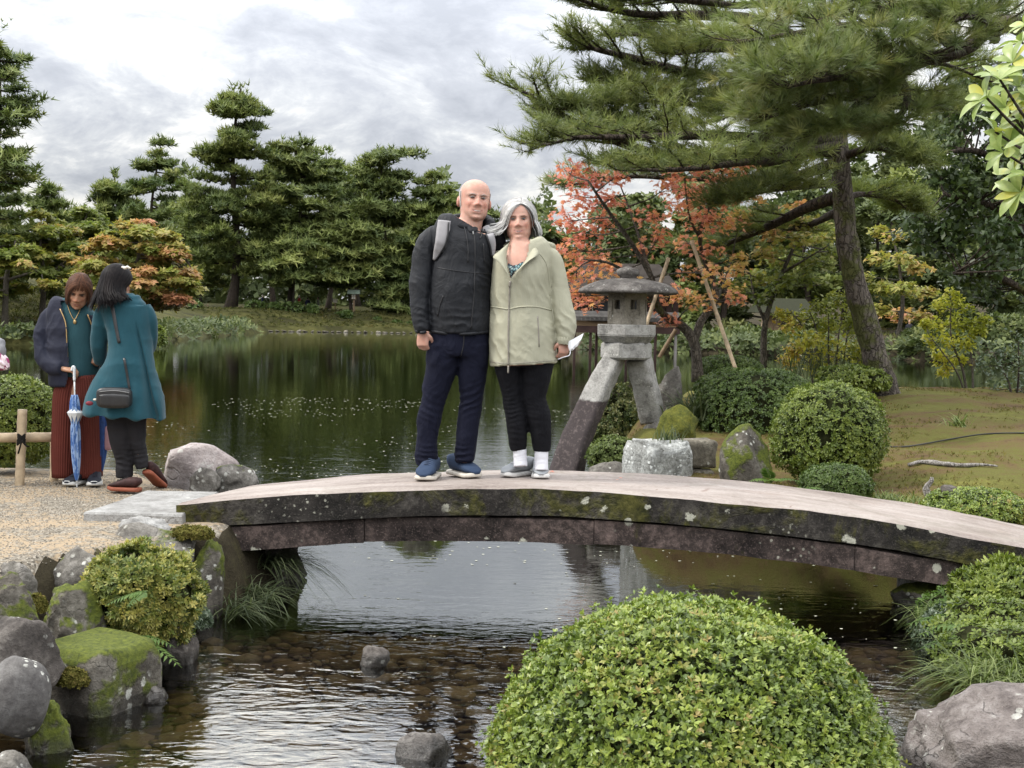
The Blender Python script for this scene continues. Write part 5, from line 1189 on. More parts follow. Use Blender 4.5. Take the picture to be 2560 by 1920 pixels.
# --- distant pines with layered pads
def far_pine(name, label, base, H, Rw, seed, m='pine_f', lean=0.0, h0=.3, levels=10, pads=3, per=9, group=None, prof=None, airy=1.0, tr=None, needle=None, flat=.28, dens=1.0):
    rng = np.random.default_rng(seed); base = np.asarray(base, float); root = empty(name, base, label, 'tree', group)
    t = np.linspace(0, 1, 16); bend = H * .03
    TRK = base + np.column_stack([lean * H * (1 - (1 - t) ** 2) * .6 + bend * np.sin(t * 5 + seed), bend * np.sin(t * 4 + 2 * seed), H * t - .3 * (t == 0)])
    tr = tr or H * .017
    parts = [tube(TRK, tr * (1 - .85 * t) * (1 + .6 * np.exp(-t * 25)), 8, True, .1, 2)]
    P, N, HU = [], [], []
    prof = prof or (lambda u: (1 - u) ** .62 * .9 + .12)
    for li in range(levels):
        u = h0 + (1 - h0) * (li + rng.uniform(-.25, .25)) / levels; u = min(u, .985)
        nb = int(rng.integers(4, 6)); a0 = rng.uniform(0, 2 * PI)
        for b in range(nb):
            ub = min(max(u + rng.normal(0, .45) * (1 - h0) / levels, h0 * .9), .985); c = np.array([np.interp(ub, t, TRK[:, k]) for k in range(3)]); L = Rw * prof(max(0, (ub - h0) / (1 - h0)))
            a = a0 + b * 2 * PI / nb + rng.normal(0, .3); l = L * rng.uniform(.45, 1.15)
            d = np.array([math.cos(a), math.sin(a), 0]); s = np.linspace(0, 1, 6)[:, None]
            Q_ = c + d * l * s + np.array([0, 0, 1]) * l * (.10 * s - .16 * np.sin(s * PI) * rng.uniform(.3, 1.1) + .06 * rng.normal())
            parts.append(tube(Q_, np.linspace(tr * .28, tr * .05, 6), 4, False))
            for p in range(pads):
                v = .35 + .65 * (p + rng.uniform(.2, .9)) / pads; k = min(int(v * 5), 4); q = Q_[k] + (Q_[k + 1] - Q_[k]) * (v * 5 - k)
                pr = (.20 * Rw + .12 * l) * rng.uniform(.7, 1.2) * airy; n = max(4, int(per * (pr / (.3 * Rw)) ** 2 * dens * 2.4))
                e = unit(rng.normal(0, 1, (n, 3))) * rng.random((n, 1)) ** .5; e = e * np.array([1, 1, flat]) * pr
                e[:, 2] -= .12 * (e[:, 0] ** 2 + e[:, 1] ** 2) / pr
                sidev = np.array([-d[1], d[0], 0]) * rng.normal(0, .35) * pr
                HU.append(np.full(n, .24 * rng.normal())); P.append(q + e + sidev); N.append(np.column_stack([e[:, 0] / pr * .9, e[:, 1] / pr * .9, np.full(n, .8)]) + rng.normal(0, .25, (n, 3)))
    top = TRK[-1]; e = rng.normal(0, 1, (14, 3)) * [.12 * Rw, .12 * Rw, .05 * H * .4]; P.append(top + e - [0, 0, .01 * H]); N.append(e * 0 + [0, 0, 1.] + rng.normal(0, .3, e.shape)); HU.append(np.zeros(14))
    HU = np.concatenate(HU); P, N = np.concatenate(P), np.concatenate(N)
    ndl = needle or .045 * H * .55
    T_ = brush(6, 1, .23, (.5, 1.35), .3, seed)
    V, F, r = scatter(*T_, frames(N, rng, ndl * rng.uniform(.75, 1.35, len(P))), P, np.clip(.47 + HU + .16 * rng.normal(0, 1, len(P)), 0, 1))
    Vt, Ft = join(parts); mesh('trunk', Vt, Ft, M['bark_dark'], root)
    mesh('crown', V, F, LF[m], root, rnd=r)['kind'] = 'stuff'
    return root
def fp(label, x, ytop, Y, hw, seed, zb=None, xb=None, **kw):
    """x, ytop, hw as read from the small print"""
    top = WD(x, ytop, Y); 
    z0 = zb if zb is not None else float(farz(np.array([top[0]]), np.array([Y]))[0]) - .2
    H = top[2] - z0; Rw = 1.18 * hw * 1.15729 * mpp(Y); bx = top[0] if xb is None else WD(xb, 690, Y)[0]
    kw.setdefault('lean', (top[0] - bx) / H / .6)
    kw.setdefault('needle', .62 * Y / 125)
    return far_pine('pine_tree', label, (bx, Y, z0), H, Rw, seed, group='pines on the far shore', **kw)
fp('tallest pine on the far shore, with layered tiers and a leaning trunk', 525, 192, 121, 88, 1, xb=482, h0=.20, levels=12, pads=4, per=16, flat=.27, tr=.48, prof=lambda u: .36 + .74 * (1 - u) ** .8 if u > .25 else 1.0)
fp('pale airy pine with a reddish trunk on the left of the far shore', 338, 300, 138, 66, 2, m='pine_l', h0=.40, levels=9, pads=4, per=8, airy=.85, prof=lambda u: .35 + .75 * math.sin(min(1, u + .18) * PI) ** .6)
fp('dark bushy pine between the left hillside and the pale airy pine', 240, 376, 150, 52, 3, prof=lambda u: .45 + .6 * (1 - u) ** .5, h0=.2, levels=10, pads=3, per=13, flat=.5)
fp('round light green pine just left of the tallest pine', 400, 398, 132, 56, 4, m='pine_l', h0=.25, levels=8, pads=3, per=15, flat=.45)
fp('broad dark green pine right of the tallest pine', 640, 303, 124, 88, 5, h0=.28, levels=11, pads=4, per=14, flat=.2, prof=lambda u: .5 + .55 * (1 - u) ** .6)
fp('pine with flat tiers behind the broad dark one', 715, 330, 140, 70, 6, h0=.3, levels=9, pads=4, per=12, flat=.25, m='pine_l', prof=lambda u: .6 + .5 * math.sin(min(1, u + .2) * PI) ** .6)
fp('wide-topped pine with a bare upper trunk left of the couple', 835, 328, 128, 98, 7, h0=.34, levels=10, pads=4, per=15, flat=.25, prof=lambda u: .55 + .55 * math.sin(min(1, u * 1.15 + .25) * PI) ** .7)
fp('spreading pine directly left of the man in black', 930, 375, 126, 70, 8, h0=.34, levels=8, pads=4, per=14, flat=.26)
fp('low dark pine below the wide-topped one', 760, 470, 122, 72, 9, h0=.32, levels=7, pads=4, per=14, flat=.22)
fp('low layered pine at the foot of the tallest pine, on its right', 640, 500, 119, 82, 10, h0=.36, levels=5, pads=4, per=15, flat=.22)
fp('small pine with horizontal tiers right of the orange maple', 440, 455, 125, 66, 11, h0=.34, levels=6, pads=4, per=14, flat=.24)
fp('dark pine in the gap behind the man and the woman', 1062, 455, 126, 62, 12, h0=.1, levels=11, pads=3, per=14, flat=.3)
fp('pine partly behind the grey-haired woman', 1150, 445, 120, 58, 13, zb=1.5, h0=.1, levels=10, pads=3, per=14, m='pine_l')
fp('low pale pine on the shore left of the man', 868, 560, 124, 62, 14, h0=.1, levels=7, pads=3, per=14, m='pine_l')
fp('slim pine in the back row right of the tallest pine', 590, 320, 150, 56, 15, h0=.3, levels=10, pads=3, per=12)
fp('back row pine behind the wide-topped one', 780, 350, 155, 72, 16, h0=.3, levels=10, pads=3, per=13)
fp('back row pine behind the low one left of the man', 985, 420, 150, 60, 17, h0=.2, levels=10, pads=3, per=13)
fp('dark back row tree above the orange maple', 300, 450, 158, 64, 18, h0=.1, levels=9, pads=3, per=14, flat=.45)
fp('back row pine beside the slope of the left hillside', 175, 452, 150, 60, 19, h0=.1, levels=9, pads=3, per=14, m='pine_l')
# left hillside: tall airy pine at the left edge
hz = lambda x, y: float(hillz(np.array([x]), np.array([y]))[0])
tp = WD(20, 75, 66); Hh = tp[2] - hz(WD(5, 600, 66)[0], 66) + .5
far_pine('pine_tree', 'tall airy pine with open boughs at the left edge', (WD(-30, 600, 66)[0], 66, hz(WD(-30, 600, 66)[0], 66) - .3), Hh, 132 * 1.157 * mpp(66), 61, m='pine_l', lean=.05, h0=.30, levels=13, pads=4, per=12, airy=.72, needle=.42, tr=.22, flat=.26, prof=lambda u: .30 + .72 * (1 - u) ** .8)
tp = WD(105, 395, 78)
far_pine('pine_tree', 'olive pine on the hillside right of the tall airy one', (tp[0], 78, hz(tp[0], 78) - .3), tp[2] - hz(tp[0], 78), 70 * 1.157 * mpp(78), 62, m='pine_l', h0=.3, levels=8, pads=3, per=12, needle=.42)
tp = WD(-5, 330, 72)
far_pine('pine_tree', 'brownish pine low at the left edge of the hillside', (tp[0], 72, hz(tp[0], 72) - .3), tp[2] - hz(tp[0], 72), 80 * 1.157 * mpp(72), 63, m='pine_l', h0=.3, levels=7, pads=4, per=14, needle=.42)
# maples on the hillside
GH = 'maples on the left hillside'
def hill_maple(label, x0, x1, y0, y1, Y, hue0, hue1, seed, n=34, xb=None, m='green', clip=None):
    rg = np.random.default_rng(seed); bl = []
    for _ in range(n):
        u, v = rg.random(), rg.random() ** .8; x = x0 + (x1 - x0) * u; y = y0 + (y1 - y0) * v
        yt = y0 + (y1 - y0) * abs(2 * u - 1) ** 1.6 * .75
        if y < yt: y = yt + (y1 - yt) * rg.random() * .8
        h = hue0 + (hue1 - hue0) * rg.random()
        bl.append((x, y, rg.uniform(20, 34), h))
    xb = xb or (x0 + x1) / 2; b = WD(xb, 640, Y); z = hz(b[0], Y) if Y > 57 and b[0] < -12 else .6
    xm = (x0 + x1) / 2
    return tree_blobs('maple_tree', label, (b[0], Y, z), [([(b[0], Y, z - .2), WD(xb + 4, 600, Y), WD(xm, (y0 + y1) / 2, Y), WD(xm + 8, y0 + 20, Y)], .17, .03), ([WD(xb + 4, 600, Y), WD((xm + x0) / 2, y1 - 40, Y), WD(x0 + 20, (y0 + y1) / 2, Y)], .09, .03), ([WD(xb + 4, 605, Y), WD((xm + x1) / 2, y1 - 50, Y), WD(x1 - 20, (y0 + y1) / 2 + 20, Y)], .09, .03)],
        db(bl, Y, 1.3, seed), .27, 60, TRI, m, seed=seed, group=GH, r=.035, flat=.34, tilt=.35)
hill_maple('spreading orange and red maple behind the two women', 165, 432, 455, 660, 60, .30, .98, 71, 95, 270)
hill_maple('green maple with orange tips on the hillside at the left', -20, 195, 452, 615, 66, .1, .62, 72, 46, 90)
hill_maple('yellow green maple low on the hillside at the left edge', -60, 110, 500, 640, 63, .05, .6, 73, 26, 10)
hill_maple('pale green maple above the path behind the dark-haired woman', 120, 240, 440, 560, 74, .05, .4, 74, 26, 180)
# woods across the water on the right
GR = 'trees in the woods across the water'
rsf = lambda x, y: float(rsz(np.array([x]), np.array([y]))[0])
def wood(label, x, ytop, Y, hw, seed, m='shade', n=26, leaf=None, yb=735, per=24, hue=.45):
    rg = np.random.default_rng(seed); bl = []
    for _ in range(n):
        v = rg.random(); y = ytop + (yb - ytop) * v; ww = hw * (.35 + .65 * math.sin(min(1, v * 1.3 + .12) * PI * .62)); bl.append((x + rg.uniform(-1, 1) * ww, y, rg.uniform(.26, .42) * hw, hue + .2 * rg.normal()))
    b = WD(x, 700, Y); z = rsf(b[0], Y) if b[0] > 3.3 else 1.0
    return tree_blobs('woodland_tree', label, (b[0], Y, z), [([(b[0], Y, z - .3), WD(x + 5, 640, Y), WD(x - 4, (ytop + 700) / 2, Y), WD(x, ytop + 30, Y)], .24, .05)], db(bl, Y, Y * .025, seed), leaf or .0054 * Y, per * (80 / Y) ** 2, CLUMP4, m, bark='bark_dark', seed=seed, group=GR, r=.05, flat=.62, tilt=.5)
WL = [('dark tree right of the grey-haired woman', 1205, 500, 82, 62), ('dark tree behind the wooden teahouse', 1290, 470, 80, 72), ('tree behind the left side of the red maple', 1380, 440, 86, 78), ('tree behind the red maple trunk', 1470, 470, 84, 70), ('broad dark tree behind the long bamboo pole', 1560, 440, 82, 80), ('dark tree behind the green maple', 1650, 430, 86, 80), ('tree behind the yellow orange shrub', 1740, 450, 80, 74), ('tree just left of the pine trunk across the water', 1820, 420, 88, 78), ('dark tree just right of the pine trunk across the water', 1900, 400, 90, 80), ('tall dark tree behind the brownish maple', 1985, 380, 86, 84), ('dark tree above the yellow sapling', 2075, 400, 80, 84), ('tree above the person in a navy jacket', 2150, 420, 78, 84), ('tree at the right edge across the water', 2235, 380, 82, 90),
      ('tall back row tree left of the pine trunk', 1700, 330, 120, 90), ('tall back row tree right of the pine trunk', 1930, 250, 118, 110), ('tall back row tree at the right', 2100, 220, 116, 120), ('back row tree behind the maple top', 1520, 380, 122, 84), ('back row tree behind the left maple branch', 1340, 420, 124, 76), ('tall back row tree beside the pine crown', 1810, 300, 124, 90)]
for i, (lab, x, yt, Y, hw) in enumerate(WL):
    wood(lab, x, yt, Y, hw, 300 + i, 'shade' if i % 3 else 'pine_f', 34 if Y < 100 else 40, per=15 if Y < 100 else 12)
# low bushes along the right shore
for i, (x, y, w_) in enumerate([(1560, 748, 40), (1620, 740, 46), (1700, 748, 50), (1760, 752, 44), (1480, 735, 44), (1990, 745, 40), (2060, 755, 44), (2180, 720, 60), (1420, 730, 40)]):
    lab = ['dark bush at the water right of the red maple trunk', 'dark bush beside the small wooden hut', 'rounded bush at the water below the green maple', 'bush behind the yellow orange shrub across the water', 'dark bush across the water behind the maple trunk', 'dark bush near the two walkers in dark coats', 'dark bush behind the yellow sapling', 'wide dark bush below the person in a navy jacket', 'dark bush beside the teahouse posts'][i]
    bush('shore_shrub', lab, WD(x, y, 68 if x < 1900 else 62), (w_ * .025, 1.2, .75), LF['shade'], .3, 420, 400 + i, .2, 2.2, CLUMP, -.6, 1, 'bushes along the right shore')
# far woods closing the gaps behind the trees, one mass
rng = np.random.default_rng(9); pts = []
for (xa, xb_, y0, y1, Ya, n) in [(-60, 1180, 550, 705, 165, 4300), (545, 1010, 430, 560, 168, 900), (130, 460, 500, 640, 170, 700), (1150, 2330, 470, 735, 130, 4200), (1800, 2400, 330, 500, 135, 1600)]:
    for _ in range(n):
        x = rng.uniform(xa, xb_); yt = y0 + 40 * math.sin(x * .031) + 25 * math.sin(x * .083 + 1)
        y = yt + (y1 - yt) * rng.random(); pts.append((*WD(x, y, Ya + rng.uniform(-6, 12)), ))
P = np.array(pts); V, F, r = scatter(*CLUMP4, frames(rng.normal(0, .6, P.shape) + [0, -.5, .7], rng, np.where(P[:, 1] > 148, rng.uniform(.9, 1.6, len(P)), rng.uniform(.55, 1.1, len(P)))), P, np.clip(.4 + .22 * rng.normal(0, 1, len(P)), 0, 1))
tag(mesh('far_woods', V, F, LF['shade'], rnd=r), 'dark woods far behind the shore', None, None, 'stuff')
# ------------------------------------------------------------------ people
def remesh(parts, voxel, smooth=4, fac=.5):
    V, F = join(parts); o = mesh('form', V, F, [], smooth=False)
    md = o.modifiers.new('r', 'REMESH'); md.mode = 'VOXEL'; md.voxel_size = voxel
    if smooth: s = o.modifiers.new('s', 'SMOOTH'); s.iterations = smooth; s.factor = fac
    dg = bpy.context.evaluated_depsgraph_get(); dg.update(); ev = o.evaluated_get(dg); me = ev.to_mesh()
    V = np.zeros(len(me.vertices) * 3, np.float32); me.vertices.foreach_get('co', V); V = V.reshape(-1, 3).astype(float)
    nl = len(me.loops); li = np.zeros(nl, np.int32); me.loops.foreach_get('vertex_index', li)
    ls = np.zeros(len(me.polygons), np.int32); lt = ls.copy(); me.polygons.foreach_get('loop_start', ls); me.polygons.foreach_get('loop_total', lt)
    Fs = [li[ls[lt == k][:, None] + np.arange(k)] for k in np.unique(lt)]
    ev.to_mesh_clear(); d = o.data; bpy.data.objects.remove(o); bpy.data.meshes.remove(d)
    return V, Fs
def vnormals(V, Fs):
    N = np.zeros_like(V)
    for F in Fs:
        n = np.cross(V[F[:, 1]] - V[F[:, 0]], V[F[:, 2]] - V[F[:, 0]])
        for k in range(F.shape[1]): np.add.at(N, F[:, k], n)
    return unit(N)
def px_of(V):
    d = V - CAM; dep = d @ FWD
    return np.column_stack([1280 + FPX * (d @ RIGHT) / dep, 960 - FPX * (d @ UP) / dep])
def inpoly(p, poly):
    x, y = p[:, 0], p[:, 1]; r = np.zeros(len(p), bool); j = len(poly) - 1
    for i in range(len(poly)):
        xi, yi = poly[i]; xj, yj = poly[j]
        if yi != yj: r ^= ((yi > y) != (yj > y)) & (x < (xj - xi) * (y - yi) / (yj - yi) + xi)
        j = i
    return r
def cutfaces(V, Fs, poly, N, front=True):
    k = inpoly(px_of(V), poly) & ((N[:, 1] < .25) | (V[:, 1] < np.median(V[:, 1]) - .02))
    return [F[~k[F].all(1)] for F in Fs]
def rows(R_, cv, Y, b, shrink=0.0, n=24, p=2.3, seg=32, yaw=None, dy=None):
    """rows (y, xl, xr) in print units; cv(x, y) gives full-size pixels; b half depths per row"""
    A = np.array(R_, float); pts = []; ha = []
    for i, (y, xl, xr) in enumerate(A):
        x0, yy = cv(xl, y); x1, _ = cv(xr, y); q = W((x0 + x1) / 2, yy, Y + (dy[i] if dy is not None else 0)); pts.append(q); ha.append((x1 - x0) / 2 * mpp(Y))
    S = smooth_path(np.column_stack([pts, ha, np.broadcast_to(b, (len(A),))]), n)
    return loft(S[:, :3], np.maximum(S[:, 3] - shrink, .01), np.maximum(S[:, 4] - shrink, .01), seg, p=p, yaw=yaw)
def limb(L, cv, Y, shrink=0.0, n=18, seg=20, sq=1.0):
    """(x, y, r in print units, dy) -> tube"""
    s = abs(cv(1, 0)[0] - cv(0, 0)[0]); pts = np.array([[*W(*cv(x, y), Y + d), r * s * mpp(Y)] for x, y, r, d in L])
    S = smooth_path(pts, n); return loft(S[:, :3], np.maximum(S[:, 3] - shrink, .008), np.maximum(S[:, 3] * sq - shrink, .008), seg)
def ell(c, r, sub=3, Mx=None):
    V, F = ico(sub); V = V * np.asarray(r); 
    if Mx is not None: V = V @ np.asarray(Mx).T
    return V + np.asarray(c), F
HP = np.array([(0, .10, .345, .02), (.04, .18, .385, .10), (.10, .242, .405, .17), (.2, .288, .41, .26), (.33, .297, .41, .34), (.47, .315, .405, .41), (.6, .328, .40, .445), (.72, .326, .392, .455), (.83, .292, .35, .43), (.91, .232, .275, .345), (.965, .152, .18, .235), (.995, .07, .07, .10)])
def head_frame(chin, h, yaw=0, pitch=0, roll=0):
    """yaw > 0 turns the face to the viewer's right, pitch > 0 nods down"""
    Rm = Matrix.Rotation(yaw, 3, 'Z') @ Matrix.Rotation(pitch, 3, 'X') @ Matrix.Rotation(roll, 3, 'Y')
    return dict(M=np.array(Rm), o=np.asarray(chin, float), h=h)
def hw(fr, P): return (np.asarray(P, float) * fr['h']) @ fr['M'].T + fr['o']
def hl(fr, V): return ((V - fr['o']) @ fr['M']) / fr['h']
def head_parts(fr, wide=1.0, ears=True):
    S = smooth_path(HP, 30); th = np.arange(36) * 2 * PI / 36; V = []
    for z, w_, f, b in S:
        y = np.where(np.sin(th) < 0, np.sin(th) * f, np.sin(th) * b); x = np.sign(np.cos(th)) * np.abs(np.cos(th)) ** .92 * w_ * wide
        V.append(np.column_stack([x, y, np.full(36, z)]))
    V = np.concatenate(V + [np.array([[0, -.15, -.012], [0, .0, 1.0]])]); i = np.arange(29)[:, None] * 36; j = np.arange(36)[None]; j2 = (j + 1) % 36
    F = np.stack([i + j, i + j2, i + 36 + j2, i + 36 + j], -1).reshape(-1, 4); k = np.arange(36); k2 = (k + 1) % 36
    T = np.concatenate([np.stack([k2, k, np.full(36, 1080)], 1), np.stack([29 * 36 + k, 29 * 36 + k2, np.full(36, 1081)], 1)])
    out = [(hw(fr, V), [F, T])]
    if ears:
        for s in (-1, 1):
            Mx = np.array(Matrix.Rotation(s * R(22), 3, 'Z') @ Matrix.Rotation(R(-10), 3, 'X')); v, f = ell((0, 0, 0), (.038, .085, .135), 2, Mx); out.append((hw(fr, v + [s * .345 * wide, .07, .46]), f))
    return out
def g2(u, v, u0, v0, su, sv): return np.exp(-((u - u0) / su) ** 2 - ((v - v0) / sv) ** 2)
def face(V, fr, skin, smile=.5, lips=(.42, .17, .14), male=False, grey=None, age=1.0):
    """models the features on the head part of a body and returns displaced vertices and colours"""
    L = hl(fr, V); u, y, v = L[:, 0], L[:, 1], L[:, 2]; front = (y < -.08) & (v > -.02) & (v < 1.02) & (np.abs(u) < .5) & (y > -.7)
    wgt = np.where(front, np.clip((-y - .08) / .14, 0, 1), 0)
    d = np.zeros(len(V))
    A = np.interp(v, [.25, .32, .365, .44, .54, .62], [0, .050, .098, .070, .034, 0]); wd = np.interp(v, [.33, .39, .56], [.085, .065, .042])
    d += A * np.exp(-(u / wd) ** 2) + .03 * (g2(u, v, .07, .345, .035, .035) + g2(u, v, -.07, .345, .035, .035))
    for s in (-1, 1):
        d += -.048 * g2(u, v, s * .135, .525, .085, .050) + .020 * g2(u, v, s * .14, .60, .11, .035) + .030 * g2(u, v, s * .20, .385, .085, .075) - .022 * g2(u, v, s * (.155 + .02), .27, .025, .07) * age
        d += .008 * g2(u, v, s * .135, .478, .07, .018)
    vm = .205 + smile * 1.3 * u ** 2
    d += .028 * np.exp(-(u / .13) ** 2 - ((v - vm) / .05) ** 2) - .026 * np.exp(-(u / .125) ** 4 - ((v - vm) / .012) ** 2) - .016 * g2(u, v, 0, .125, .12, .022) + .030 * g2(u, v, 0, .055, .10, .05)
    V2 = V + np.outer(d * wgt * fr['h'], -fr['M'][:, 1])
    col = np.tile(np.array(skin, float), (len(V), 1))
    nn = fbm(V * 55, 3, 3)[:, None]; col = col * (1 + .08 * nn + .10 * fbm(V * 16, 6, 2)[:, None] * np.array([.4, 1, 1.1]))
    def mixin(k, c): 
        k = np.clip(k, 0, 1)[:, None]; col[:] = col * (1 - k) + np.array(c) * k
    sk = np.array(skin); red = sk * np.array([1.02, .70, .66])
    mixin(.55 * wgt * (g2(u, v, .19, .37, .09, .09) + g2(u, v, -.19, .37, .09, .09)), red); mixin(.6 * wgt * g2(u, v, 0, .365, .07, .06), red)
    mixin(.2 * wgt * (g2(u, v, .135, .52, .075, .055) + g2(u, v, -.135, .51, .075, .055)), sk * .52)  # shade of the eye sockets painted into the skin colour
    mixin(.85 * wgt * np.exp(-(u / .125) ** 4 - ((v - vm) / .030) ** 4), lips); mixin(.8 * wgt * np.exp(-(u / .12) ** 4 - ((v - vm) / .011) ** 2), (.13, .05, .045))
    mixin(.28 * wgt * (g2(u, v, .04, .325, .022, .014) + g2(u, v, -.04, .325, .022, .014)), sk * .3)
    ear = (np.abs(u) > .335) & (v > .3) & (v < .62) & (np.abs(y - .07) < .13); mixin(ear * .5, red)
    if male:
        mixin(.22 * wgt * np.clip(1 - ((v - .12) / .14) ** 2, 0, 1), sk * .6)
    if grey is not None:
        k = sm(-.12, -.02, y + .10 * (v - .5)) * sm(.28, .36, v) * sm(.80, .68, v + .12 * nn[:, 0] + np.maximum(0, -y) * .3) * (~ear); mixin(k * .95, grey)
        k = wgt * (g2(u, v, .14, .605, .085, .018) + g2(u, v, -.14, .605, .085, .018)); mixin(.35 * k, np.array(grey) * .8)
    return V2, col
def skin_mat():
    m, nt, out = new_mat('skin'); at = nd(nt, 'ShaderNodeAttribute', dict(attribute_name='col')).outputs['Color']
    ob = nd(nt, 'ShaderNodeTexCoord').outputs['Object']
    finish(nt, out, at, .52, bump(nt, nz(nt, ob, 160, 3), .12, .002), .35, Subsurface_Weight=.12, Subsurface_Scale=.02); return m
M['skin'] = skin_mat()
def eyes(fr, parent, brow=(.10, .07, .05), iris=(.09, .12, .15), open_=1.0, browk=1.0):
    me = plain('eye white', (.26, .22, .20), .35, .5, .05); mi = plain('iris', iris, .2, .6, .1); mb = plain('brow hair', brow, .9, .1)
    for s in (-1, 1):
        v, f = ell((0, 0, 0), (.052, .05, .022 * open_), 2); mesh('eye', hw(fr, v + [s * .132, -.352, .522]), f, me, parent)
        v, f = ell((0, 0, 0), (.034, .02, .024 * open_), 2); mesh('iris', hw(fr, v + [s * .132 - .0, -.388, .523]), f, mi, parent)
        P = smooth_path([(s * .065, -.40, .530), (s * .13, -.402, .542), (s * .20, -.36, .524)], 10); V, F = tube(hw(fr, P), np.array([.3, .9, 1, 1, 1, 1, 1, .9, .6, .3]) * .009 * fr['h'], 6); mesh('eyelid', V, F, mb, parent)
        P = smooth_path([(s * .055, -.412, .574), (s * .135, -.416, .594), (s * .225, -.35, .574)], 10); V, F = tube(hw(fr, P), np.array([.6, 1, 1, 1, 1, 1, .9, .8, .6, .3]) * .014 * fr['h'] * browk, 6); mesh('eyebrow', V, F, mb, parent)
def hand(wrist, d, palm, size=.19, curl=.9, thumb_side=1, spread=.1, thumb_curl=.5):
    """wrist point, pointing direction, palm normal -> tubes of a palm, four fingers and a thumb"""
    d = unit(d); palm = unit(np.asarray(palm, float) - d * np.dot(palm, d)); s = np.cross(palm, d) * thumb_side; out = []
    w_, L = size * .23, size * .5
    C = np.array([wrist + d * (L * t) for t in (-.25, 0, .3, .65, 1.0, 1.06)]); out.append(loft(C, np.array([.62, .62, .85, 1.0, .98, .8]) * w_, np.array([.5, .46, .44, .40, .34, .2]) * w_, 16, axis=palm, p=2.4))
    for k, (o_, ln, r) in enumerate([(-.72, .40, .052), (-.24, .46, .056), (.24, .44, .055), (.70, .36, .048)]):
        o_ = -o_; b = wrist + d * L * .93 + s * o_ * w_; P = [b - d * .1 * L, b]; dd = unit(d + s * o_ * spread); a = 0; q = b
        for j, fl in enumerate((.45, .32, .23)):
            a += curl * (.75, .95, .7)[j]; q = q + (dd * math.cos(a) + palm * math.sin(a)) * size * ln * fl; P.append(q)
        P = smooth_path(P, 14); out.append(loft(P, np.linspace(1.05, .72, 14) * r * size * 1.02, np.linspace(1.05, .72, 14) * r * size, 10, axis=palm))
    b = wrist + d * L * .25 + s * w_ * .75; q1 = b + unit(d * .7 + s * .7 + palm * .35) * size * .16; q2 = q1 + unit(d + s * .1 + palm * thumb_curl) * size * .15; q3 = q2 + unit(d - s * .3 + palm * thumb_curl * 1.2) * size * .11
    P = smooth_path([b - d * .02, b, q1, q2, q3], 14); out.append(loft(P, np.linspace(1.3, .75, 14) * .064 * size, np.linspace(1.2, .75, 14) * .06 * size, 10, axis=palm))
    return out
def fabric(name, c, rough=.75, weave=260, wr=.5, var=.12, spec=.25, wscale=9, sheen=.0):
    m, nt, out = new_mat(name); ob = nd(nt, 'ShaderNodeTexCoord').outputs['Object']
    a = nz(nt, ob, 6, 4, .6); col = ramp(nt, a, [(.3, tuple(x * (1 - var) for x in c)), (.7, tuple(x * (1 + var) for x in c))])
    wv = nz(nt, ob, weave, 2, .5)
    fo = nz(nt, mapping(nt, ob, rot=(.4, .3, .5), scale=(1.0, 1.0, .55)), wscale, 4, .55, 1.2)
    n1 = bump(nt, fo, wr, .03); n2_ = bump(nt, wv, .12, .002, n1)
    finish(nt, out, col, rough, n2_, spec, **({'Sheen_Weight': sheen} if sheen else {})); return m
def cloth(name, parts, vox, m, parent, folds=(), cut=None, smooth=4, post=None, creases=()):
    V, Fs = remesh(parts, vox, smooth); N = vnormals(V, Fs)
    d = np.zeros(len(V))
    for sc_, amp, sd in folds:
        f = n3(V * np.asarray(sc_, float) + .25 * np.column_stack([n3(V * 5, sd + 1)] * 3), sd); d += amp * (1 - np.abs(f) * 2.4).clip(-1, 1)
    for (c, rad_, amp, fq, dr, sd) in creases:      # bundles of creases round a joint or hem
        q = V - c; k = np.exp(-(q ** 2).sum(1) / rad_ ** 2); ph = q @ unit(dr) * fq + 1.6 * n3(V * 9, sd) + .8 * n3(V * 23, sd + 1)
        d += amp * k * np.clip(.45 + 1.1 * n3(V * 6, sd + 2), 0, 1.3) * (1 - 2.2 * np.abs(np.sin(ph)) ** .8)
    V = V + N * d[:, None]
    if post is not None: V = post(V, N)
    for poly in (cut or []): Fs = cutfaces(V, Fs, poly, N)
    o = mesh(name, V, Fs, m, parent); o['_'] = 0; del o['_']
    return o, BVHTree.FromPolygons([tuple(v) for v in V], [tuple(f) for F in Fs for f in F])
def on(bvh, px, py, off=.004, Yd=None):
    d = ray(px, py); d = d / np.linalg.norm(d); h = bvh.ray_cast(Vector(CAM), Vector(d))
    if h[0] is None: return W(px, py, Yd) if Yd else None
    return np.array(h[0]) - d * off
def seam(name, pts, bvh, r, m, parent, off=.002, n=24, Yd=7.8, fl=1.0):
    S = smooth_path(np.array(pts, float), n); P = np.array([on(bvh, x, y, off, Yd) for x, y in S])
    V, F = loft(P, np.full(n, r), np.full(n, r * fl), 8); return mesh(name, V, F, m, parent)
def strap(name, pts, bvh, wpx, m, parent, off=.006, n=26, th=.006, Yd=7.8):
    S = smooth_path(np.array(pts, float), n); P = np.array([on(bvh, x, y, off, Yd) for x, y in S]); wv = np.interp(np.linspace(0, 1, n), np.linspace(0, 1, len(wpx)), wpx)
    V, F = loft(P, wv, np.full(n, th), 12, p=5); return mesh(name, V, F, m, parent)
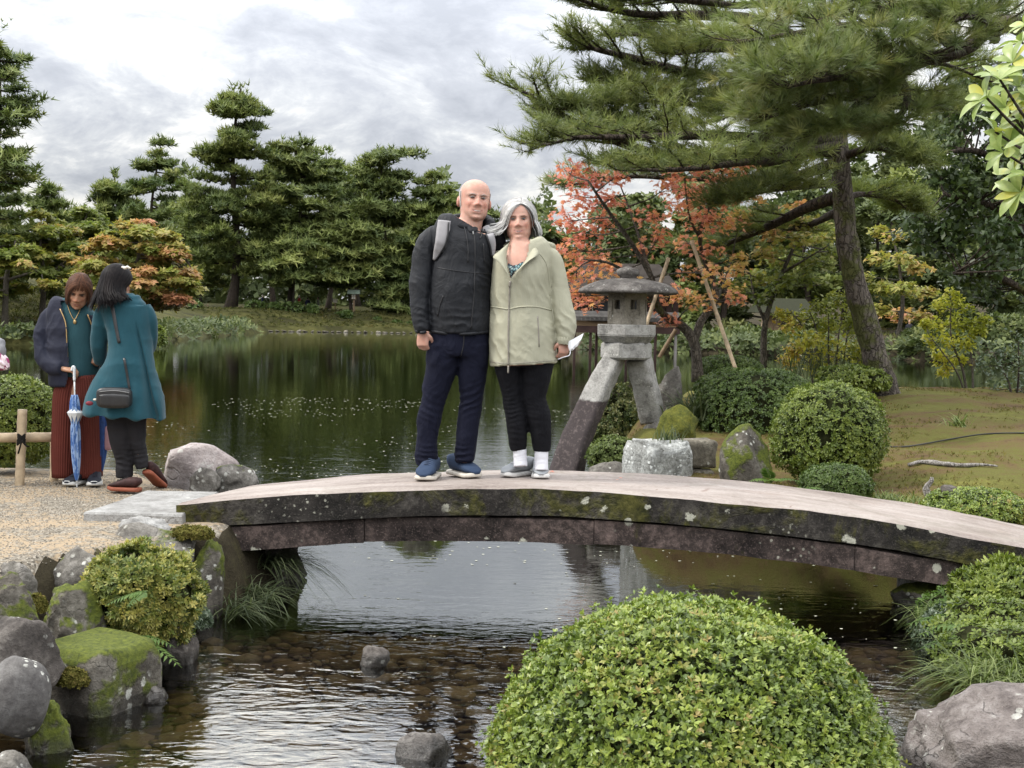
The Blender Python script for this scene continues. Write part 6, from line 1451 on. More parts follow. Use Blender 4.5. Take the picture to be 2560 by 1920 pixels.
def shoe(name, heel, yaw, L, Wd, H, mats, parent, pitch=0.0, z=None, sole_h=.03, laces=True, heelup=0.0):
    """heel: point on the ground under the heel; yaw 0 points at the viewer (-Y), positive to the viewer's right"""
    t = np.linspace(0, 1, 22); fw = np.interp(t, [0, .06, .3, .55, .75, .92, 1], [.55, .78, .80, .86, 1.0, .78, .30]) * Wd / 2
    top = np.interp(t, [0, .05, .25, .4, .55, .75, .9, 1], [.78, 1.0, 1.0, .92, .78, .62, .50, .26]) * H
    rot = np.array(Matrix.Rotation(yaw, 3, 'Z') @ Matrix.Rotation(-pitch, 3, 'X'))
    def put(V): return V @ rot.T + heel
    C = np.column_stack([t * 0, -t * L, sole_h + (top - sole_h) * .5 * 1.0]); u = loft(C, fw, np.maximum((top - sole_h) * .5, .008), 18, axis=(0, 0, 1), p=2.5)
    up = mesh(name, put(u[0]), u[1], mats[0], parent)
    toe = sole_h * .5 + .012 * np.interp(t, [0, .8, 1], [0, 0, 1]); s = loft(np.column_stack([t * 0, -.012 - t * L * 1.0 + .014, toe]), fw * 1.07 + .003, np.full(22, sole_h * .5), 18, axis=(0, 0, 1), p=5)
    mesh('sole', put(s[0]), s[1], mats[1], up)
    if laces:
        lt = []
        for k in range(5):
            f = .36 + .075 * k; hz_ = np.interp(f, t, top) + .003; w_ = np.interp(f, t, fw) * .55; lt.append(tube(put(smooth_path([(-w_, -f * L, hz_ - .008), (0, -f * L - .006, hz_ + .002), (w_, -f * L, hz_ - .008)], 8)), .0035, 6))
        mesh('laces', *join(lt), mats[2], up)
    return up
def hair_mat(name, c0, c1, sp=.2):
    m, nt, out = new_mat(name); at = nd(nt, 'ShaderNodeAttribute', dict(attribute_name='rnd')).outputs['Fac']
    finish(nt, out, ramp(nt, at, [(0, c0), (1, c1)]), .5, None, sp); return m
def hair(fr, parent, m, n=700, part=.08, length=.55, seed=0, flare=.06, curl=0.0, lay=1.0, wide=1.0, front=52, name='hair', lenvar=.12, fringe=0, back_len=None, wd=.020, flip=None, cap=True):
    """strands laid from a parting over the scalp, then hanging; local units are head heights"""
    rg = np.random.default_rng(seed); rad = np.array([.372 * wide, .455, .50]); ctr = np.array([0, .03, .535]); Vs, Fs, rv = [], [], []; base = 0; k_ = 12
    for i in range(n):
        side = -1 if rg.random() < .5 + part * .6 else 1; tt = rg.random() ** 1.2; fq = front - 4 if side < 0 else front + 13
        st = np.array([part + side * .01, -math.sin(R(48 - 92 * tt)), math.cos(R(48 - 92 * tt))]); 
        ph = R(fq + (182 - fq) * tt ** .8 + rg.normal(0, 5)); th = R(98 + rg.normal(0, 5)); en = np.array([side * math.sin(th) * math.sin(ph), -math.sin(th) * math.cos(ph), math.cos(th)])
        if fringe and rg.random() < fringe: ph = R(rg.uniform(-50, 50)); th = R(70 + rg.normal(0, 4)); en = np.array([math.sin(th) * math.sin(ph), -math.sin(th) * math.cos(ph), math.cos(th)]); short = True
        else: short = False
        s = np.linspace(0, 1, 9)[:, None]; q = unit(unit(st) * (1 - s) + unit(en) * s + np.array([0, 0, .10]) * np.sin(s * PI)); lift = 1 + rg.uniform(0, .085) * lay + .03 * np.sin(s * PI)
        P = q * rad * lift + ctr
        if not short:
            ln = (length if back_len is None else length + (back_len - length) * max(0, -math.cos(ph))) * (1 + rg.normal(0, lenvar)) ; e = P[-1]; out_ = unit(np.array([e[0], e[1] - .03, 0])); h = np.linspace(0, 1, 6)[1:, None]
            fl = flare + rg.normal(0, .02)
            T = e - np.array([0, 0, 1]) * h * ln + out_ * (fl * h + curl * h ** 3) * 1.0
            if flip is not None and e[0] * flip[0] > 0: T = T + np.array([flip[0] * flip[1], -.02, flip[2]]) * (h ** 3) * rg.uniform(.3, 1.2)
            P = np.concatenate([P, T])
        P = smooth_path(P, k_); w0 = wd * rg.uniform(.6, 1.2) * np.interp(np.linspace(0, 1, k_), [0, .1, .8, 1], [.5, 1, 1, .4])
        nrm = unit(P - ctr * [1, 1, 0] - [0, 0, .35]); tg = unit(np.gradient(P, axis=0)); sd = unit(np.cross(tg, nrm)) * w0[:, None]
        v = np.concatenate([P - sd, P + nrm * .004, P + sd]); j = np.arange(k_ - 1)
        Vs.append(v); Fs.append(np.concatenate([np.stack([j, j + 1, k_ + j + 1, k_ + j], 1), np.stack([k_ + j, k_ + j + 1, 2 * k_ + j + 1, 2 * k_ + j], 1)]) + base); base += 3 * k_; rv.append(np.full(3 * k_, np.clip(rg.normal(.5, .25), 0, 1)))
    if cap:
        v, f = ico(4); L = v * rad * 1.0 + ctr; ok = ~((L[:, 1] < -.12) & (L[:, 2] < .86 - .0 * L[:, 0])) & (L[:, 2] > .30); f = f[ok[f].all(1)]; Vs.append(L); Fs3 = f + base; rv.append(np.full(len(L), .25))
        return mesh(name, hw(fr, np.concatenate(Vs)), [np.concatenate(Fs), Fs3], m, parent, rnd=np.concatenate(rv))
    return mesh(name, hw(fr, np.concatenate(Vs)), [np.concatenate(Fs)], m, parent, rnd=np.concatenate(rv))
def thin(V, Fs, keep, ratio):
    """fewer faces where keep is False"""
    o = mesh('form', V, Fs, [], smooth=False); g = o.vertex_groups.new(name='g'); g.add([int(i) for i in np.nonzero(~keep)[0]], 1.0, 'REPLACE')
    d = o.modifiers.new('d', 'DECIMATE'); d.ratio = ratio; d.vertex_group = 'g'; d.vertex_group_factor = 10
    dg = bpy.context.evaluated_depsgraph_get(); dg.update(); ev = o.evaluated_get(dg); me = ev.to_mesh(); me.calc_loop_triangles()
    V = np.zeros(len(me.vertices) * 3, np.float32); me.vertices.foreach_get('co', V); F = np.zeros(len(me.loop_triangles) * 3, np.int32); me.loop_triangles.foreach_get('vertices', F)
    ev.to_mesh_clear(); dd = o.data; bpy.data.objects.remove(o); bpy.data.meshes.remove(dd); return V.reshape(-1, 3).astype(float), [F.reshape(-1, 3)]
def body_obj(parts, vox, fr, skin, label, loc, group=None, **fk):
    V, Fs = remesh(parts, vox, 2, .4); L = hl(fr, V); nh = len(parts); keep = (L[:, 2] > -.35) & (np.abs(L[:, 0]) < .7)
    for pt in parts[-12:]:
        c_ = np.asarray(pt[0]); lo, hi = c_.min(0) - .01, c_.max(0) + .01
        if (hi - lo).max() < .16: keep |= ((V > lo) & (V < hi)).all(1)
    V, Fs = thin(V, Fs, keep, .42); V, col = face(V, fr, skin, **fk)
    o = mesh('person', V, Fs, M['skin'], None, col=col, origin=loc); return tag(o, label, 'person', group)
c3 = lambda x, y: (1000 + x / 3.686, 400 + y / 3.686)
c4 = lambda x, y: (1000 + x / 3.686, 800 + y / 3.686)
c2 = lambda x, y: (x / 2.3703, 600 + y / 2.3703)

# ---- the man in black
Y0 = 8.13; SK = (.47, .262, .20)
ftx = lambda px: (px - 1280) * mpp(Y0)
fr = head_frame(W(*c3(668, 566), Y0 - .05), .268, R(14), R(-4), R(4)); fr['o'] += np.array([0, .085, 0])
TOR = [(590, 455, 800), (612, 380, 850), (650, 320, 880), (750, 305, 885), (900, 325, 868), (1080, 300, 848), (1250, 276, 838), (1400, 268, 835), (1540, 272, 835), (1592, 280, 828)]
TB = [.06, .085, .10, .125, .14, .15, .155, .158, .15, .145]
ARM = [(345, 655, 62, .02), (275, 720, 88, .02), (222, 830, 100, .01), (200, 1000, 100, 0), (183, 1150, 98, -.02), (178, 1300, 88, -.04), (190, 1450, 78, -.06), (208, 1580, 66, -.07)]
ARM2 = [(850, 660, 58, .03), (905, 740, 62, .06), (925, 900, 66, .12), (960, 1080, 64, .2), (1080, 1200, 50, .25)]
HIP = [(60, 285, 822), (150, 272, 825), (250, 255, 822), (330, 246, 818)]; HBm = [.125, .13, .13, .12]
LGL = [(230, 255, 545), (330, 240, 553), (450, 235, 528), (620, 205, 458), (740, 198, 418), (850, 165, 390), (950, 150, 378), (1100, 155, 345), (1270, 137, 350), (1335, 160, 338)]
LGR = [(230, 540, 824), (330, 545, 822), (500, 533, 805), (680, 550, 772), (800, 540, 754), (930, 526, 732), (1100, 515, 712), (1250, 500, 688), (1310, 512, 675)]
LB = [.12, .115, .10, .085, .08, .078, .076, .07, .072, .066]; LBr = LB[:9]
wr = W(*c3(208, 1588), Y0 - .075)
hd = hand(wr + [0, 0, .01], (.02, -.02, -1), (.45, .9, 0), .185, .95, -1, .06, .7)
sh = .014
parts = head_parts(fr, 1.07) + [loft(smooth_path([W(*c3(640, 700), Y0 + .03), W(*c3(648, 600), Y0 + .025), W(*c3(668, 500), Y0 + .03)], 10), .073, .075, 20),
    rows(TOR, c3, Y0, TB, sh), limb(ARM, c3, Y0, sh), limb(ARM2, c3, Y0, sh), rows(HIP, c4, Y0, HBm, sh), rows(LGL, c4, Y0, LB, .018), rows(LGR, c4, Y0, LBr, .018)] + hd
fe = [G(*c4(245, 1420), .70 - .02), G(*c4(545, 1400), .69)]
zf = lambda p: ztop(p[0])
parts += [loft(smooth_path([W(*c4(245, 1280), Y0), W(*c4(245, 1385), Y0 + .03)], 6), .035, .04, 12), loft(smooth_path([W(*c4(590, 1260), Y0), W(*c4(585, 1370), Y0 + .03)], 6), .035, .04, 12)]
man = body_obj(parts, .0055, fr, SK, 'tall bald man in a black hooded jacket and navy trousers, smiling on the bridge', (ftx(1120), Y0, .69), smile=1.3, male=True, grey=(.50, .48, .46))
eyes(fr, man, (.30, .26, .23), open_=.38, browk=.7)
v, f = ell((0, 0, 0), (.088, .03, .015), 2); mesh('teeth', hw(fr, v + [0, -.402, .212] + np.column_stack([v[:, 0] * 0, v[:, 0] ** 2 * 1.2, v[:, 0] ** 2 * 1.6])), f, plain('teeth', (.55, .52, .46), .3), man)
hV, hF = head_parts(fr, 1.07 * 1.035, False)[0]; hLc = hl(fr, hV); hLc = (hLc - [0, .02, .5]) * [1, 1.04, 1.02] + [0, .02, .5]; hLc = hLc * (1 + .012 * n3(hLc * 40, 3))[:, None]; jg = .03 * n3(hLc * 14, 5)
kp = (hLc[:, 1] > -.13 + .10 * np.abs(hLc[:, 2] - .5) + jg) & (hLc[:, 2] > .30 + jg) & (hLc[:, 2] < .74 + jg - .25 * np.maximum(0, -hLc[:, 1] - .02)); Fq = hF[0]; Fq = Fq[kp[Fq].all(1)]
mesh('hair', hw(fr, hLc), [Fq], plain('short grey white hair', (.42, .405, .385), .8, .1, .35, 90, .6, .004), man)
TM = dict(blk=fabric('black shell fabric', (.012, .013, .016), .6, wr=.6, spec=.22, wscale=8), navy=fabric('navy trousers cloth', (.008, .009, .019), .85, wr=.7, spec=.12), gry=fabric('grey strap webbing', (.30, .29, .30), .8, wr=.1), dk=plain('black trim', (.012, .012, .014), .5, .4, .1), zipm=plain('dull metal zip', (.16, .16, .16), .4, .6, .2))
hood = []
P = []
for a in np.linspace(R(-140), R(140), 30):          # hood bunched round the neck, open at the front
    c = W(*c3(645, 575), Y0 + .055); k = math.cos(a)
    P.append(c + np.array([math.sin(a) * (.128 + .012 * k), .105 * k - .01, .035 * k - .018 - .05 * max(0, -k)]))
P = np.array(P); hood.append(loft(P, np.interp(np.linspace(0, 1, 30), [0, .25, .5, .75, 1], [.016, .036, .046, .034, .016]), np.interp(np.linspace(0, 1, 30), [0, .25, .5, .75, 1], [.02, .044, .05, .042, .02]), 14, axis=(0, 0, 1)))
col_ = rows([(560, 545, 730), (600, 500, 760), (650, 440, 800)], c3, Y0 + .02, [.085, .10, .11], 0, 10)
opn = [c3(530, 500), c3(575, 590), c3(640, 600), c3(668, 655), c3(690, 655), c3(700, 600), c3(745, 560), c3(745, 480), c3(530, 480)]
jk, bv = cloth('jacket', [rows(TOR, c3, Y0, TB, 0, 30, 2.2), limb(ARM, c3, Y0, 0), limb(ARM2, c3, Y0, 0)] + hood, .0075, TM['blk'], man,
    [((6, 6, 6), .003, 3), ((11, 9, 15), .002, 5), ((3, 3, 4), .004, 9)], creases=[(W(*c3(*q), Y0 - .1), r_, a_, f_, d_, 30 + i) for i, (q, r_, a_, f_, d_) in enumerate([((180, 1180), .12, .005, 75, (.5, 0, 1)), ((175, 1420), .10, .006, 85, (.25, 0, 1)), ((200, 900), .12, .004, 60, (1, 0, .5)), ((560, 1040), .10, .004, 90, (-.3, 0, 1)), ((760, 1080), .10, .004, 80, (.6, 0, 1)), ((600, 1540), .14, .004, 60, (.1, 0, 1)), ((430, 860), .09, .004, 70, (.8, 0, .6)), ((780, 720), .08, .004, 90, (.1, 0, 1))])])
# stand-up collar round the throat
cp = [(545, 590), (575, 610), (625, 618), (662, 660), (700, 625), (730, 600)]
seam('collar', [c3(*q) for q in cp], bv, .020, TM['blk'], jk, -.006, 24, Y0 - .1, .8)
seam('zip', [c3(*q) for q in [(672, 655), (690, 760), (690, 1000), (682, 1250), (668, 1400), (655, 1560)]], bv, .0042, TM['dk'], jk, .002)
seam('zip_pull', [c3(672, 652), c3(677, 688)], bv, .0045, TM['zipm'], jk, .007, 6)
seam('drawstring', [c3(*q) for q in [(590, 605), (612, 700), (628, 820), (626, 945)]], bv, .0035, TM['dk'], jk, .006)
seam('drawstring', [c3(*q) for q in [(745, 640), (752, 690), (740, 720)]], bv, .0035, TM['dk'], jk, .006)
seam('pocket_zip', [c3(768, 770), c3(776, 940)], bv, .004, TM['dk'], jk, .002, 8)
seam('pocket_seam', [c3(*q) for q in [(400, 1250), (370, 1330), (345, 1440)]], bv, .004, TM['dk'], jk, .001, 10)
seam('yoke_seam', [c3(*q) for q in [(335, 990), (480, 1015), (690, 1040), (840, 1050)]], bv, .0028, TM['dk'], jk, .001)
seam('hem', [c3(*q) for q in [(283, 1575), (450, 1600), (650, 1600), (826, 1580)]], bv, .010, TM['blk'], jk, -.002, 24, Y0 - .14)
seam('cuff', [c3(*q) for q in [(148, 1578), (205, 1590), (268, 1570)]], bv, .010, TM['blk'], jk, -.003, 10, Y0 - .13)
trs, bvt = cloth('trousers', [rows(HIP, c4, Y0, HBm, 0), rows(LGL, c4, Y0, LB, 0), rows(LGR, c4, Y0, LBr, 0)], .0085, TM['navy'], man, [((7, 7, 6), .003, 13), ((12, 9, 14), .0018, 15)], creases=[(W(*c4(*q), Y0 - .06), r_, a_, f_, d_, 50 + i) for i, (q, r_, a_, f_, d_) in enumerate([((280, 790), .10, .006, 80, (.5, 0, 1)), ((230, 1260), .09, .007, 95, (.1, 0, 1)), ((585, 1240), .09, .008, 95, (-.15, 0, 1)), ((650, 740), .10, .006, 80, (-.5, 0, 1)), ((560, 330), .11, .005, 60, (.7, 0, .8)), ((330, 380), .12, .004, 50, (-.9, 0, .8)), ((260, 1000), .1, .004, 60, (1, 0, .3))])])
seam('fly_seam', [c4(590, 120), c4(585, 230), c4(562, 330)], bvt, .003, TM['dk'], trs, .001, 8)
SB = [fabric('navy knit shoe', (.022, .038, .075), .8, wr=.1), plain('cream rubber sole', (.50, .46, .40), .6, .3, .12, 40), plain('navy laces', (.05, .07, .12), .8)]
def put_shoe(parent, tx, ty, yaw, L, Wd, H, mats, cv, z0=None, **kw):
    p = G(*cv(tx, ty), .68); z = ztop(p[0]) if z0 is None else z0; p = G(*cv(tx, ty), z); d = np.array([math.sin(yaw), -math.cos(yaw), 0])
    return shoe('shoe', p - d * L, yaw, L, Wd, H, mats, parent, **kw)
put_shoe(man, 208, 1490, R(-10), .29, .128, .135, SB, c4); put_shoe(man, 712, 1464, R(36), .29, .122, .135, SB, c4)
# his backpack: straps over the shoulders and a pack on the back
bp = empty('backpack', tuple(W(*c3(600, 900), Y0 + .25)), 'backpack with pale grey shoulder straps worn by the man in black', 'backpack')
strap('strap', [c3(*q) for q in [(412, 560), (402, 640), (385, 740), (352, 850), (322, 920)]], bv, [.042, .044, .040, .030, .014], TM['gry'], bp, .004, 26, .010, Y0 - .1)
strap('strap', [c3(*q) for q in [(792, 618), (820, 690), (846, 780), (852, 880)]], bv, [.022, .032, .026, .014], TM['gry'], bp, .004, 26, .010, Y0 - .1)
seam('strap_edge', [c3(*q) for q in [(448, 575), (440, 680), (415, 780), (365, 870), (325, 925)]], bv, .0055, TM['dk'], bp, .012, 24, Y0 - .12)
seam('strap_edge', [c3(*q) for q in [(772, 625), (802, 710), (832, 800), (842, 890)]], bv, .0055, TM['dk'], bp, .012, 24, Y0 - .12)
q, f = ico(4); q = np.sign(q) * np.abs(q) ** .55 * [.15, .08, .22]; mesh('pack', q + W(*c3(600, 900), Y0 + .24), f, TM['dk'], bp)

# ---- the woman in the pale green jacket
Y1 = 8.10; SKw = (.48, .275, .21)
fr = head_frame(W(*c3(1098, 742), Y1 - .05), .25, R(-2), R(-2), R(-2)); fr['o'] += np.array([0, .09, 0])
TOR = [(770, 985, 1210), (800, 930, 1290), (850, 880, 1395), (930, 860, 1400), (1050, 848, 1385), (1200, 832, 1385), (1350, 836, 1398), (1500, 822, 1420), (1640, 820, 1438), (1800, 822, 1450), (1885, 828, 1452)]
TB = [.07, .09, .105, .13, .155, .15, .145, .155, .165, .17, .172]
ARM = [(1330, 845, 66, .03), (1395, 880, 66, .02), (1432, 960, 72, .02), (1458, 1090, 78, .01), (1475, 1230, 88, .0), (1505, 1380, 98, -.02), (1530, 1500, 98, -.04), (1528, 1590, 86, -.05), (1520, 1650, 72, -.06), (1515, 1690, 66, -.06)]
ARM2 = [(920, 880, 60, .05), (890, 960, 60, .12), (870, 1100, 58, .2), (820, 1250, 52, .24)]
HIP = [(240, 855, 1430), (330, 858, 1432), (420, 866, 1420)]; HBw = [.15, .15, .14]
LGL = [(330, 860, 1130), (420, 868, 1122), (560, 908, 1114), (680, 940, 1118), (770, 946, 1128), (870, 968, 1152), (1050, 990, 1174), (1150, 1008, 1172), (1200, 1024, 1166)]
LGR = [(330, 1100, 1430), (420, 1106, 1414), (600, 1112, 1372), (720, 1120, 1342), (870, 1163, 1388), (1000, 1190, 1396), (1120, 1212, 1394), (1210, 1230, 1384)]
LBl = [.135, .125, .10, .085, .08, .085, .075, .062, .055]; LBr = [.135, .125, .10, .085, .088, .078, .066, .055]
wr = W(*c4(1512, 195), Y1 - .065)
hd = hand(wr + [0, 0, .012], (-.03, -.04, -1), (-.55, .8, 0), .172, .85, 1, .05, .8)
chest = rows([(700, 1010, 1190), (760, 990, 1205), (840, 930, 1290), (930, 885, 1340), (1050, 870, 1370)], c3, Y1, [.055, .075, .10, .128, .148], .010, 16)
parts = head_parts(fr, 1.05) + [loft(smooth_path([W(*c3(1095, 860), Y1 + .02), W(*c3(1098, 760), Y1 + .02), W(*c3(1100, 660), Y1 + .015)], 10), .060, .062, 20), chest,
    rows(TOR, c3, Y1, TB, .02), limb(ARM, c3, Y1, .018), limb(ARM2, c3, Y1, .018), rows(HIP, c4, Y1, HBw, .015), rows(LGL, c4, Y1, LBl, .012), rows(LGR, c4, Y1, LBr, .012)] + hd
parts += [loft(smooth_path([W(*c4(1097, 1180), Y1), W(*c4(1105, 1300), Y1)], 6), .036, .045, 14), loft(smooth_path([W(*c4(1305, 1190), Y1), W(*c4(1300, 1320), Y1)], 6), .036, .045, 14)]
wom = body_obj(parts, .0055, fr, SKw, 'woman with a grey bob in a pale green jacket and black trousers on the bridge', (ftx(1310), Y1, .69), smile=1.5, lips=(.44, .17, .15))
eyes(fr, wom, (.16, .11, .085), open_=.55, browk=.5)
hm = hair_mat('silver grey hair', (.25, .245, .235), (.62, .61, .59))
v, f = ell((0, 0, 0), (.075, .03, .008), 2); mesh('teeth', hw(fr, v + [0, -.404, .209] + np.column_stack([v[:, 0] * 0, v[:, 0] ** 2 * 1.2, v[:, 0] ** 2 * 2.4])), f, plain('teeth', (.55, .50, .45), .3), wom)
hair(fr, wom, hm, 1700, .16, .28, 5, .17, -.07, 1.5, 1.12, 54, wd=.011, flip=(-1, .26, .06))
TW = dict(grn=fabric('pale sage shell cloth', (.345, .335, .25), .62, wr=.40, var=.06, wscale=7), blk=fabric('black denim', (.008, .008, .010), .9, wr=.7, spec=.12), zipm=plain('brass grey zip', (.20, .18, .15), .4, .6, .2), sock=fabric('white cotton sock', (.62, .62, .66), .9, wr=.2))
colr = []
opn = [c3(1010, 700), c3(985, 790), c3(978, 900), c3(992, 1000), c3(1015, 1112), c3(1040, 1075), c3(1100, 1000), c3(1165, 930), c3(1180, 880), c3(1195, 800), c3(1205, 700)]
jw, bv = cloth('jacket', [rows(TOR, c3, Y1, TB, 0, 34, 2.25), limb(ARM, c3, Y1, 0), limb(ARM2, c3, Y1, 0)], .0075, TW['grn'], wom, [((5, 5, 4), .004, 23), ((9, 8, 10), .002, 25)], [opn], 4, creases=[(W(*c3(*q), Y1 - .12), r_, a_, f_, d_, 70 + i) for i, (q, r_, a_, f_, d_) in enumerate([((1500, 1400), .12, .006, 65, (.8, 0, 1)), ((1530, 1560), .09, .006, 90, (.5, 0, 1)), ((1310, 1150), .11, .005, 60, (1, 0, .5)), ((1100, 1360), .16, .003, 90, (1, 0, .15)), ((900, 1400), .12, .004, 70, (1, 0, .3)), ((1300, 1760), .12, .005, 60, (.6, 0, 1)), ((920, 1780), .10, .005, 60, (1, 0, .5)), ((1440, 1080), .1, .004, 60, (1, 0, .4))])])
# open collar flaps and bunched hood
def flap(name, po, pi, Yo, Yi, parent, m, th=.009, n=16):
    o_ = smooth_path([[*W(*c3(x, y), Y)] for (x, y), Y in zip(po, Yo)], n); i_ = smooth_path([[*W(*c3(x, y), Y)] for (x, y), Y in zip(pi, Yi)], n); md = (o_ + i_) / 2 - [0, .010, 0]
    A = np.concatenate([o_, md, i_]); V = np.concatenate([A, A + [0, th, 0]]); j = np.arange(n - 1); m3 = 3 * n
    q = lambda a, b: np.stack([a + j, a + j + 1, b + j + 1, b + j], 1)
    return mesh(name, V, [np.concatenate([q(0, n), q(n, 2 * n), q(m3 + n, m3), q(m3 + 2 * n, m3 + n), q(m3, 0), q(2 * n, m3 + 2 * n)])], m, parent)
flap('collar', [(1002, 765), (925, 830), (856, 892), (905, 940), (975, 1025), (1012, 1112)], [(1004, 770), (988, 840), (980, 910), (984, 970), (998, 1040), (1014, 1112)], [Y1 - .055, Y1 - .12, Y1 - .15, Y1 - .17, Y1 - .185, Y1 - .185], [Y1 - .05, Y1 - .09, Y1 - .13, Y1 - .15, Y1 - .168, Y1 - .182], jw, TW['grn'])
flap('collar', [(1200, 745), (1255, 810), (1276, 872), (1200, 920), (1100, 1010), (1022, 1112)], [(1198, 750), (1192, 830), (1178, 890), (1130, 960), (1075, 1030), (1020, 1112)], [Y1 - .055, Y1 - .10, Y1 - .145, Y1 - .17, Y1 - .19, Y1 - .19], [Y1 - .05, Y1 - .09, Y1 - .13, Y1 - .155, Y1 - .172, Y1 - .184], jw, TW['grn'])
hp = []
for dx, dz, rr in ((0, 0, .036), (8, 45, .030)):
    P = smooth_path([W(*c3(1225 + dx, 745 + dz), Y1 + .02), W(*c3(1300 + dx, 775 + dz * .6), Y1 - .0), W(*c3(1385 + dx, 808 + dz * .3), Y1 + .04), W(*c3(1330, 790), Y1 + .13), W(*c3(1180, 770), Y1 + .15), W(*c3(1010, 780), Y1 + .12), W(*c3(965, 800), Y1 + .05)], 30)
    hp.append(loft(P, np.interp(np.linspace(0, 1, 30), [0, .2, .8, 1], [.012, rr, rr, .012]), np.interp(np.linspace(0, 1, 30), [0, .2, .8, 1], [.012, rr * .8, rr * .8, .012]), 12, axis=(0, 0, 1)))
cloth('hood', hp, .007, TW['grn'], jw, [((9, 9, 16), .004, 44)])
# printed blouse in the neckline
def print_mat():
    m, nt, out = new_mat('teal printed blouse'); ob = nd(nt, 'ShaderNodeTexCoord').outputs['Object']
    vo = nd(nt, 'ShaderNodeTexVoronoi', dict(feature='DISTANCE_TO_EDGE'), Vector=ob, Scale=58).outputs['Distance']; a = nz(nt, ob, 40, 3)
    finish(nt, out, mixc(nt, sstep(nt, vo, .10, .16), (.03, .035, .05), ramp(nt, a, [(.4, (.10, .24, .26)), (.6, (.34, .46, .46))])), .8); return m
bl_ = [(1000, 950), (1015, 962), (1040, 972), (1080, 965), (1115, 945), (1140, 935), (1120, 990), (1070, 1050), (1035, 1100), (1015, 1125), (1000, 1060), (985, 990)]
cb = BVHTree.FromPolygons([tuple(v) for v in chest[0]], [tuple(f) for F in chest[1] for f in F]); bl_ = np.array(bl_, float); bc = np.array([1060., 1000.]); n = len(bl_); rg_ = []
for t_ in (1, .75, .5, .25, .02): rg_ += [on(cb, *c3(*(bc + (q - bc) * t_)), .020, Y1 - .13) for q in bl_]
i = np.arange(4)[:, None] * n; j = np.arange(n)[None]; mesh('blouse', np.array(rg_), [np.stack([i + j, i + (j + 1) % n, i + n + (j + 1) % n, i + n + j], -1).reshape(-1, 4), np.array([np.arange(4 * n, 5 * n)])], print_mat(), wom)
seam('zip', [(c3(1016, 1115)), c3(1010, 1180), c3(1006, 1300), c3(1002, 1450), c3(998, 1640), c3(1000, 1800), c3(998, 1890)], bv, .0055, TW['zipm'], jw, .002, 40)
seam('zip_pull', [c3(1016, 1120), c3(1010, 1170)], bv, .007, TW['zipm'], jw, .006, 6)
P = smooth_path([W(*c4(998, 420), Y1 - .175), W(*c4(996, 490), Y1 - .178)], 6); mesh('zip_pull', *tube(P, .0055, 8), TW['zipm'], jw)
seam('waist_seam', [c3(*q) for q in [(838, 1352), (920, 1362), (1000, 1375), (1100, 1355), (1250, 1352), (1396, 1385)]], bv, .0045, TW['grn'], jw, .0, 36)
seam('pocket_seam', [c3(1268, 1440), c3(1275, 1560), c3(1282, 1720)], bv, .0045, TW['zipm'], jw, -.001, 10)
seam('hem_seam', [c4(*q) for q in [(832, 385), (990, 402), (1200, 390), (1448, 372)]], bv, .003, TW['zipm'], jw, -.0015, 30)
seam('raglan_seam', [c3(*q) for q in [(1290, 865), (1350, 960), (1370, 1090), (1380, 1250)]], bv, .004, TW['grn'], jw, .0, 20)
cu = limb([(1520, 1632, 70, -.06), (1517, 1665, 76, -.06), (1513, 1700, 70, -.06)], c3, Y1, 0, 10, 60)
V = cu[0]; a_ = np.tile(np.arange(60), 10); V[:600] += (V[:600] - V[:600].mean(0)) * (.05 * np.sin(a_ * 2 * PI / 60 * 16))[:, None] * [1, 1, 0]; mesh('cuff', V, cu[1], TW['grn'], jw)
trw, bvt = cloth('trousers', [rows(HIP, c4, Y1, HBw, 0), rows(LGL, c4, Y1, LBl, 0), rows(LGR, c4, Y1, LBr, 0)], .0085, TW['blk'], wom, [((7, 7, 7), .002, 33), ((12, 9, 18), .0015, 35)], creases=[(W(*c4(*q), Y1 - .06), r_, a_, f_, d_, 90 + i) for i, (q, r_, a_, f_, d_) in enumerate([((1270, 780), .09, .005, 110, (.2, 0, 1)), ((1030, 800), .09, .005, 110, (-.2, 0, 1)), ((1300, 620), .09, .004, 80, (-.5, 0, 1)), ((1100, 1100), .08, .003, 100, (.2, 0, 1))])])
for (a, b, c_, d_) in ((1102, 1190, 1112, 1350), (1303, 1200, 1302, 1385)):
    V, F = loft(smooth_path([W(*c4(a, b), Y1), W(*c4((a + c_) / 2, (b + d_) / 2), Y1), W(*c4(c_, d_), Y1 - .01)], 16), .0425, .05, 20); V += (unit(V - V.mean(0)) * (.0012 * np.sin(V[:, 2:3] * 700))); mesh('sock', V, F, TW['sock'], wom)
SW = [fabric('light grey knit shoe', (.27, .285, .30), .8, wr=.1), plain('white rubber sole', (.60, .59, .57), .6, .3, .08, 40), plain('grey laces', (.42, .43, .45), .8)]
put_shoe(wom, 945, 1452, R(-44), .262, .10, .12, SW, c4); put_shoe(wom, 1300, 1472, R(2), .262, .105, .12, SW, c4)
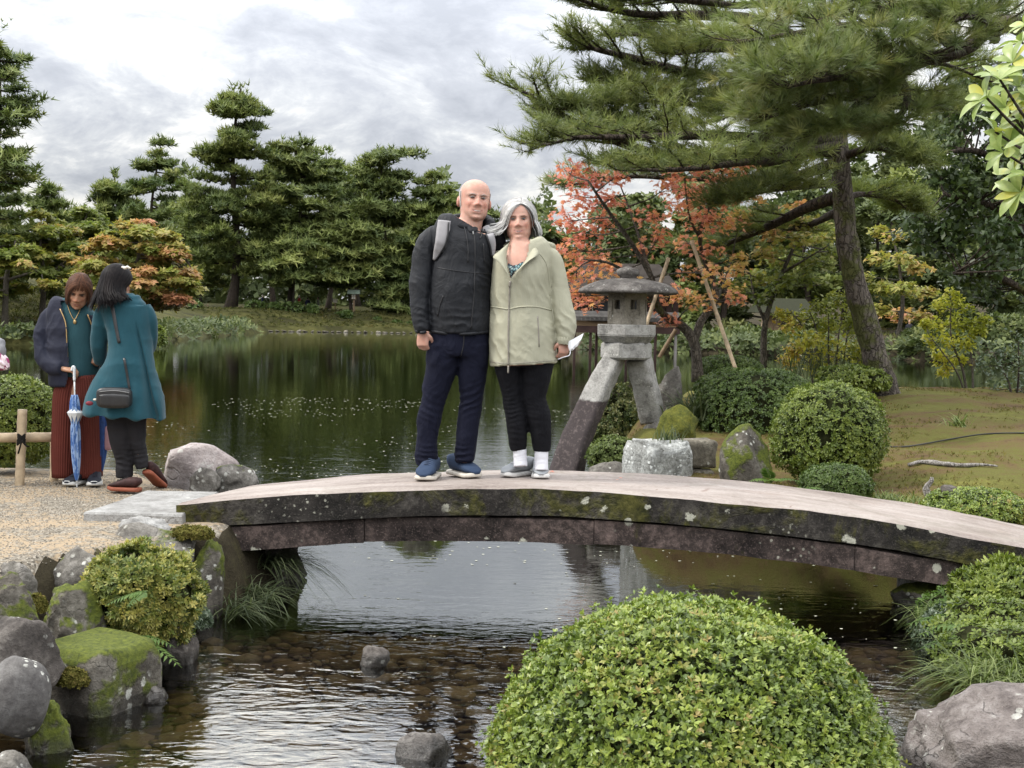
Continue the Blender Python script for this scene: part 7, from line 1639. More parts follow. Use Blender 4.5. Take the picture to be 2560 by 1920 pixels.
# folded white mask in her hand
mk = plain('white mask paper', (.74, .75, .77), .8, .2, .04); mo = empty('face_mask', tuple(W(*c4(1600, 220), Y1 - .1)), 'folded white face mask held in the left hand of the grey-haired woman', 'mask')
def sheet(pts, Ys, n=6): 
    a, b, c, d = [W(*c4(x, y), Y) for (x, y), Y in zip(pts, Ys)]; u = np.linspace(0, 1, n); V = np.array([[a * (1 - s) * (1 - t) + b * s * (1 - t) + c * s * t + d * (1 - s) * t + np.array([0, -.006 * math.sin(s * PI * 3), 0]) for s in u] for t in u]).reshape(-1, 3)
    i = np.arange(n - 1)[:, None] * n; j = np.arange(n - 1)[None]; return V, np.stack([i + j, i + j + 1, i + n + j + 1, i + n + j], -1).reshape(-1, 4)
s1 = sheet([(1540, 205), (1692, 122), (1672, 175), (1562, 285)], [Y1 - .10, Y1 - .12, Y1 - .13, Y1 - .11]); s2 = sheet([(1562, 285), (1672, 175), (1640, 235), (1590, 282)], [Y1 - .112, Y1 - .132, Y1 - .12, Y1 - .105])
mesh('mask_sheet', *join([s1, (s1[0] + [0, .003, 0], s1[1]), s2]), mk, mo, smooth=False)
mesh('ear_loop', *tube(smooth_path([W(*c4(1570, 280), Y1 - .11), W(*c4(1560, 325), Y1 - .12), W(*c4(1500, 345), Y1 - .115), W(*c4(1455, 362), Y1 - .11)], 12), .003, 6), mk, mo)

# ---- the two women on the path at the left
PZ = .465
YA = float(G(198, 1213, PZ)[1]) + .14; YB = float(G(308, 1222, PZ)[1])
SKa = (.34, .185, .115)
fr = head_frame(W(*c2(452, 402), YA - .12), .222, R(10), R(26), R(8)); fr['o'] += np.array([-.01, .06, .02])
TORs = [(365, 400, 530), (400, 345, 560), (450, 325, 572), (550, 335, 575), (650, 350, 572), (750, 372, 572), (806, 378, 570)]; TBs = [.06, .085, .105, .125, .13, .13, .125]
ARM = [(330, 420, 36, .03), (285, 450, 46, .03), (258, 540, 48, .0), (248, 630, 49, -.02), (268, 710, 49, -.06), (320, 752, 45, -.12), (372, 760, 36, -.15)]
ARM2 = [(555, 430, 40, .04), (580, 520, 44, .05), (585, 640, 42, .0), (560, 740, 36, -.06)]
wr = W(*c2(372, 762), YA - .155); hd = hand(wr, (.9, -.12, -.12), (.1, .2, -1), .165, .95, -1, .03, .7)
parts = head_parts(fr) + [loft(smooth_path([W(*c2(448, 440), YA + .01), W(*c2(448, 390), YA - .01), W(*c2(450, 330), YA - .04)], 10), .052, .055, 18), rows(TORs, c2, YA, TBs, .012), limb(ARM, c2, YA, .014), limb(ARM2, c2, YA, .014),
    rows([(790, 380, 572), (900, 350, 585), (1000, 345, 590)], c2, YA, [.12, .13, .12], .02), rows([(950, 335, 460), (1200, 360, 440), (1430, 375, 425)], c2, YA, [.08, .06, .045], .01), rows([(950, 460, 590), (1200, 490, 570), (1430, 515, 570)], c2, YA, [.08, .06, .045], .01)] + hd
wa = body_obj(parts, .006, fr, SKa, 'older woman in a navy jacket and rust pleated trousers looking down at her umbrella', (W(198, 1213, YA)[0], YA, PZ), smile=.1, lips=(.26, .10, .08))
eyes(fr, wa, (.03, .02, .015), (.03, .02, .015), open_=.35, browk=.7)
hair(fr, wa, hair_mat('reddish brown hair', (.022, .010, .006), (.12, .052, .028), .12), 900, .10, .34, 8, .02, -.06, .9, 1.02, 50, wd=.012, fringe=.10)
TA = dict(navy=fabric('navy jacket cloth', (.013, .015, .028), .8, wr=.4), teal=fabric('dark teal knit', (.020, .062, .075), .9, wr=.3), rust=fabric('rust pleated cloth', (.115, .026, .018), .8, wr=.1), gold=plain('gold chain', (.36, .24, .10), .35, .6, .1, Metallic=.6))
swt, bvs = cloth('sweater', [rows(TORs, c2, YA, TBs, -.004, 22), rows([(362, 395, 520), (385, 380, 535), (410, 360, 550)], c2, YA, [.065, .08, .09], 0, 8)], .008, TA['teal'], wa, [((5, 5, 9), .004, 51)])
jr = [(392, 335, 570), (420, 290, 590), (470, 285, 595), (560, 290, 598), (660, 295, 598), (760, 300, 596), (862, 308, 592)]; jb = [.09, .105, .125, .145, .155, .155, .15]
opn = [c2(350, 360), c2(372, 440), c2(390, 500), c2(397, 600), c2(402, 700), c2(400, 800), c2(380, 880), c2(640, 880), c2(600, 700), c2(560, 600), c2(548, 520), c2(515, 440), c2(520, 360)]
jka, bva = cloth('jacket', [rows(jr, c2, YA, jb, -.006, 26), limb(ARM, c2, YA, 0), limb(ARM2, c2, YA, -.004)], .008, TA['navy'], wa, [((5, 5, 10), .005, 61), ((10, 8, 18), .003, 63)], [opn], creases=[(W(*c2(250, 660), YA - .08), .11, .007, 70, (.6, 0, 1), 64), (W(*c2(300, 770), YA - .1), .09, .006, 80, (1, 0, .4), 65), (W(*c2(290, 500), YA - .1), .12, .005, 55, (1, 0, -.5), 66)])
seam('zip_edge', [c2(*q) for q in [(352, 400), (388, 490), (396, 600), (401, 700), (399, 800), (381, 858)]], bvs, .004, TA['gold'], jka, .02, 24, YA - .15)
seam('zip_edge', [c2(*q) for q in [(518, 440), (548, 520), (561, 600)]], bvs, .004, TA['gold'], jka, .022, 12, YA - .15)
seam('necklace', [c2(*q) for q in [(400, 385), (415, 430), (440, 472), (462, 440), (478, 400)]], bvs, .0028, TA['gold'], wa, .004, 24, YA - .13)
q, f = ico(2); mesh('pendant', q * [.012, .006, .016] + on(bvs, *c2(443, 486), .006, YA - .13), f, TA['gold'], wa)
def pleated(rws, b, Y, name, m, parent, npl=34, amp=.035):
    V, Fs = rows(rws, c2, Y, b, 0, 20, 2.2, 170); a = np.tile(np.arange(170), 20) * 2 * PI / 170; C = V[:3400].reshape(20, 170, 3).mean(1).repeat(170, 0)
    V[:3400] += (V[:3400] - C) * (amp * np.sign(np.sin(a * npl)) * np.abs(np.sin(a * npl)) ** .6)[:, None] * [1, 1, 0]; return V, Fs
pa = pleated([(800, 385, 500), (900, 330, 480), (1050, 320, 468), (1250, 314, 458), (1402, 318, 450)], [.12, .13, .125, .12, .115], YA, 'trousers', TA['rust'], wa); pb = pleated([(800, 450, 575), (900, 450, 590), (1050, 462, 595), (1250, 470, 600), (1402, 476, 600)], [.12, .13, .125, .12, .115], YA, 'trousers', TA['rust'], wa)
mesh('trousers', *join([pa, pb]), TA['rust'], wa)
SA = [fabric('dark navy shoe', (.014, .016, .024), .8, wr=.1), plain('white shoe sole', (.50, .50, .48), .6, .3, .1), plain('dark laces', (.02, .02, .03), .8)]
def path_shoe(parent, tx, ty, yaw, L, Wd, H, mats, **kw):
    p = G(*c2(tx, ty), PZ); d = np.array([math.sin(yaw), -math.cos(yaw), 0]); return shoe('shoe', p - d * L, yaw, L, Wd, H, mats, parent, **kw)
path_shoe(wa, 392, 1462, R(-12), .24, .10, .09, SA); path_shoe(wa, 556, 1464, R(14), .24, .10, .09, SA)
# folded blue umbrella
UY = YA - .20
def blue_mat(name, base, light, sc_=40):
    m, nt, out = new_mat(name); ob = nd(nt, 'ShaderNodeTexCoord').outputs['Object']; a = nz(nt, mapping(nt, ob, scale=(1, 1, .35)), sc_, 3, .6)
    finish(nt, out, ramp(nt, a, [(.46, base), (.56, light)], 'EASE'), .55, bump(nt, a, .3, .01)); return m
BL = blue_mat('blue white printed umbrella cloth', (.05, .12, .32), (.24, .34, .52)); WH = plain('white plastic', (.62, .64, .66), .35, .5, .05); PB = plain('plain blue umbrella cloth', (.030, .075, .24), .6)
def U(y, x=None): return W(*c2(np.interp(y, [750, 920, 1480], [440, 442, 456]) if x is None else x, y), UY)
um = empty('umbrella', tuple(U(1478)), 'closed blue and white umbrella held upright like a walking stick by the older woman', 'umbrella')
mesh('handle', *tube(smooth_path([U(775, 425), U(752, 432), U(757, 441), U(790), U(835)], 20), .009, 10), WH, um)
mesh('shaft', *tube(np.linspace(U(835), U(1440), 12), .0055, 8), WH, um)
def folded(prof, Ufun, pl=8, amp=.16):
    C = np.array([Ufun(y) for y, r in prof]); rr = np.array([r for y, r in prof]); S = smooth_path(np.column_stack([C, rr]), 40); V, F = loft(S[:, :3], S[:, 3], S[:, 3], 48, p=2.0); a = np.tile(np.arange(48), 40) * 2 * PI / 48; Cc = np.repeat(S[:, :3], 48, 0)
    tw = np.repeat(np.linspace(0, 2.0, 40), 48); V[:1920] += (V[:1920] - Cc) * (amp * np.sin(a * pl + tw))[:, None]; return V, F
mesh('canopy', *folded([(918, .020), (960, .030), (1010, .034), (1060, .030), (1090, .026), (1110, .030), (1200, .031), (1300, .027), (1380, .018), (1425, .008)], U), BL, um)
fr_ = []
for k in range(9):
    a = k * 2 * PI / 9; d = np.array([math.cos(a), math.sin(a), 0]); s = np.array([-d[1], d[0], 0]); t0, t1, t2 = U(1000), U(1022), U(1078)
    fr_.append((np.array([t0 + d * .028, t1 + d * .052 - s * .022, t2 + d * .030, t1 + d * .052 + s * .022]), np.array([[0, 1, 2, 3]])))
mesh('canopy_frill', *join(fr_), WH, um, smooth=False)
mesh('ferrule', *tube(np.linspace(U(1420), U(1480), 4), [.006, .005, .004, .003], 8), WH, um)
um2 = empty('umbrella', tuple(W(*c2(600, 1370), YA + .02)), 'plain blue closed umbrella hanging behind the woman in the teal coat', 'umbrella')
U2 = lambda y: W(*c2(np.interp(y, [700, 1400], [590, 602]), y), YA + .02)
mesh('canopy', *folded([(820, .015), (900, .034), (1100, .045), (1250, .036), (1370, .010)], U2), PB, um2); mesh('shaft', *tube(np.linspace(U2(735), U2(1400), 6), .005, 8), WH, um2)
pb_ = empty('bag', tuple(W(*c2(642, 1250), YA + .03)), 'pale pink cloth bag hanging between the two women', 'bag')
q, f = ico(3); q = np.sign(q) * np.abs(q) ** .7; mesh('pouch', q * [.028, .05, .095] + W(*c2(640, 1170), YA + .04), f, fabric('pale pink cloth', (.46, .27, .30), .85), pb_)
mesh('cord', *tube(smooth_path([W(*c2(640, 1090), YA + .04), W(*c2(630, 900), YA + .02), W(*c2(620, 740), YA)], 10), .004, 6), fabric('pink cord', (.4, .22, .25), .85), pb_)

# ---- woman in the teal coat, seen from behind
fr = head_frame(W(*c2(672, 350), YB + .02), .232, R(180 - 38), R(18), R(0)); fr['o'] += np.array([.0, -.03, .0])
TORc = [(335, 665, 830), (365, 630, 860), (400, 600, 885), (470, 622, 900), (560, 640, 896), (680, 642, 902), (800, 592, 932), (900, 540, 962), (1000, 506, 982), (1044, 496, 986)]; TBc = [.075, .095, .11, .125, .135, .145, .165, .18, .195, .20]
ARM = [(625, 405, 40, .0), (602, 460, 46, .0), (592, 560, 48, .02), (588, 650, 47, .06), (600, 710, 42, .13), (625, 700, 36, .24)]
ARM2 = [(865, 410, 38, .0), (885, 470, 42, .01), (890, 560, 40, .05), (880, 640, 38, .12), (840, 660, 34, .22)]
LGL = [(1000, 620, 790), (1100, 638, 782), (1200, 655, 775), (1300, 682, 783), (1405, 692, 786)]; LGR = [(1000, 740, 872), (1100, 755, 862), (1200, 772, 862), (1290, 796, 872), (1350, 812, 882)]
hd = hand(W(*c2(640, 690), YB + .30), (.5, .6, .1), (0, 0, -1), .165, .8) + hand(W(*c2(815, 660), YB + .28), (-.5, .6, .1), (0, 0, -1), .165, .8, -1)
parts = head_parts(fr) + [loft(smooth_path([W(*c2(735, 420), YB), W(*c2(715, 350), YB + .0), W(*c2(690, 270), YB + .01)], 10), .052, .055, 18), rows(TORc, c2, YB, np.array(TBc) * .55, .05), limb(ARM, c2, YB, .014), limb(ARM2, c2, YB, .014), rows(LGL, c2, YB, [.085, .08, .07, .06, .055], .012), rows(LGR, c2, YB + .02, [.085, .08, .07, .06, .055], .012)] + hd
wb = body_obj(parts, .006, fr, (.42, .24, .16), 'woman with long black hair and a teal coat seen from behind on the path', (W(308, 1222, YB)[0], YB, PZ), smile=.1)
hair(fr, wb, hair_mat('long black hair', (.004, .004, .005), (.016, .013, .013), .07), 950, .05, .45, 9, .02, .05, .9, 1.05, 82, back_len=.85, lenvar=.10, wd=.015, flip=(-1, .30, .02))
TB_ = dict(teal=fabric('teal wool coat', (.012, .058, .078), .92, wr=.22, sheen=.1), blk=fabric('charcoal trousers', (.014, .013, .015), .85, wr=.3), lea=plain('black leather', (.012, .012, .013), .38, .5, .3, 40, .3), crm=plain('cream clip', (.62, .58, .50), .5), red=plain('dark red cloth', (.14, .015, .025), .7))
def pleat(V, N):
    p = px_of(V); y = (p[:, 1] - 600) * 2.3703; x = p[:, 0] * 2.3703; ln = np.interp(y, [480, 1044], [802, 905]); w_ = np.interp(y, [480, 1044], [4, 26]); dp_ = np.interp(y, [470, 560, 1044], [0, .018, .055]); back = N[:, 1] < .3
    g = np.exp(-((x - ln) / w_) ** 2); g2_ = np.exp(-((x - ln - 2.2 * w_) / (1.5 * w_)) ** 2)
    V = V + np.outer(np.where(back, g * dp_ - .25 * g2_ * dp_, 0), [0, 1.0, 0])
    wv = np.where(y > 700, np.sin(x * .045 + y * .003) * .012 * np.clip((y - 700) / 340, 0, 1), 0); return V + N * wv[:, None]
ct, bvc = cloth('coat', [rows(TORc, c2, YB, TBc, 0, 34, 2.3, 40), limb(ARM, c2, YB, 0), limb(ARM2, c2, YB, 0), rows([(318, 650, 790), (345, 640, 805), (372, 625, 840)], c2, YB, [.07, .08, .09], 0, 8)], .008, TB_['teal'], wb, [((3, 3, 5), .005, 71), ((7, 7, 13), .0025, 73)], post=pleat)
cloth('trousers', [rows(LGL, c2, YB, [.085, .08, .07, .06, .055], 0), rows(LGR, c2, YB + .02, [.085, .08, .07, .06, .055], 0)], .009, TB_['blk'], wb, [((7, 7, 14), .004, 81)], creases=[(W(*c2(735, 1330), YB - .05), .09, .006, 85, (.2, 0, 1), 82), (W(*c2(830, 1260), YB - .05), .09, .006, 85, (-.2, 0, 1), 83)])
SBb = [plain('dark brown sneaker', (.035, .014, .013), .7, .3, .5, 40), plain('orange brown sole', (.22, .065, .035), .7, .3, .2), plain('black laces', (.01, .01, .01), .8)]
p = G(*c2(660, 1484), PZ); d = np.array([-.86, .2, 0]); shoe('shoe', p - d * .24 + [.0, 0, 0], math.atan2(-.86, -.2), .235, .095, .10, SBb, wb)
p = W(*c2(868, 1372), YB + .0); shoe('shoe', p + [.0, -.02, -.01], R(158), .235, .095, .10, SBb, wb, pitch=R(-36))
P = hw(fr, np.array([[0, 0, 0.]])); cl_ = W(*c2(748, 164), YB - .10)
v, f = ico(3); v = v * [.034, .014, .011] + [0, 0, .004] * np.sin(v[:, :1] * 6); mesh('hair_clip', v + cl_, f, TB_['crm'], wb)
# her shoulder bag
by_ = float(on(bvc, *c2(680, 930), 0, YB - .18)[1]); bag = empty('shoulder_bag', tuple(W(*c2(678, 990), by_ - .05)), 'small black leather shoulder bag on the back of the teal coat', 'bag')
q, f = ico(4); q = np.sign(q) * np.abs(q) ** .45; mesh('bag_body', q * [.116, .045, .070] * np.array([1, 1, 1]) + W(*c2(678, 935), by_ - .05), f, TB_['lea'], bag)
q2 = np.sign(q) * np.abs(q) ** .9; mesh('front_pocket', q2 * [.098, .018, .042] + W(*c2(682, 950), by_ - .092), f, TB_['lea'], bag)
for yy in (893, 915): mesh('zip', *tube(smooth_path([W(*c2(590, yy + 6), by_ - .097), W(*c2(680, yy), by_ - .10), W(*c2(765, yy + 12), by_ - .095)], 12), .003, 6), TM['zipm'], bag)
strap('strap', [c2(*q) for q in [(655, 352), (672, 430), (690, 530), (706, 610)]], bvc, [.012, .012, .011, .010], TB_['lea'], bag, .004, 20, .004, YB - .13)
strap('strap', [c2(*q) for q in [(735, 700), (752, 790), (768, 890)]], bvc, [.008, .008, .008], TB_['lea'], bag, .003, 14, .003, YB - .15)
q, f = ico(3); mesh('charm', q * [.026, .012, .015] + W(*c2(530, 968), by_ - .06), f, TB_['red'], bag); mesh('charm_clip', q * [.016, .008, .008] + W(*c2(565, 946), by_ - .06), f, TB_['crm'], bag)
# ---- low bamboo rail at the left edge
fe_ = empty('bamboo_fence', tuple(G(50, 1212, PZ)), 'low bamboo rail fence tied with black twine before the hedge at the left edge', 'fence'); FY = float(G(52, 1211, PZ)[1])
for (xb, y0, y1, Yq, r) in ((115, 1465, 1005, FY, .032), (322, 1450, 1140, FY + .25, .03)):
    x2 = 133 if xb == 115 else xb; P = np.linspace(W(*c2(xb, y0 + 20), Yq), W(*c2(x2, y1), Yq), 20); rr = np.full(20, r); rr[[4, 10, 16]] *= 1.07; mesh('post', *tube(P, rr, 14), M['bamboo'], fe_)
P = np.linspace(W(*c2(-120, 1172), FY - .05), W(*c2(325, 1168), FY + .17), 24); rr = np.full(24, .034); rr[[5, 11, 17]] *= 1.08; mesh('rail', *tube(P, rr, 14), M['bamboo'], fe_)
lt = []
for k in range(4): lt.append(tube(smooth_path([W(*c2(105, 1150 + 9 * k), FY - .09), W(*c2(127, 1165 + 8 * k), FY - .10), W(*c2(150, 1185 + 9 * k), FY - .085)], 8), .007, 6)); lt.append(tube(smooth_path([W(*c2(150, 1150 + 9 * k), FY - .09), W(*c2(127, 1168 + 8 * k), FY - .098), W(*c2(102, 1188 + 9 * k), FY - .085)], 8), .007, 6))
lt += [tube(smooth_path([W(*c2(130, 1185), FY - .1), W(*c2(118, 1230), FY - .1), W(*c2(108, 1265), FY - .085)], 8), .006, 6), tube(smooth_path([W(*c2(130, 1185), FY - .1), W(*c2(150, 1215), FY - .1), W(*c2(172, 1225), FY - .085)], 8), .006, 6)]
mesh('twine', *join(lt), M['twine'], fe_)
# ------------------------------------------------------------------ far visitors, fences, huts and small things
def vcol(name, rough=.8):
    m, nt, out = new_mat(name); at = nd(nt, 'ShaderNodeAttribute', dict(attribute_name='col')).outputs['Color']; finish(nt, out, at, rough); return m
M['figure'] = vcol('small figure cloth')
def visitor(label, pos, h, coat, legs, hairc, face=0.0, long_coat=False, skirt=False, walk=.0, extra=None, vox=.04, arm_out=None, group='far visitors walking round the pond'):
    """a whole small standing or walking figure, one continuous body with coloured clothes; face 0 looks at the viewer"""
    s = h / 1.65
    def A(*p): return np.array(p, float) * s
    w_ = .16 * walk
    parts = [loft(smooth_path([A(-.09, -w_, .03), A(-.095, -w_ * .4, .45), A(-.08, 0, .85)], 12), np.linspace(.05, .085, 12) * s, np.linspace(.055, .09, 12) * s, 12),
             loft(smooth_path([A(.09, w_, .03), A(.095, w_ * .4, .45), A(.08, 0, .85)], 12), np.linspace(.05, .085, 12) * s, np.linspace(.055, .09, 12) * s, 12),
             ell(A(-.09, -w_ - .06, .035), A(.045, .12, .035)), ell(A(.09, w_ - .06, .035), A(.045, .12, .035)),
             loft(smooth_path([A(0, 0, .42 if long_coat else .76), A(0, 0, .95), A(0, 0, 1.15), A(0, .0, 1.3), A(0, 0, 1.40)], 14), np.interp(np.linspace(0, 1, 14), [0, .4, .75, 1], [.20 if long_coat else .165, .165, .20, .08]) * s, np.interp(np.linspace(0, 1, 14), [0, .5, 1], [.15, .12, .07]) * s, 16),
             loft(smooth_path([A(0, 0, 1.36), A(0, -.01, 1.46)], 4), .05 * s, .05 * s, 10), ell(A(0, -.015, 1.535), A(.077, .095, .115)), ell(A(0, .015, 1.555), A(.09, .10, .105))]
    for sd in (-1, 1):
        q = [A(sd * .175, 0, 1.32), A(sd * .235, .01 + sd * w_ * .5, 1.08), A(sd * .235, -.07 + sd * w_ * .6, .84)] if arm_out != sd else [A(sd * .175, 0, 1.32), A(sd * .25, -.05, 1.1), A(sd * .45, -.25, 1.02)]
        parts.append(loft(smooth_path(q, 10), np.linspace(.06, .035, 10) * s, np.linspace(.06, .035, 10) * s, 10)); parts.append(ell(q[-1] + A(0, -.01, -.05), A(.03, .035, .06), 2))
    V, Fs = remesh(parts, vox * s, 2); z = V[:, 2] / s; y = V[:, 1] / s; x = np.abs(V[:, 0]) / s
    col = np.tile(np.array(coat, float), (len(V), 1)); lg = z < (.42 if long_coat else .80); arm = x > .20; col[lg & ~(arm & (z > .72))] = legs; col[z < .07] = (.03, .03, .03)
    col[(z < (.84)) & arm & (z > .6)] = (.42, .25, .18)
    col[z > 1.40] = (.42, .25, .18); col[(z > 1.43) & ((y > -.02) | (z > 1.585))] = hairc
    if extra is not None: extra(V / s, col)
    cz, sz = math.cos(face), math.sin(face); V = V @ np.array([[cz, sz, 0], [-sz, cz, 0], [0, 0, 1]])
    o = mesh('person', V + pos, Fs, M['figure'], col=col, origin=pos); return tag(o, label, 'person', group)
def z_far(x, y): return float(farz(np.array([x]), np.array([y]))[0])
def z_right(x, y): return float(rsz(np.array([x]), np.array([y]))[0])
def stand(px, ytop, ybot, Yd):                      # feet point for a figure seen from ytop to ybot
    q = W(px, ybot, Yd); return q, (ybot - ytop) * mpp(Yd)
NAVY, BLK, BLU, OLV, RED, WHT = (.015, .02, .05), (.015, .015, .017), (.03, .10, .25), (.07, .075, .05), (.30, .03, .035), (.62, .62, .62)
for lab, px, y0, y1, Yd, coat, lg, hr, kw in [
    ('visitor with a white jacket and white bag beside the round bush on the far shore', 441, 724, 772, 122, (.45, .45, .47), BLK, (.02, .018, .016), dict(face=PI)),
    ('visitor in navy with blue trousers behind the round bush on the far shore', 465, 719, 770, 123, NAVY, BLU, (.10, .06, .04), dict(face=2.5)),
    ('visitor in a long navy coat and pale hat between the pine trunks', 656, 737, 776, 121, NAVY, BLK, (.60, .57, .50), dict(long_coat=True, face=PI / 2)),
    ('white-haired visitor in a red jacket behind a clipped bush', 748, 738, 780, 124, RED, BLK, (.6, .58, .55), dict(face=1.2)),
    ('visitor in a dark blue jacket next to the one in red', 769, 743, 783, 125, (.02, .022, .06), BLK, (.03, .025, .02), dict(face=PI)),
    ('walking visitor in an olive jacket and white trousers on the far shore', 795, 742, 784, 122, OLV, (.5, .5, .47), (.03, .025, .02), dict(walk=1.0, face=-PI / 2)),
    ('visitor in a white shirt and black trousers on the path behind the two women', 249, 692, 748, 84, WHT, BLK, (.03, .025, .02), dict(face=PI)),
    ('visitor in black with a long tunic in the shade across the water', 2244, 816, 868, 74, BLK, BLK, (.02, .018, .016), dict(face=.4)),
    ('long-haired visitor in a black coat in the shade across the water', 2272, 799, 866, 74, (.012, .013, .018), BLK, (.30, .22, .14), dict(long_coat=True, face=-.5)),
    ('visitor in an orange red jacket behind the yellow sapling', 2386, 815, 872, 73, (.42, .12, .07), BLK, (.03, .025, .02), dict(face=1.0)),
    ('visitor in a navy jacket and white trousers at the right across the water', 2487, 811, 880, 72, NAVY, (.55, .55, .52), (.015, .013, .012), dict(face=.5))]:
    q, h = stand(px, y0, y1, Yd); visitor(lab, q, h, coat, lg, hr, **kw)
# small mound that carries the walkers at the right
V, F = gridmesh(np.linspace(18, 40, 44), np.linspace(58, 84, 40), lambda x, y: -.6 + 1.35 * sm(59.5, 63, y + .6 * n2(x, y, .4, 3)) * sm(17.5, 21, x) + .15 * n2(x, y, .5, 5) - .0 * x)
tag(mesh('shady_bank', V, F, M['earth']), 'shady earth bank under the trees across the water', None, None, 'structure')
rock_px('rock', 'long rock lying in the shade beneath the two dark-coated visitors', 2270, 2360, 838, 895, 66, 'rock_dark', 401, .8, .2); rock_px('rock', 'pale rock at the water left of the sapling across the pond', 2350, 2420, 875, 905, 61, 'rock_grey', 407, .8, .2)

# low rail fences on the far shore
def rail_fence(label, pts, Yd, h, step, m, group=None, grid=False):
    P = smooth_path([W(px, py, Yd + dy) for px, py, dy in pts], 60); L = np.concatenate([[0], np.cumsum(np.linalg.norm(np.diff(P, axis=0), axis=1))]); n = int(L[-1] / step) + 1
    root = empty('rail_fence', P[0], label, 'fence', group); Q_ = np.array([[np.interp(t, L, P[:, k]) for k in range(3)] for t in np.linspace(0, L[-1], n)])
    me = None
    for q in Q_:
        if me is None:
            o = mesh('post', *tube(np.array([q - [0, 0, .2], q + [0, 0, h]]), .055, 7), M[m], root, origin=None); me = o.data; q0 = q
        else:
            o = bpy.data.objects.new('post', me); link(o, root); o.location = Vector(q - q0)
    for f in ((.82, .35) if grid else (.72,)):
        V, F = tube(Q_ + [0, 0, h * f], .035, 6); mesh('rail', V, F, M[m], root)
    return root
GF = 'low rail fences along the far path'
rail_fence('long pale rail fence on the far shore right of the wooden lamp post', [(888, 802, 0), (960, 806, 0), (1040, 812, 1)], 122, .62, .62, 'bamboo', GF, True)
rail_fence('low pale fence on the far shore behind the round bush', [(350, 768, 2), (440, 768, 2), (520, 772, 2)], 124, .5, .7, 'bamboo', GF)
rail_fence('low white fence between the pine trunks on the far shore', [(570, 774, 2), (640, 778, 2), (705, 782, 2)], 124, .5, .7, 'bamboo', GF)
rail_fence('short low fence by the walking visitor in white trousers', [(780, 790, 1), (850, 792, 1)], 124, .5, .7, 'bamboo', GF)
# wooden lamp post and sign box
def lamp_post(label, px, y0, y1, Yd):
    b = W(px, y1, Yd); H = (y1 - y0) * mpp(Yd); b[2] -= .0; r = empty('lamp_post', b, label, 'lamp post')
    mesh('post', *box(b + [0, 0, H * .36], (.16, .16, H * .80)), M['bamboo_dark'], r, smooth=False)
    mesh('lamp_box', *box(b + [0, 0, H * .78], (.36, .36, .42)), plain('pale paper pane', (.42, .42, .38), .7), r, smooth=False); 
    fb_ = [box(b + np.array([sx * .19, sy * .19, H * .78]), (.05, .05, .46)) for sx in (-1, 1) for sy in (-1, 1)] + [box(b + [0, 0, H * .78 - .21], (.44, .44, .05)), box(b + [0, -.185, H * .78], (.04, .02, .40)), box(b + [0, -.187, H * .78], (.36, .02, .04))]
    mesh('lamp_frame', *join(fb_), M['bamboo_dark'], r, smooth=False)
    c = b + [0, 0, H * .88]; V = np.array([[-.58, -.42, 0], [.58, -.42, 0], [.58, .42, 0], [-.58, .42, 0], [-.58, 0, .34], [.58, 0, .34], [-.58, -.42, .05], [.58, -.42, .05], [.58, .42, .05], [-.58, .42, .05], [-.58, 0, .40], [.58, 0, .40]]) + c
    mesh('roof', V, [np.array([[0, 1, 5, 4], [2, 3, 4, 5], [6, 10, 11, 7], [8, 11, 10, 9], [0, 6, 7, 1], [2, 8, 9, 3], [3, 2, 1, 0]]), np.array([[0, 4, 3], [1, 2, 5], [6, 9, 10], [7, 11, 8]])], plain('weathered copper roof', (.20, .25, .20), .7), r, smooth=False)
lamp_post('wooden lamp post with a small green roof on the far shore', 884, 727, 796, 121.5)
r = empty('sign_post', W(838, 776, 122.5), 'small box sign on a post left of the wooden lamp post', 'sign'); mesh('post', *box(W(838, 768, 122.5), (.1, .1, .9)), M['bamboo_dark'], r, smooth=False); mesh('board', *box(W(838, 752, 122.5), (.44, .12, .36)), plain('pale board', (.36, .33, .26), .8), r, smooth=False)
# clipped bushes on the far shore
for i, (x0, x1, y0, y1, lab) in enumerate([(436, 508, 748, 806, 'big round clipped bush on the far shore left of the leaning pine trunk'), (406, 450, 787, 816, 'low round clipped bush at the far water edge'), (703, 762, 756, 790, 'wide clipped bush below the visitor in red'), (765, 795, 762, 785, 'small bush behind the walking visitor'), (614, 662, 753, 780, 'clipped bush beside the visitor in a long navy coat'), (670, 705, 758, 780, 'clipped bush right of the visitor in a long navy coat'), (853, 878, 777, 796, 'small round bush left of the lamp post'), (878, 905, 803, 823, 'first of the small round bushes at the far water edge below the lamp post'), (896, 922, 796, 822, 'second small round bush below the lamp post, taller'), (929, 956, 794, 822, 'cube-like bush at the far water edge before the rail fence'), (950, 976, 812, 826, 'lowest bush at the far water edge before the rail fence'), (978, 1006, 803, 823, 'small round bush at the water just left of the man in black'), (1012, 1040, 806, 830, 'rounded bush at the water partly behind the arm of the man'), (515, 560, 798, 826, 'grey green rough bush at the water below the leaning trunk'), (565, 600, 798, 826, 'dark rough bush at the water right of the leaning trunk'), (838, 860, 782, 800, 'tiny bush beside the sign post')]):
    Yd = 118.5 if y1 < 800 else 116.5 if x1 < 620 else 119.5
    c = W((x0 + x1) / 2, (y0 + y1) / 2, Yd); a = (x1 - x0) / 2 * mpp(Yd); b = (y1 - y0) / 2 * mpp(Yd)
    bush('clipped_bush', lab, c, (a, a, b), LF['clipd'], .2, 260, 500 + i, .06, 2.2, CLUMP, -.9, .85, 'clipped bushes on the far shore')
rng = np.random.default_rng(12); xs_ = np.arange(-30, 14, .55); tt, _ = [], 0
shx = np.interp(xs_, [-70, -24, -8, -4, 4, 12, 22], [108, 110, 117, 121, 126, 124, 60]) - .55
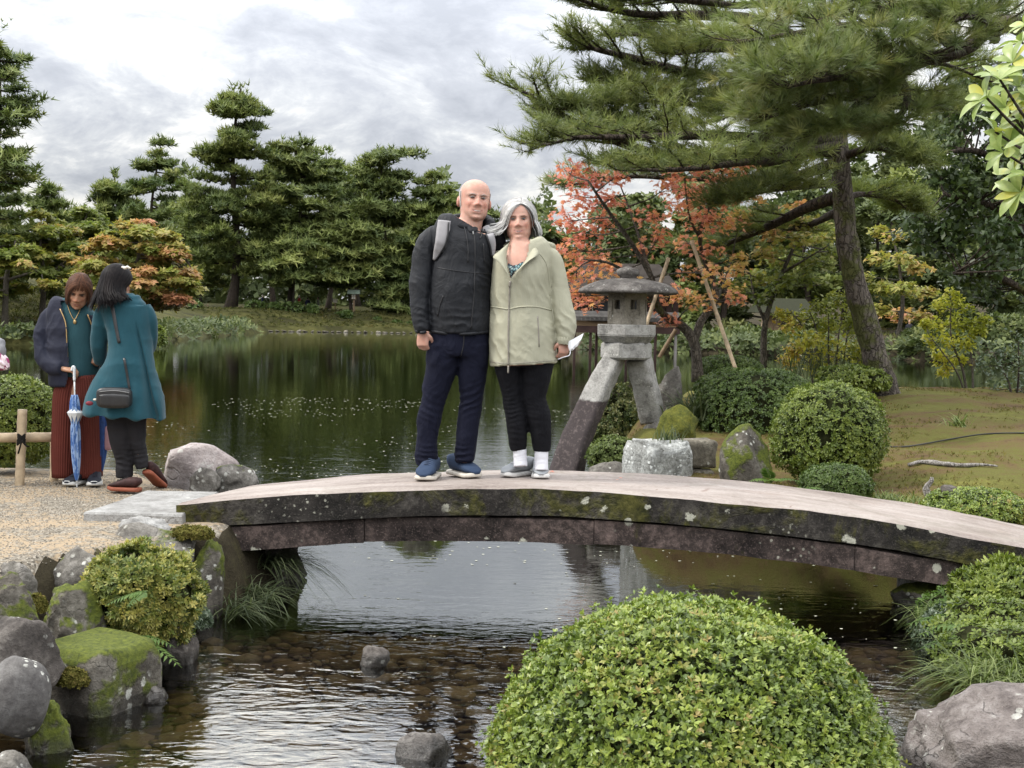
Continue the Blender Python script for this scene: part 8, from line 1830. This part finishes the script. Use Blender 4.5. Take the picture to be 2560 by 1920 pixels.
Ve, Fe = ico(1); Vv, Ff, rr2 = scatter(Ve, Fe, frames(rng.normal(0, 1, (len(xs_), 3)) + [0, 0, 3], rng, rng.uniform(.16, .30, len(xs_))) * np.array([1.3, .8, .3]), np.column_stack([xs_, shx, np.full(len(xs_), .04)]), rng.random(len(xs_)))
tag(mesh('shore_edging', Vv, Ff, M['block_stone'], rnd=rr2), 'row of small pale stones edging the far shore at the water', None, None, 'stuff')
# rough plants on the far bank and hillside
pts = []
for _ in range(3000):
    x = rng.uniform(-40, 8); sh = np.interp(x, [-70, -24, -8, -4, 4, 12, 22], [108, 110, 117, 121, 126, 124, 60]); y = sh + rng.uniform(.2, 9); pts.append((x, y, z_far(x, y) if False else 0))
P = np.array(pts); P[:, 2] = farz(P[:, 0], P[:, 1]); 
P2 = np.column_stack([rng.uniform(-34, -14, 3600), rng.uniform(57.5, 80, 3600), np.zeros(3600)]); P2[:, 2] = hillz(P2[:, 0], P2[:, 1]); P = np.concatenate([P[P[:, 2] > .2], P2[P2[:, 2] > .3]])
P3 = np.column_stack([rng.uniform(4, 40, 2200), rng.uniform(58, 90, 2200), np.zeros(2200)]); P3[:, 2] = rsz(P3[:, 0], P3[:, 1]); P3 = P3[P3[:, 2] > .2]
P = np.concatenate([P, P3]); V, F, r = scatter(*whorl(5, 1, .3, .7, False, 4), frames(np.column_stack([rng.normal(0, .3, len(P)), rng.normal(0, .3, len(P)), np.ones(len(P))]), rng, rng.uniform(.12, .30, len(P))), P, np.clip(rng.normal(.4, .25, len(P)), 0, 1))
LF['rough'] = leaf_mat('rough bank grass', [(.032, .04, .014), (.06, .066, .02), (.092, .09, .027), (.12, .098, .036)], .8, .2, .1, .15, .4)
Q3 = rng.uniform(3.6, 38, 1500); sh = np.interp(Q3, [3.0, 7, 12, 18, 24, 40], [70, 66, 65, 61, 57, 50]); Q3 = np.column_stack([Q3, sh + rng.normal(.2, .5, 1500), rng.uniform(.05, 1.0, 1500) ** 1.4])
yq = np.concatenate([rng.uniform(57, 104, 700), np.full(500, 57.6)]); xq = np.concatenate([np.interp(yq[:700], [56, 60, 70, 100], [-16.2, -17.2, -18.5, -20]) - rng.uniform(.1, 2.5, 700), rng.uniform(-30, -16.4, 500)]); yq = yq + rng.uniform(0, 1.2, 1200)
Q3 = np.concatenate([Q3, np.column_stack([xq, yq, hillz(xq, yq) + rng.uniform(.05, .5, 1200)])]); n3_ = len(Q3)
v2, f2, r2_ = scatter(*CLUMP4, frames(rng.normal(0, .5, Q3.shape) + [0, -.5, .8], rng, rng.uniform(.22, .45, n3_)), Q3, np.clip(rng.normal(.35, .22, n3_), 0, 1))
tag(mesh('shore_plants', v2, f2, LF['shade'], rnd=r2_), 'leafy plants overhanging the water along the right and left shores', None, None, 'stuff')
tag(mesh('bank_grass', V, F, LF['rough'], rnd=r), 'rough grass and moss on the far banks', None, None, 'stuff')
# clipped hedges on the hillside
for i, (x0, x1, y0, y1, Yd, lab) in enumerate([(-10, 60, 655, 745, 70, 'dark shrub at the foot of the hillside maple at the left edge'), (105, 150, 690, 745, 68, 'dark round shrub on the hillside left of the women'), (245, 310, 735, 790, 66, 'pale green shrub between the two women on the far path'), (150, 230, 640, 730, 80, 'dark green shrub high on the hillside behind the women')]):
    c = W((x0 + x1) / 2, (y0 + y1) / 2, Yd); a = (x1 - x0) / 2 * mpp(Yd); b = (y1 - y0) / 2 * mpp(Yd)
    bush('hillside_shrub', lab, c, (a, a, b), LF['clip' if i == 2 else 'shade'], .16, 700, 560 + i, .15, 2.2, CLUMP, -.9, 1, 'shrubs on the left hillside')

# wooden teahouse over the water
TY = 54.0
def T(x, y, dy=0): return W(1360 + x / 2.765, 620 + y / 2.765, TY + dy)
th = empty('teahouse', (*T(500, 700)[:2], .0), 'low wooden teahouse on posts over the water behind the lantern', 'teahouse')
def tbox(name, x0, x1, y0, y1, y_dep, th_, m, off=0.0, parent=None):
    a, b = T(x0, y1, off), T(x1, y0, off); mesh(name, *box(((a[0] + b[0]) / 2, TY + off + th_ / 2, (a[2] + b[2]) / 2), (b[0] - a[0], th_, b[2] - a[2])), m, parent or th, smooth=False)
mw = plain('dark red brown boards', (.045, .026, .022), .8, .2, .25, 3); mtan = plain('tan plaster', (.30, .21, .125), .9, .1, .12, 2); mgr = plain('grey weathered wood', (.20, .185, .17), .85, .2, .2, 4)
for k in range(16):
    xa = 200 + k * 46; tbox('board', xa, xa + 43, 300, 455, 0, .08, mw, .55 + .02 * (k % 2))
tbox('under_wall', 195, 930, 500, 548, 0, .1, mtan, .5); tbox('floor_beam', 180, 940, 550, 582, 0, .3, mw, .2); tbox('sill', 190, 935, 486, 500, 0, .2, mgr, .25)
tbox('rail', 190, 935, 446, 453, 0, .06, mgr, -.2); tbox('rail', 190, 935, 466, 471, 0, .05, mgr, -.2)
for k in range(24): tbox('baluster', 195 + k * 31, 199 + k * 31, 446, 498, 0, .05, mgr, -.15)
for xa in (200, 310, 352, 560, 760, 900): tbox('post', xa, xa + 22, 560, 790, 0, .25, mw if xa % 3 else mgr, .3 + (xa % 5) * .3)
for (xa, xb) in ((360, 480), (500, 700)): tbox('window', xa, xb, 320, 440, 0, .04, plain('dark window', (.02, .02, .022), .3), .5)
a, b = T(150, 300, -1.0), T(985, 300, -1.0); rz0 = a[2]; V = np.array([[a[0], TY - .6, rz0], [b[0], TY - .6, rz0], [b[0], TY + 4.5, rz0], [a[0], TY + 4.5, rz0], [a[0] + .8, TY + 2, rz0 + 1.3], [b[0] - .8, TY + 2, rz0 + 1.3]])
mesh('roof', V, [np.array([[0, 1, 5, 4], [2, 3, 4, 5], [3, 2, 1, 0]]), np.array([[0, 4, 3], [1, 2, 5]])], plain('brown bark roof', (.035, .03, .026), .95, .05, .3, 3), th, smooth=False)
# small hut across the water
hY = 71.0; hb = W(1960, 855, hY); ht = empty('garden_hut', hb, 'small brown garden hut with a pale corner post across the water', 'hut')
a, b = W(1910, 850, hY), W(2010, 790, hY)
for k in range(7): u0 = a[0] + (b[0] - a[0]) * k / 7; mesh('plank', *box((u0 + (b[0] - a[0]) / 14, hY + .5 + .03 * (k % 2), (a[2] + b[2]) / 2), ((b[0] - a[0]) / 7.3, .08, b[2] - a[2])), M['bamboo_dark'], ht, smooth=False)
mesh('post', *box((a[0] - .05, hY + .3, (a[2] + b[2]) / 2 + .1), (.14, .14, b[2] - a[2] + .4)), M['bamboo'], ht, smooth=False); mesh('post', *box((b[0] + .05, hY + .3, (a[2] + b[2]) / 2 + .1), (.14, .14, b[2] - a[2] + .4)), M['bamboo'], ht, smooth=False)
mesh('window', *box(((a[0] + b[0]) / 2 + .2, hY + .42, (a[2] + b[2]) / 2 + .2), (.5, .06, .45)), plain('dark opening', (.015, .014, .013), .6), ht, smooth=False)
c = np.array([(a[0] + b[0]) / 2, hY + .8, b[2] + .15]); V = np.array([[-1.7, -1.2, 0], [1.7, -1.2, 0], [1.7, 1.2, 0], [-1.7, 1.2, 0], [-1.3, 0, .8], [1.3, 0, .8]]) + c
mesh('roof', V, [np.array([[0, 1, 5, 4], [2, 3, 4, 5], [3, 2, 1, 0]]), np.array([[0, 4, 3], [1, 2, 5]])], plain('mossy bark roof', (.032, .034, .022), .95, .05), ht, smooth=False)

# driftwood, stump, fallen branches and cable on the moss
def gz(px, py, zg=.4):
    for _ in range(14):
        q = G(px, py, zg); zg = .6 * zg + .4 * max(.3, float(islz(q[0:1], q[1:2])[0]))
    return np.array([q[0], q[1], zg])
mdw = bark_mat('bleached driftwood', (.20, .18, .16), (.46, .43, .40), 0, 14)
def lying(name, label, pxs, r, m, cat, lift=.01, n=26, nz_=.25, taper=(.7, 1, .8, .3)):
    P = smooth_path([gz(x * 1.15729, y * 1.15729) + [0, 0, lift] for x, y in pxs], n); rad = r * np.interp(np.linspace(0, 1, n), np.linspace(0, 1, len(taper)), taper)
    o = mesh(name, *tube(P, rad, 9, True, nz_, 12), m, origin=P[0]); return tag(o, label, cat)
lying('driftwood', 'bleached branch lying on the moss', [(1962, 1009), (1990, 1003), (2030, 1006), (2075, 1010), (2120, 1009), (2154, 1012)], .022, mdw, 'branch', .02)
lying('cable', 'thin black cable running over the bare earth', [(1902, 955), (1920, 967), (1960, 967), (2005, 960), (2060, 950), (2130, 940), (2215, 938), (2300, 940)], .007, TM['dk'], 'cable', .012, 50, 0, (1, 1))
lying('fallen_branch', 'dark fallen branches by the grey green shrub at the right edge', [(2080, 848), (2120, 853), (2170, 858), (2230, 868), (2300, 880)], .05, M['bark_dark'], 'branch', .05)
lying('fallen_branch', 'thin dark branch lying below the thicker fallen one', [(2105, 866), (2150, 872), (2220, 884), (2300, 890)], .028, M['bark_dark'], 'branch', .03)
sp = gz(2008 * 1.15729, 1078 * 1.15729); P = smooth_path([sp + [.02, 0, -.02], sp + [-.015, 0, .045], sp + [-.03, 0, .085], sp + [.005, 0, .13], sp + [.012, 0, .165]], 18)
tag(mesh('stump', *tube(P, np.interp(np.linspace(0, 1, 18), [0, .3, .6, .8, 1], [.040, .026, .022, .018, .012]), 10, True, .3, 30), mdw, origin=sp), 'small pale twisted stump behind the low bright shrub', 'stump')
rock_px('rock', 'small dark rock beside the twisted stump', 2350, 2395, 1208, 1232, 9.0, 'rock_dark', 411, .8, .04)
# fallen maple leaves on the bridge deck
rng = np.random.default_rng(21); q = np.array([[x, y, ztop(x) + .006] for x, y in zip(rng.uniform(.2, 1.0, 5), rng.uniform(8.0, 8.45, 5))])
for k, p_ in enumerate(q):
    V, F, r = scatter(STAR[0], STAR[1], frames(np.array([[0.1, -.2, 1.]]), rng, np.array([.032])), p_[None], np.array([.05]))
    tag(mesh('fallen_leaf', V, F, LF['red'], rnd=r, origin=p_), 'small red maple leaf lying on the bridge deck', 'leaf', 'fallen leaves on the bridge')
# a visitor just outside the picture whose folded umbrella shows at the left edge
q = np.array([-3.95, 9.0, .46]); visitor('visitor in a grey jacket standing left of the bamboo fence', q, 1.6, (.18, .18, .19), BLK, (.02, .018, .016), vox=.014, arm_out=1, face=.2, group='visitors on the gravel path')
a = W(-60, 850, 8.85); b = W(20, 921, 8.8); pu = empty('umbrella', a, 'pink and white folded umbrella end showing at the left edge', 'umbrella')
mesh('canopy', *folded([(0, .012), (.3, .035), (.6, .045), (.85, .040), (1, .012)], lambda t: a + (b - a) * t, 7, .25), blue_mat('pink flower print cloth', (.22, .02, .09), (.62, .52, .55), 30), pu)
mesh('shaft', *tube(np.array([a - (b - a) * 1.6, a, b]), .006, 8), TM['dk'], pu)
# moss caps among the stones by the path
for (x0, x1, y0, y1, Y, sd, lab) in [(1000, 1215, 245, 345, 7.15, 601, 'bright moss cushion on the rocks under the bridge end'), (160, 260, 640, 780, 5.75, 602, 'moss cushion between the dark rocks at the left'), (340, 520, 1060, 1200, 5.35, 603, 'bright green moss cushion on the corner of the stone step')]:
    a_ = r4(x0, x1, y0, y1); hw_ = (a_[1] - a_[0]) / 2 * mpp(Y); bush('moss_cushion', lab, W((a_[0] + a_[1]) / 2, (a_[2] + a_[3]) / 2 + 6, Y), (hw_, hw_ * .7, (a_[3] - a_[2]) * .42 * mpp(Y)), LF['mossnap'], .014, 1100, sd, .25, 3, wt4, -.5, .9, None, 'moss')
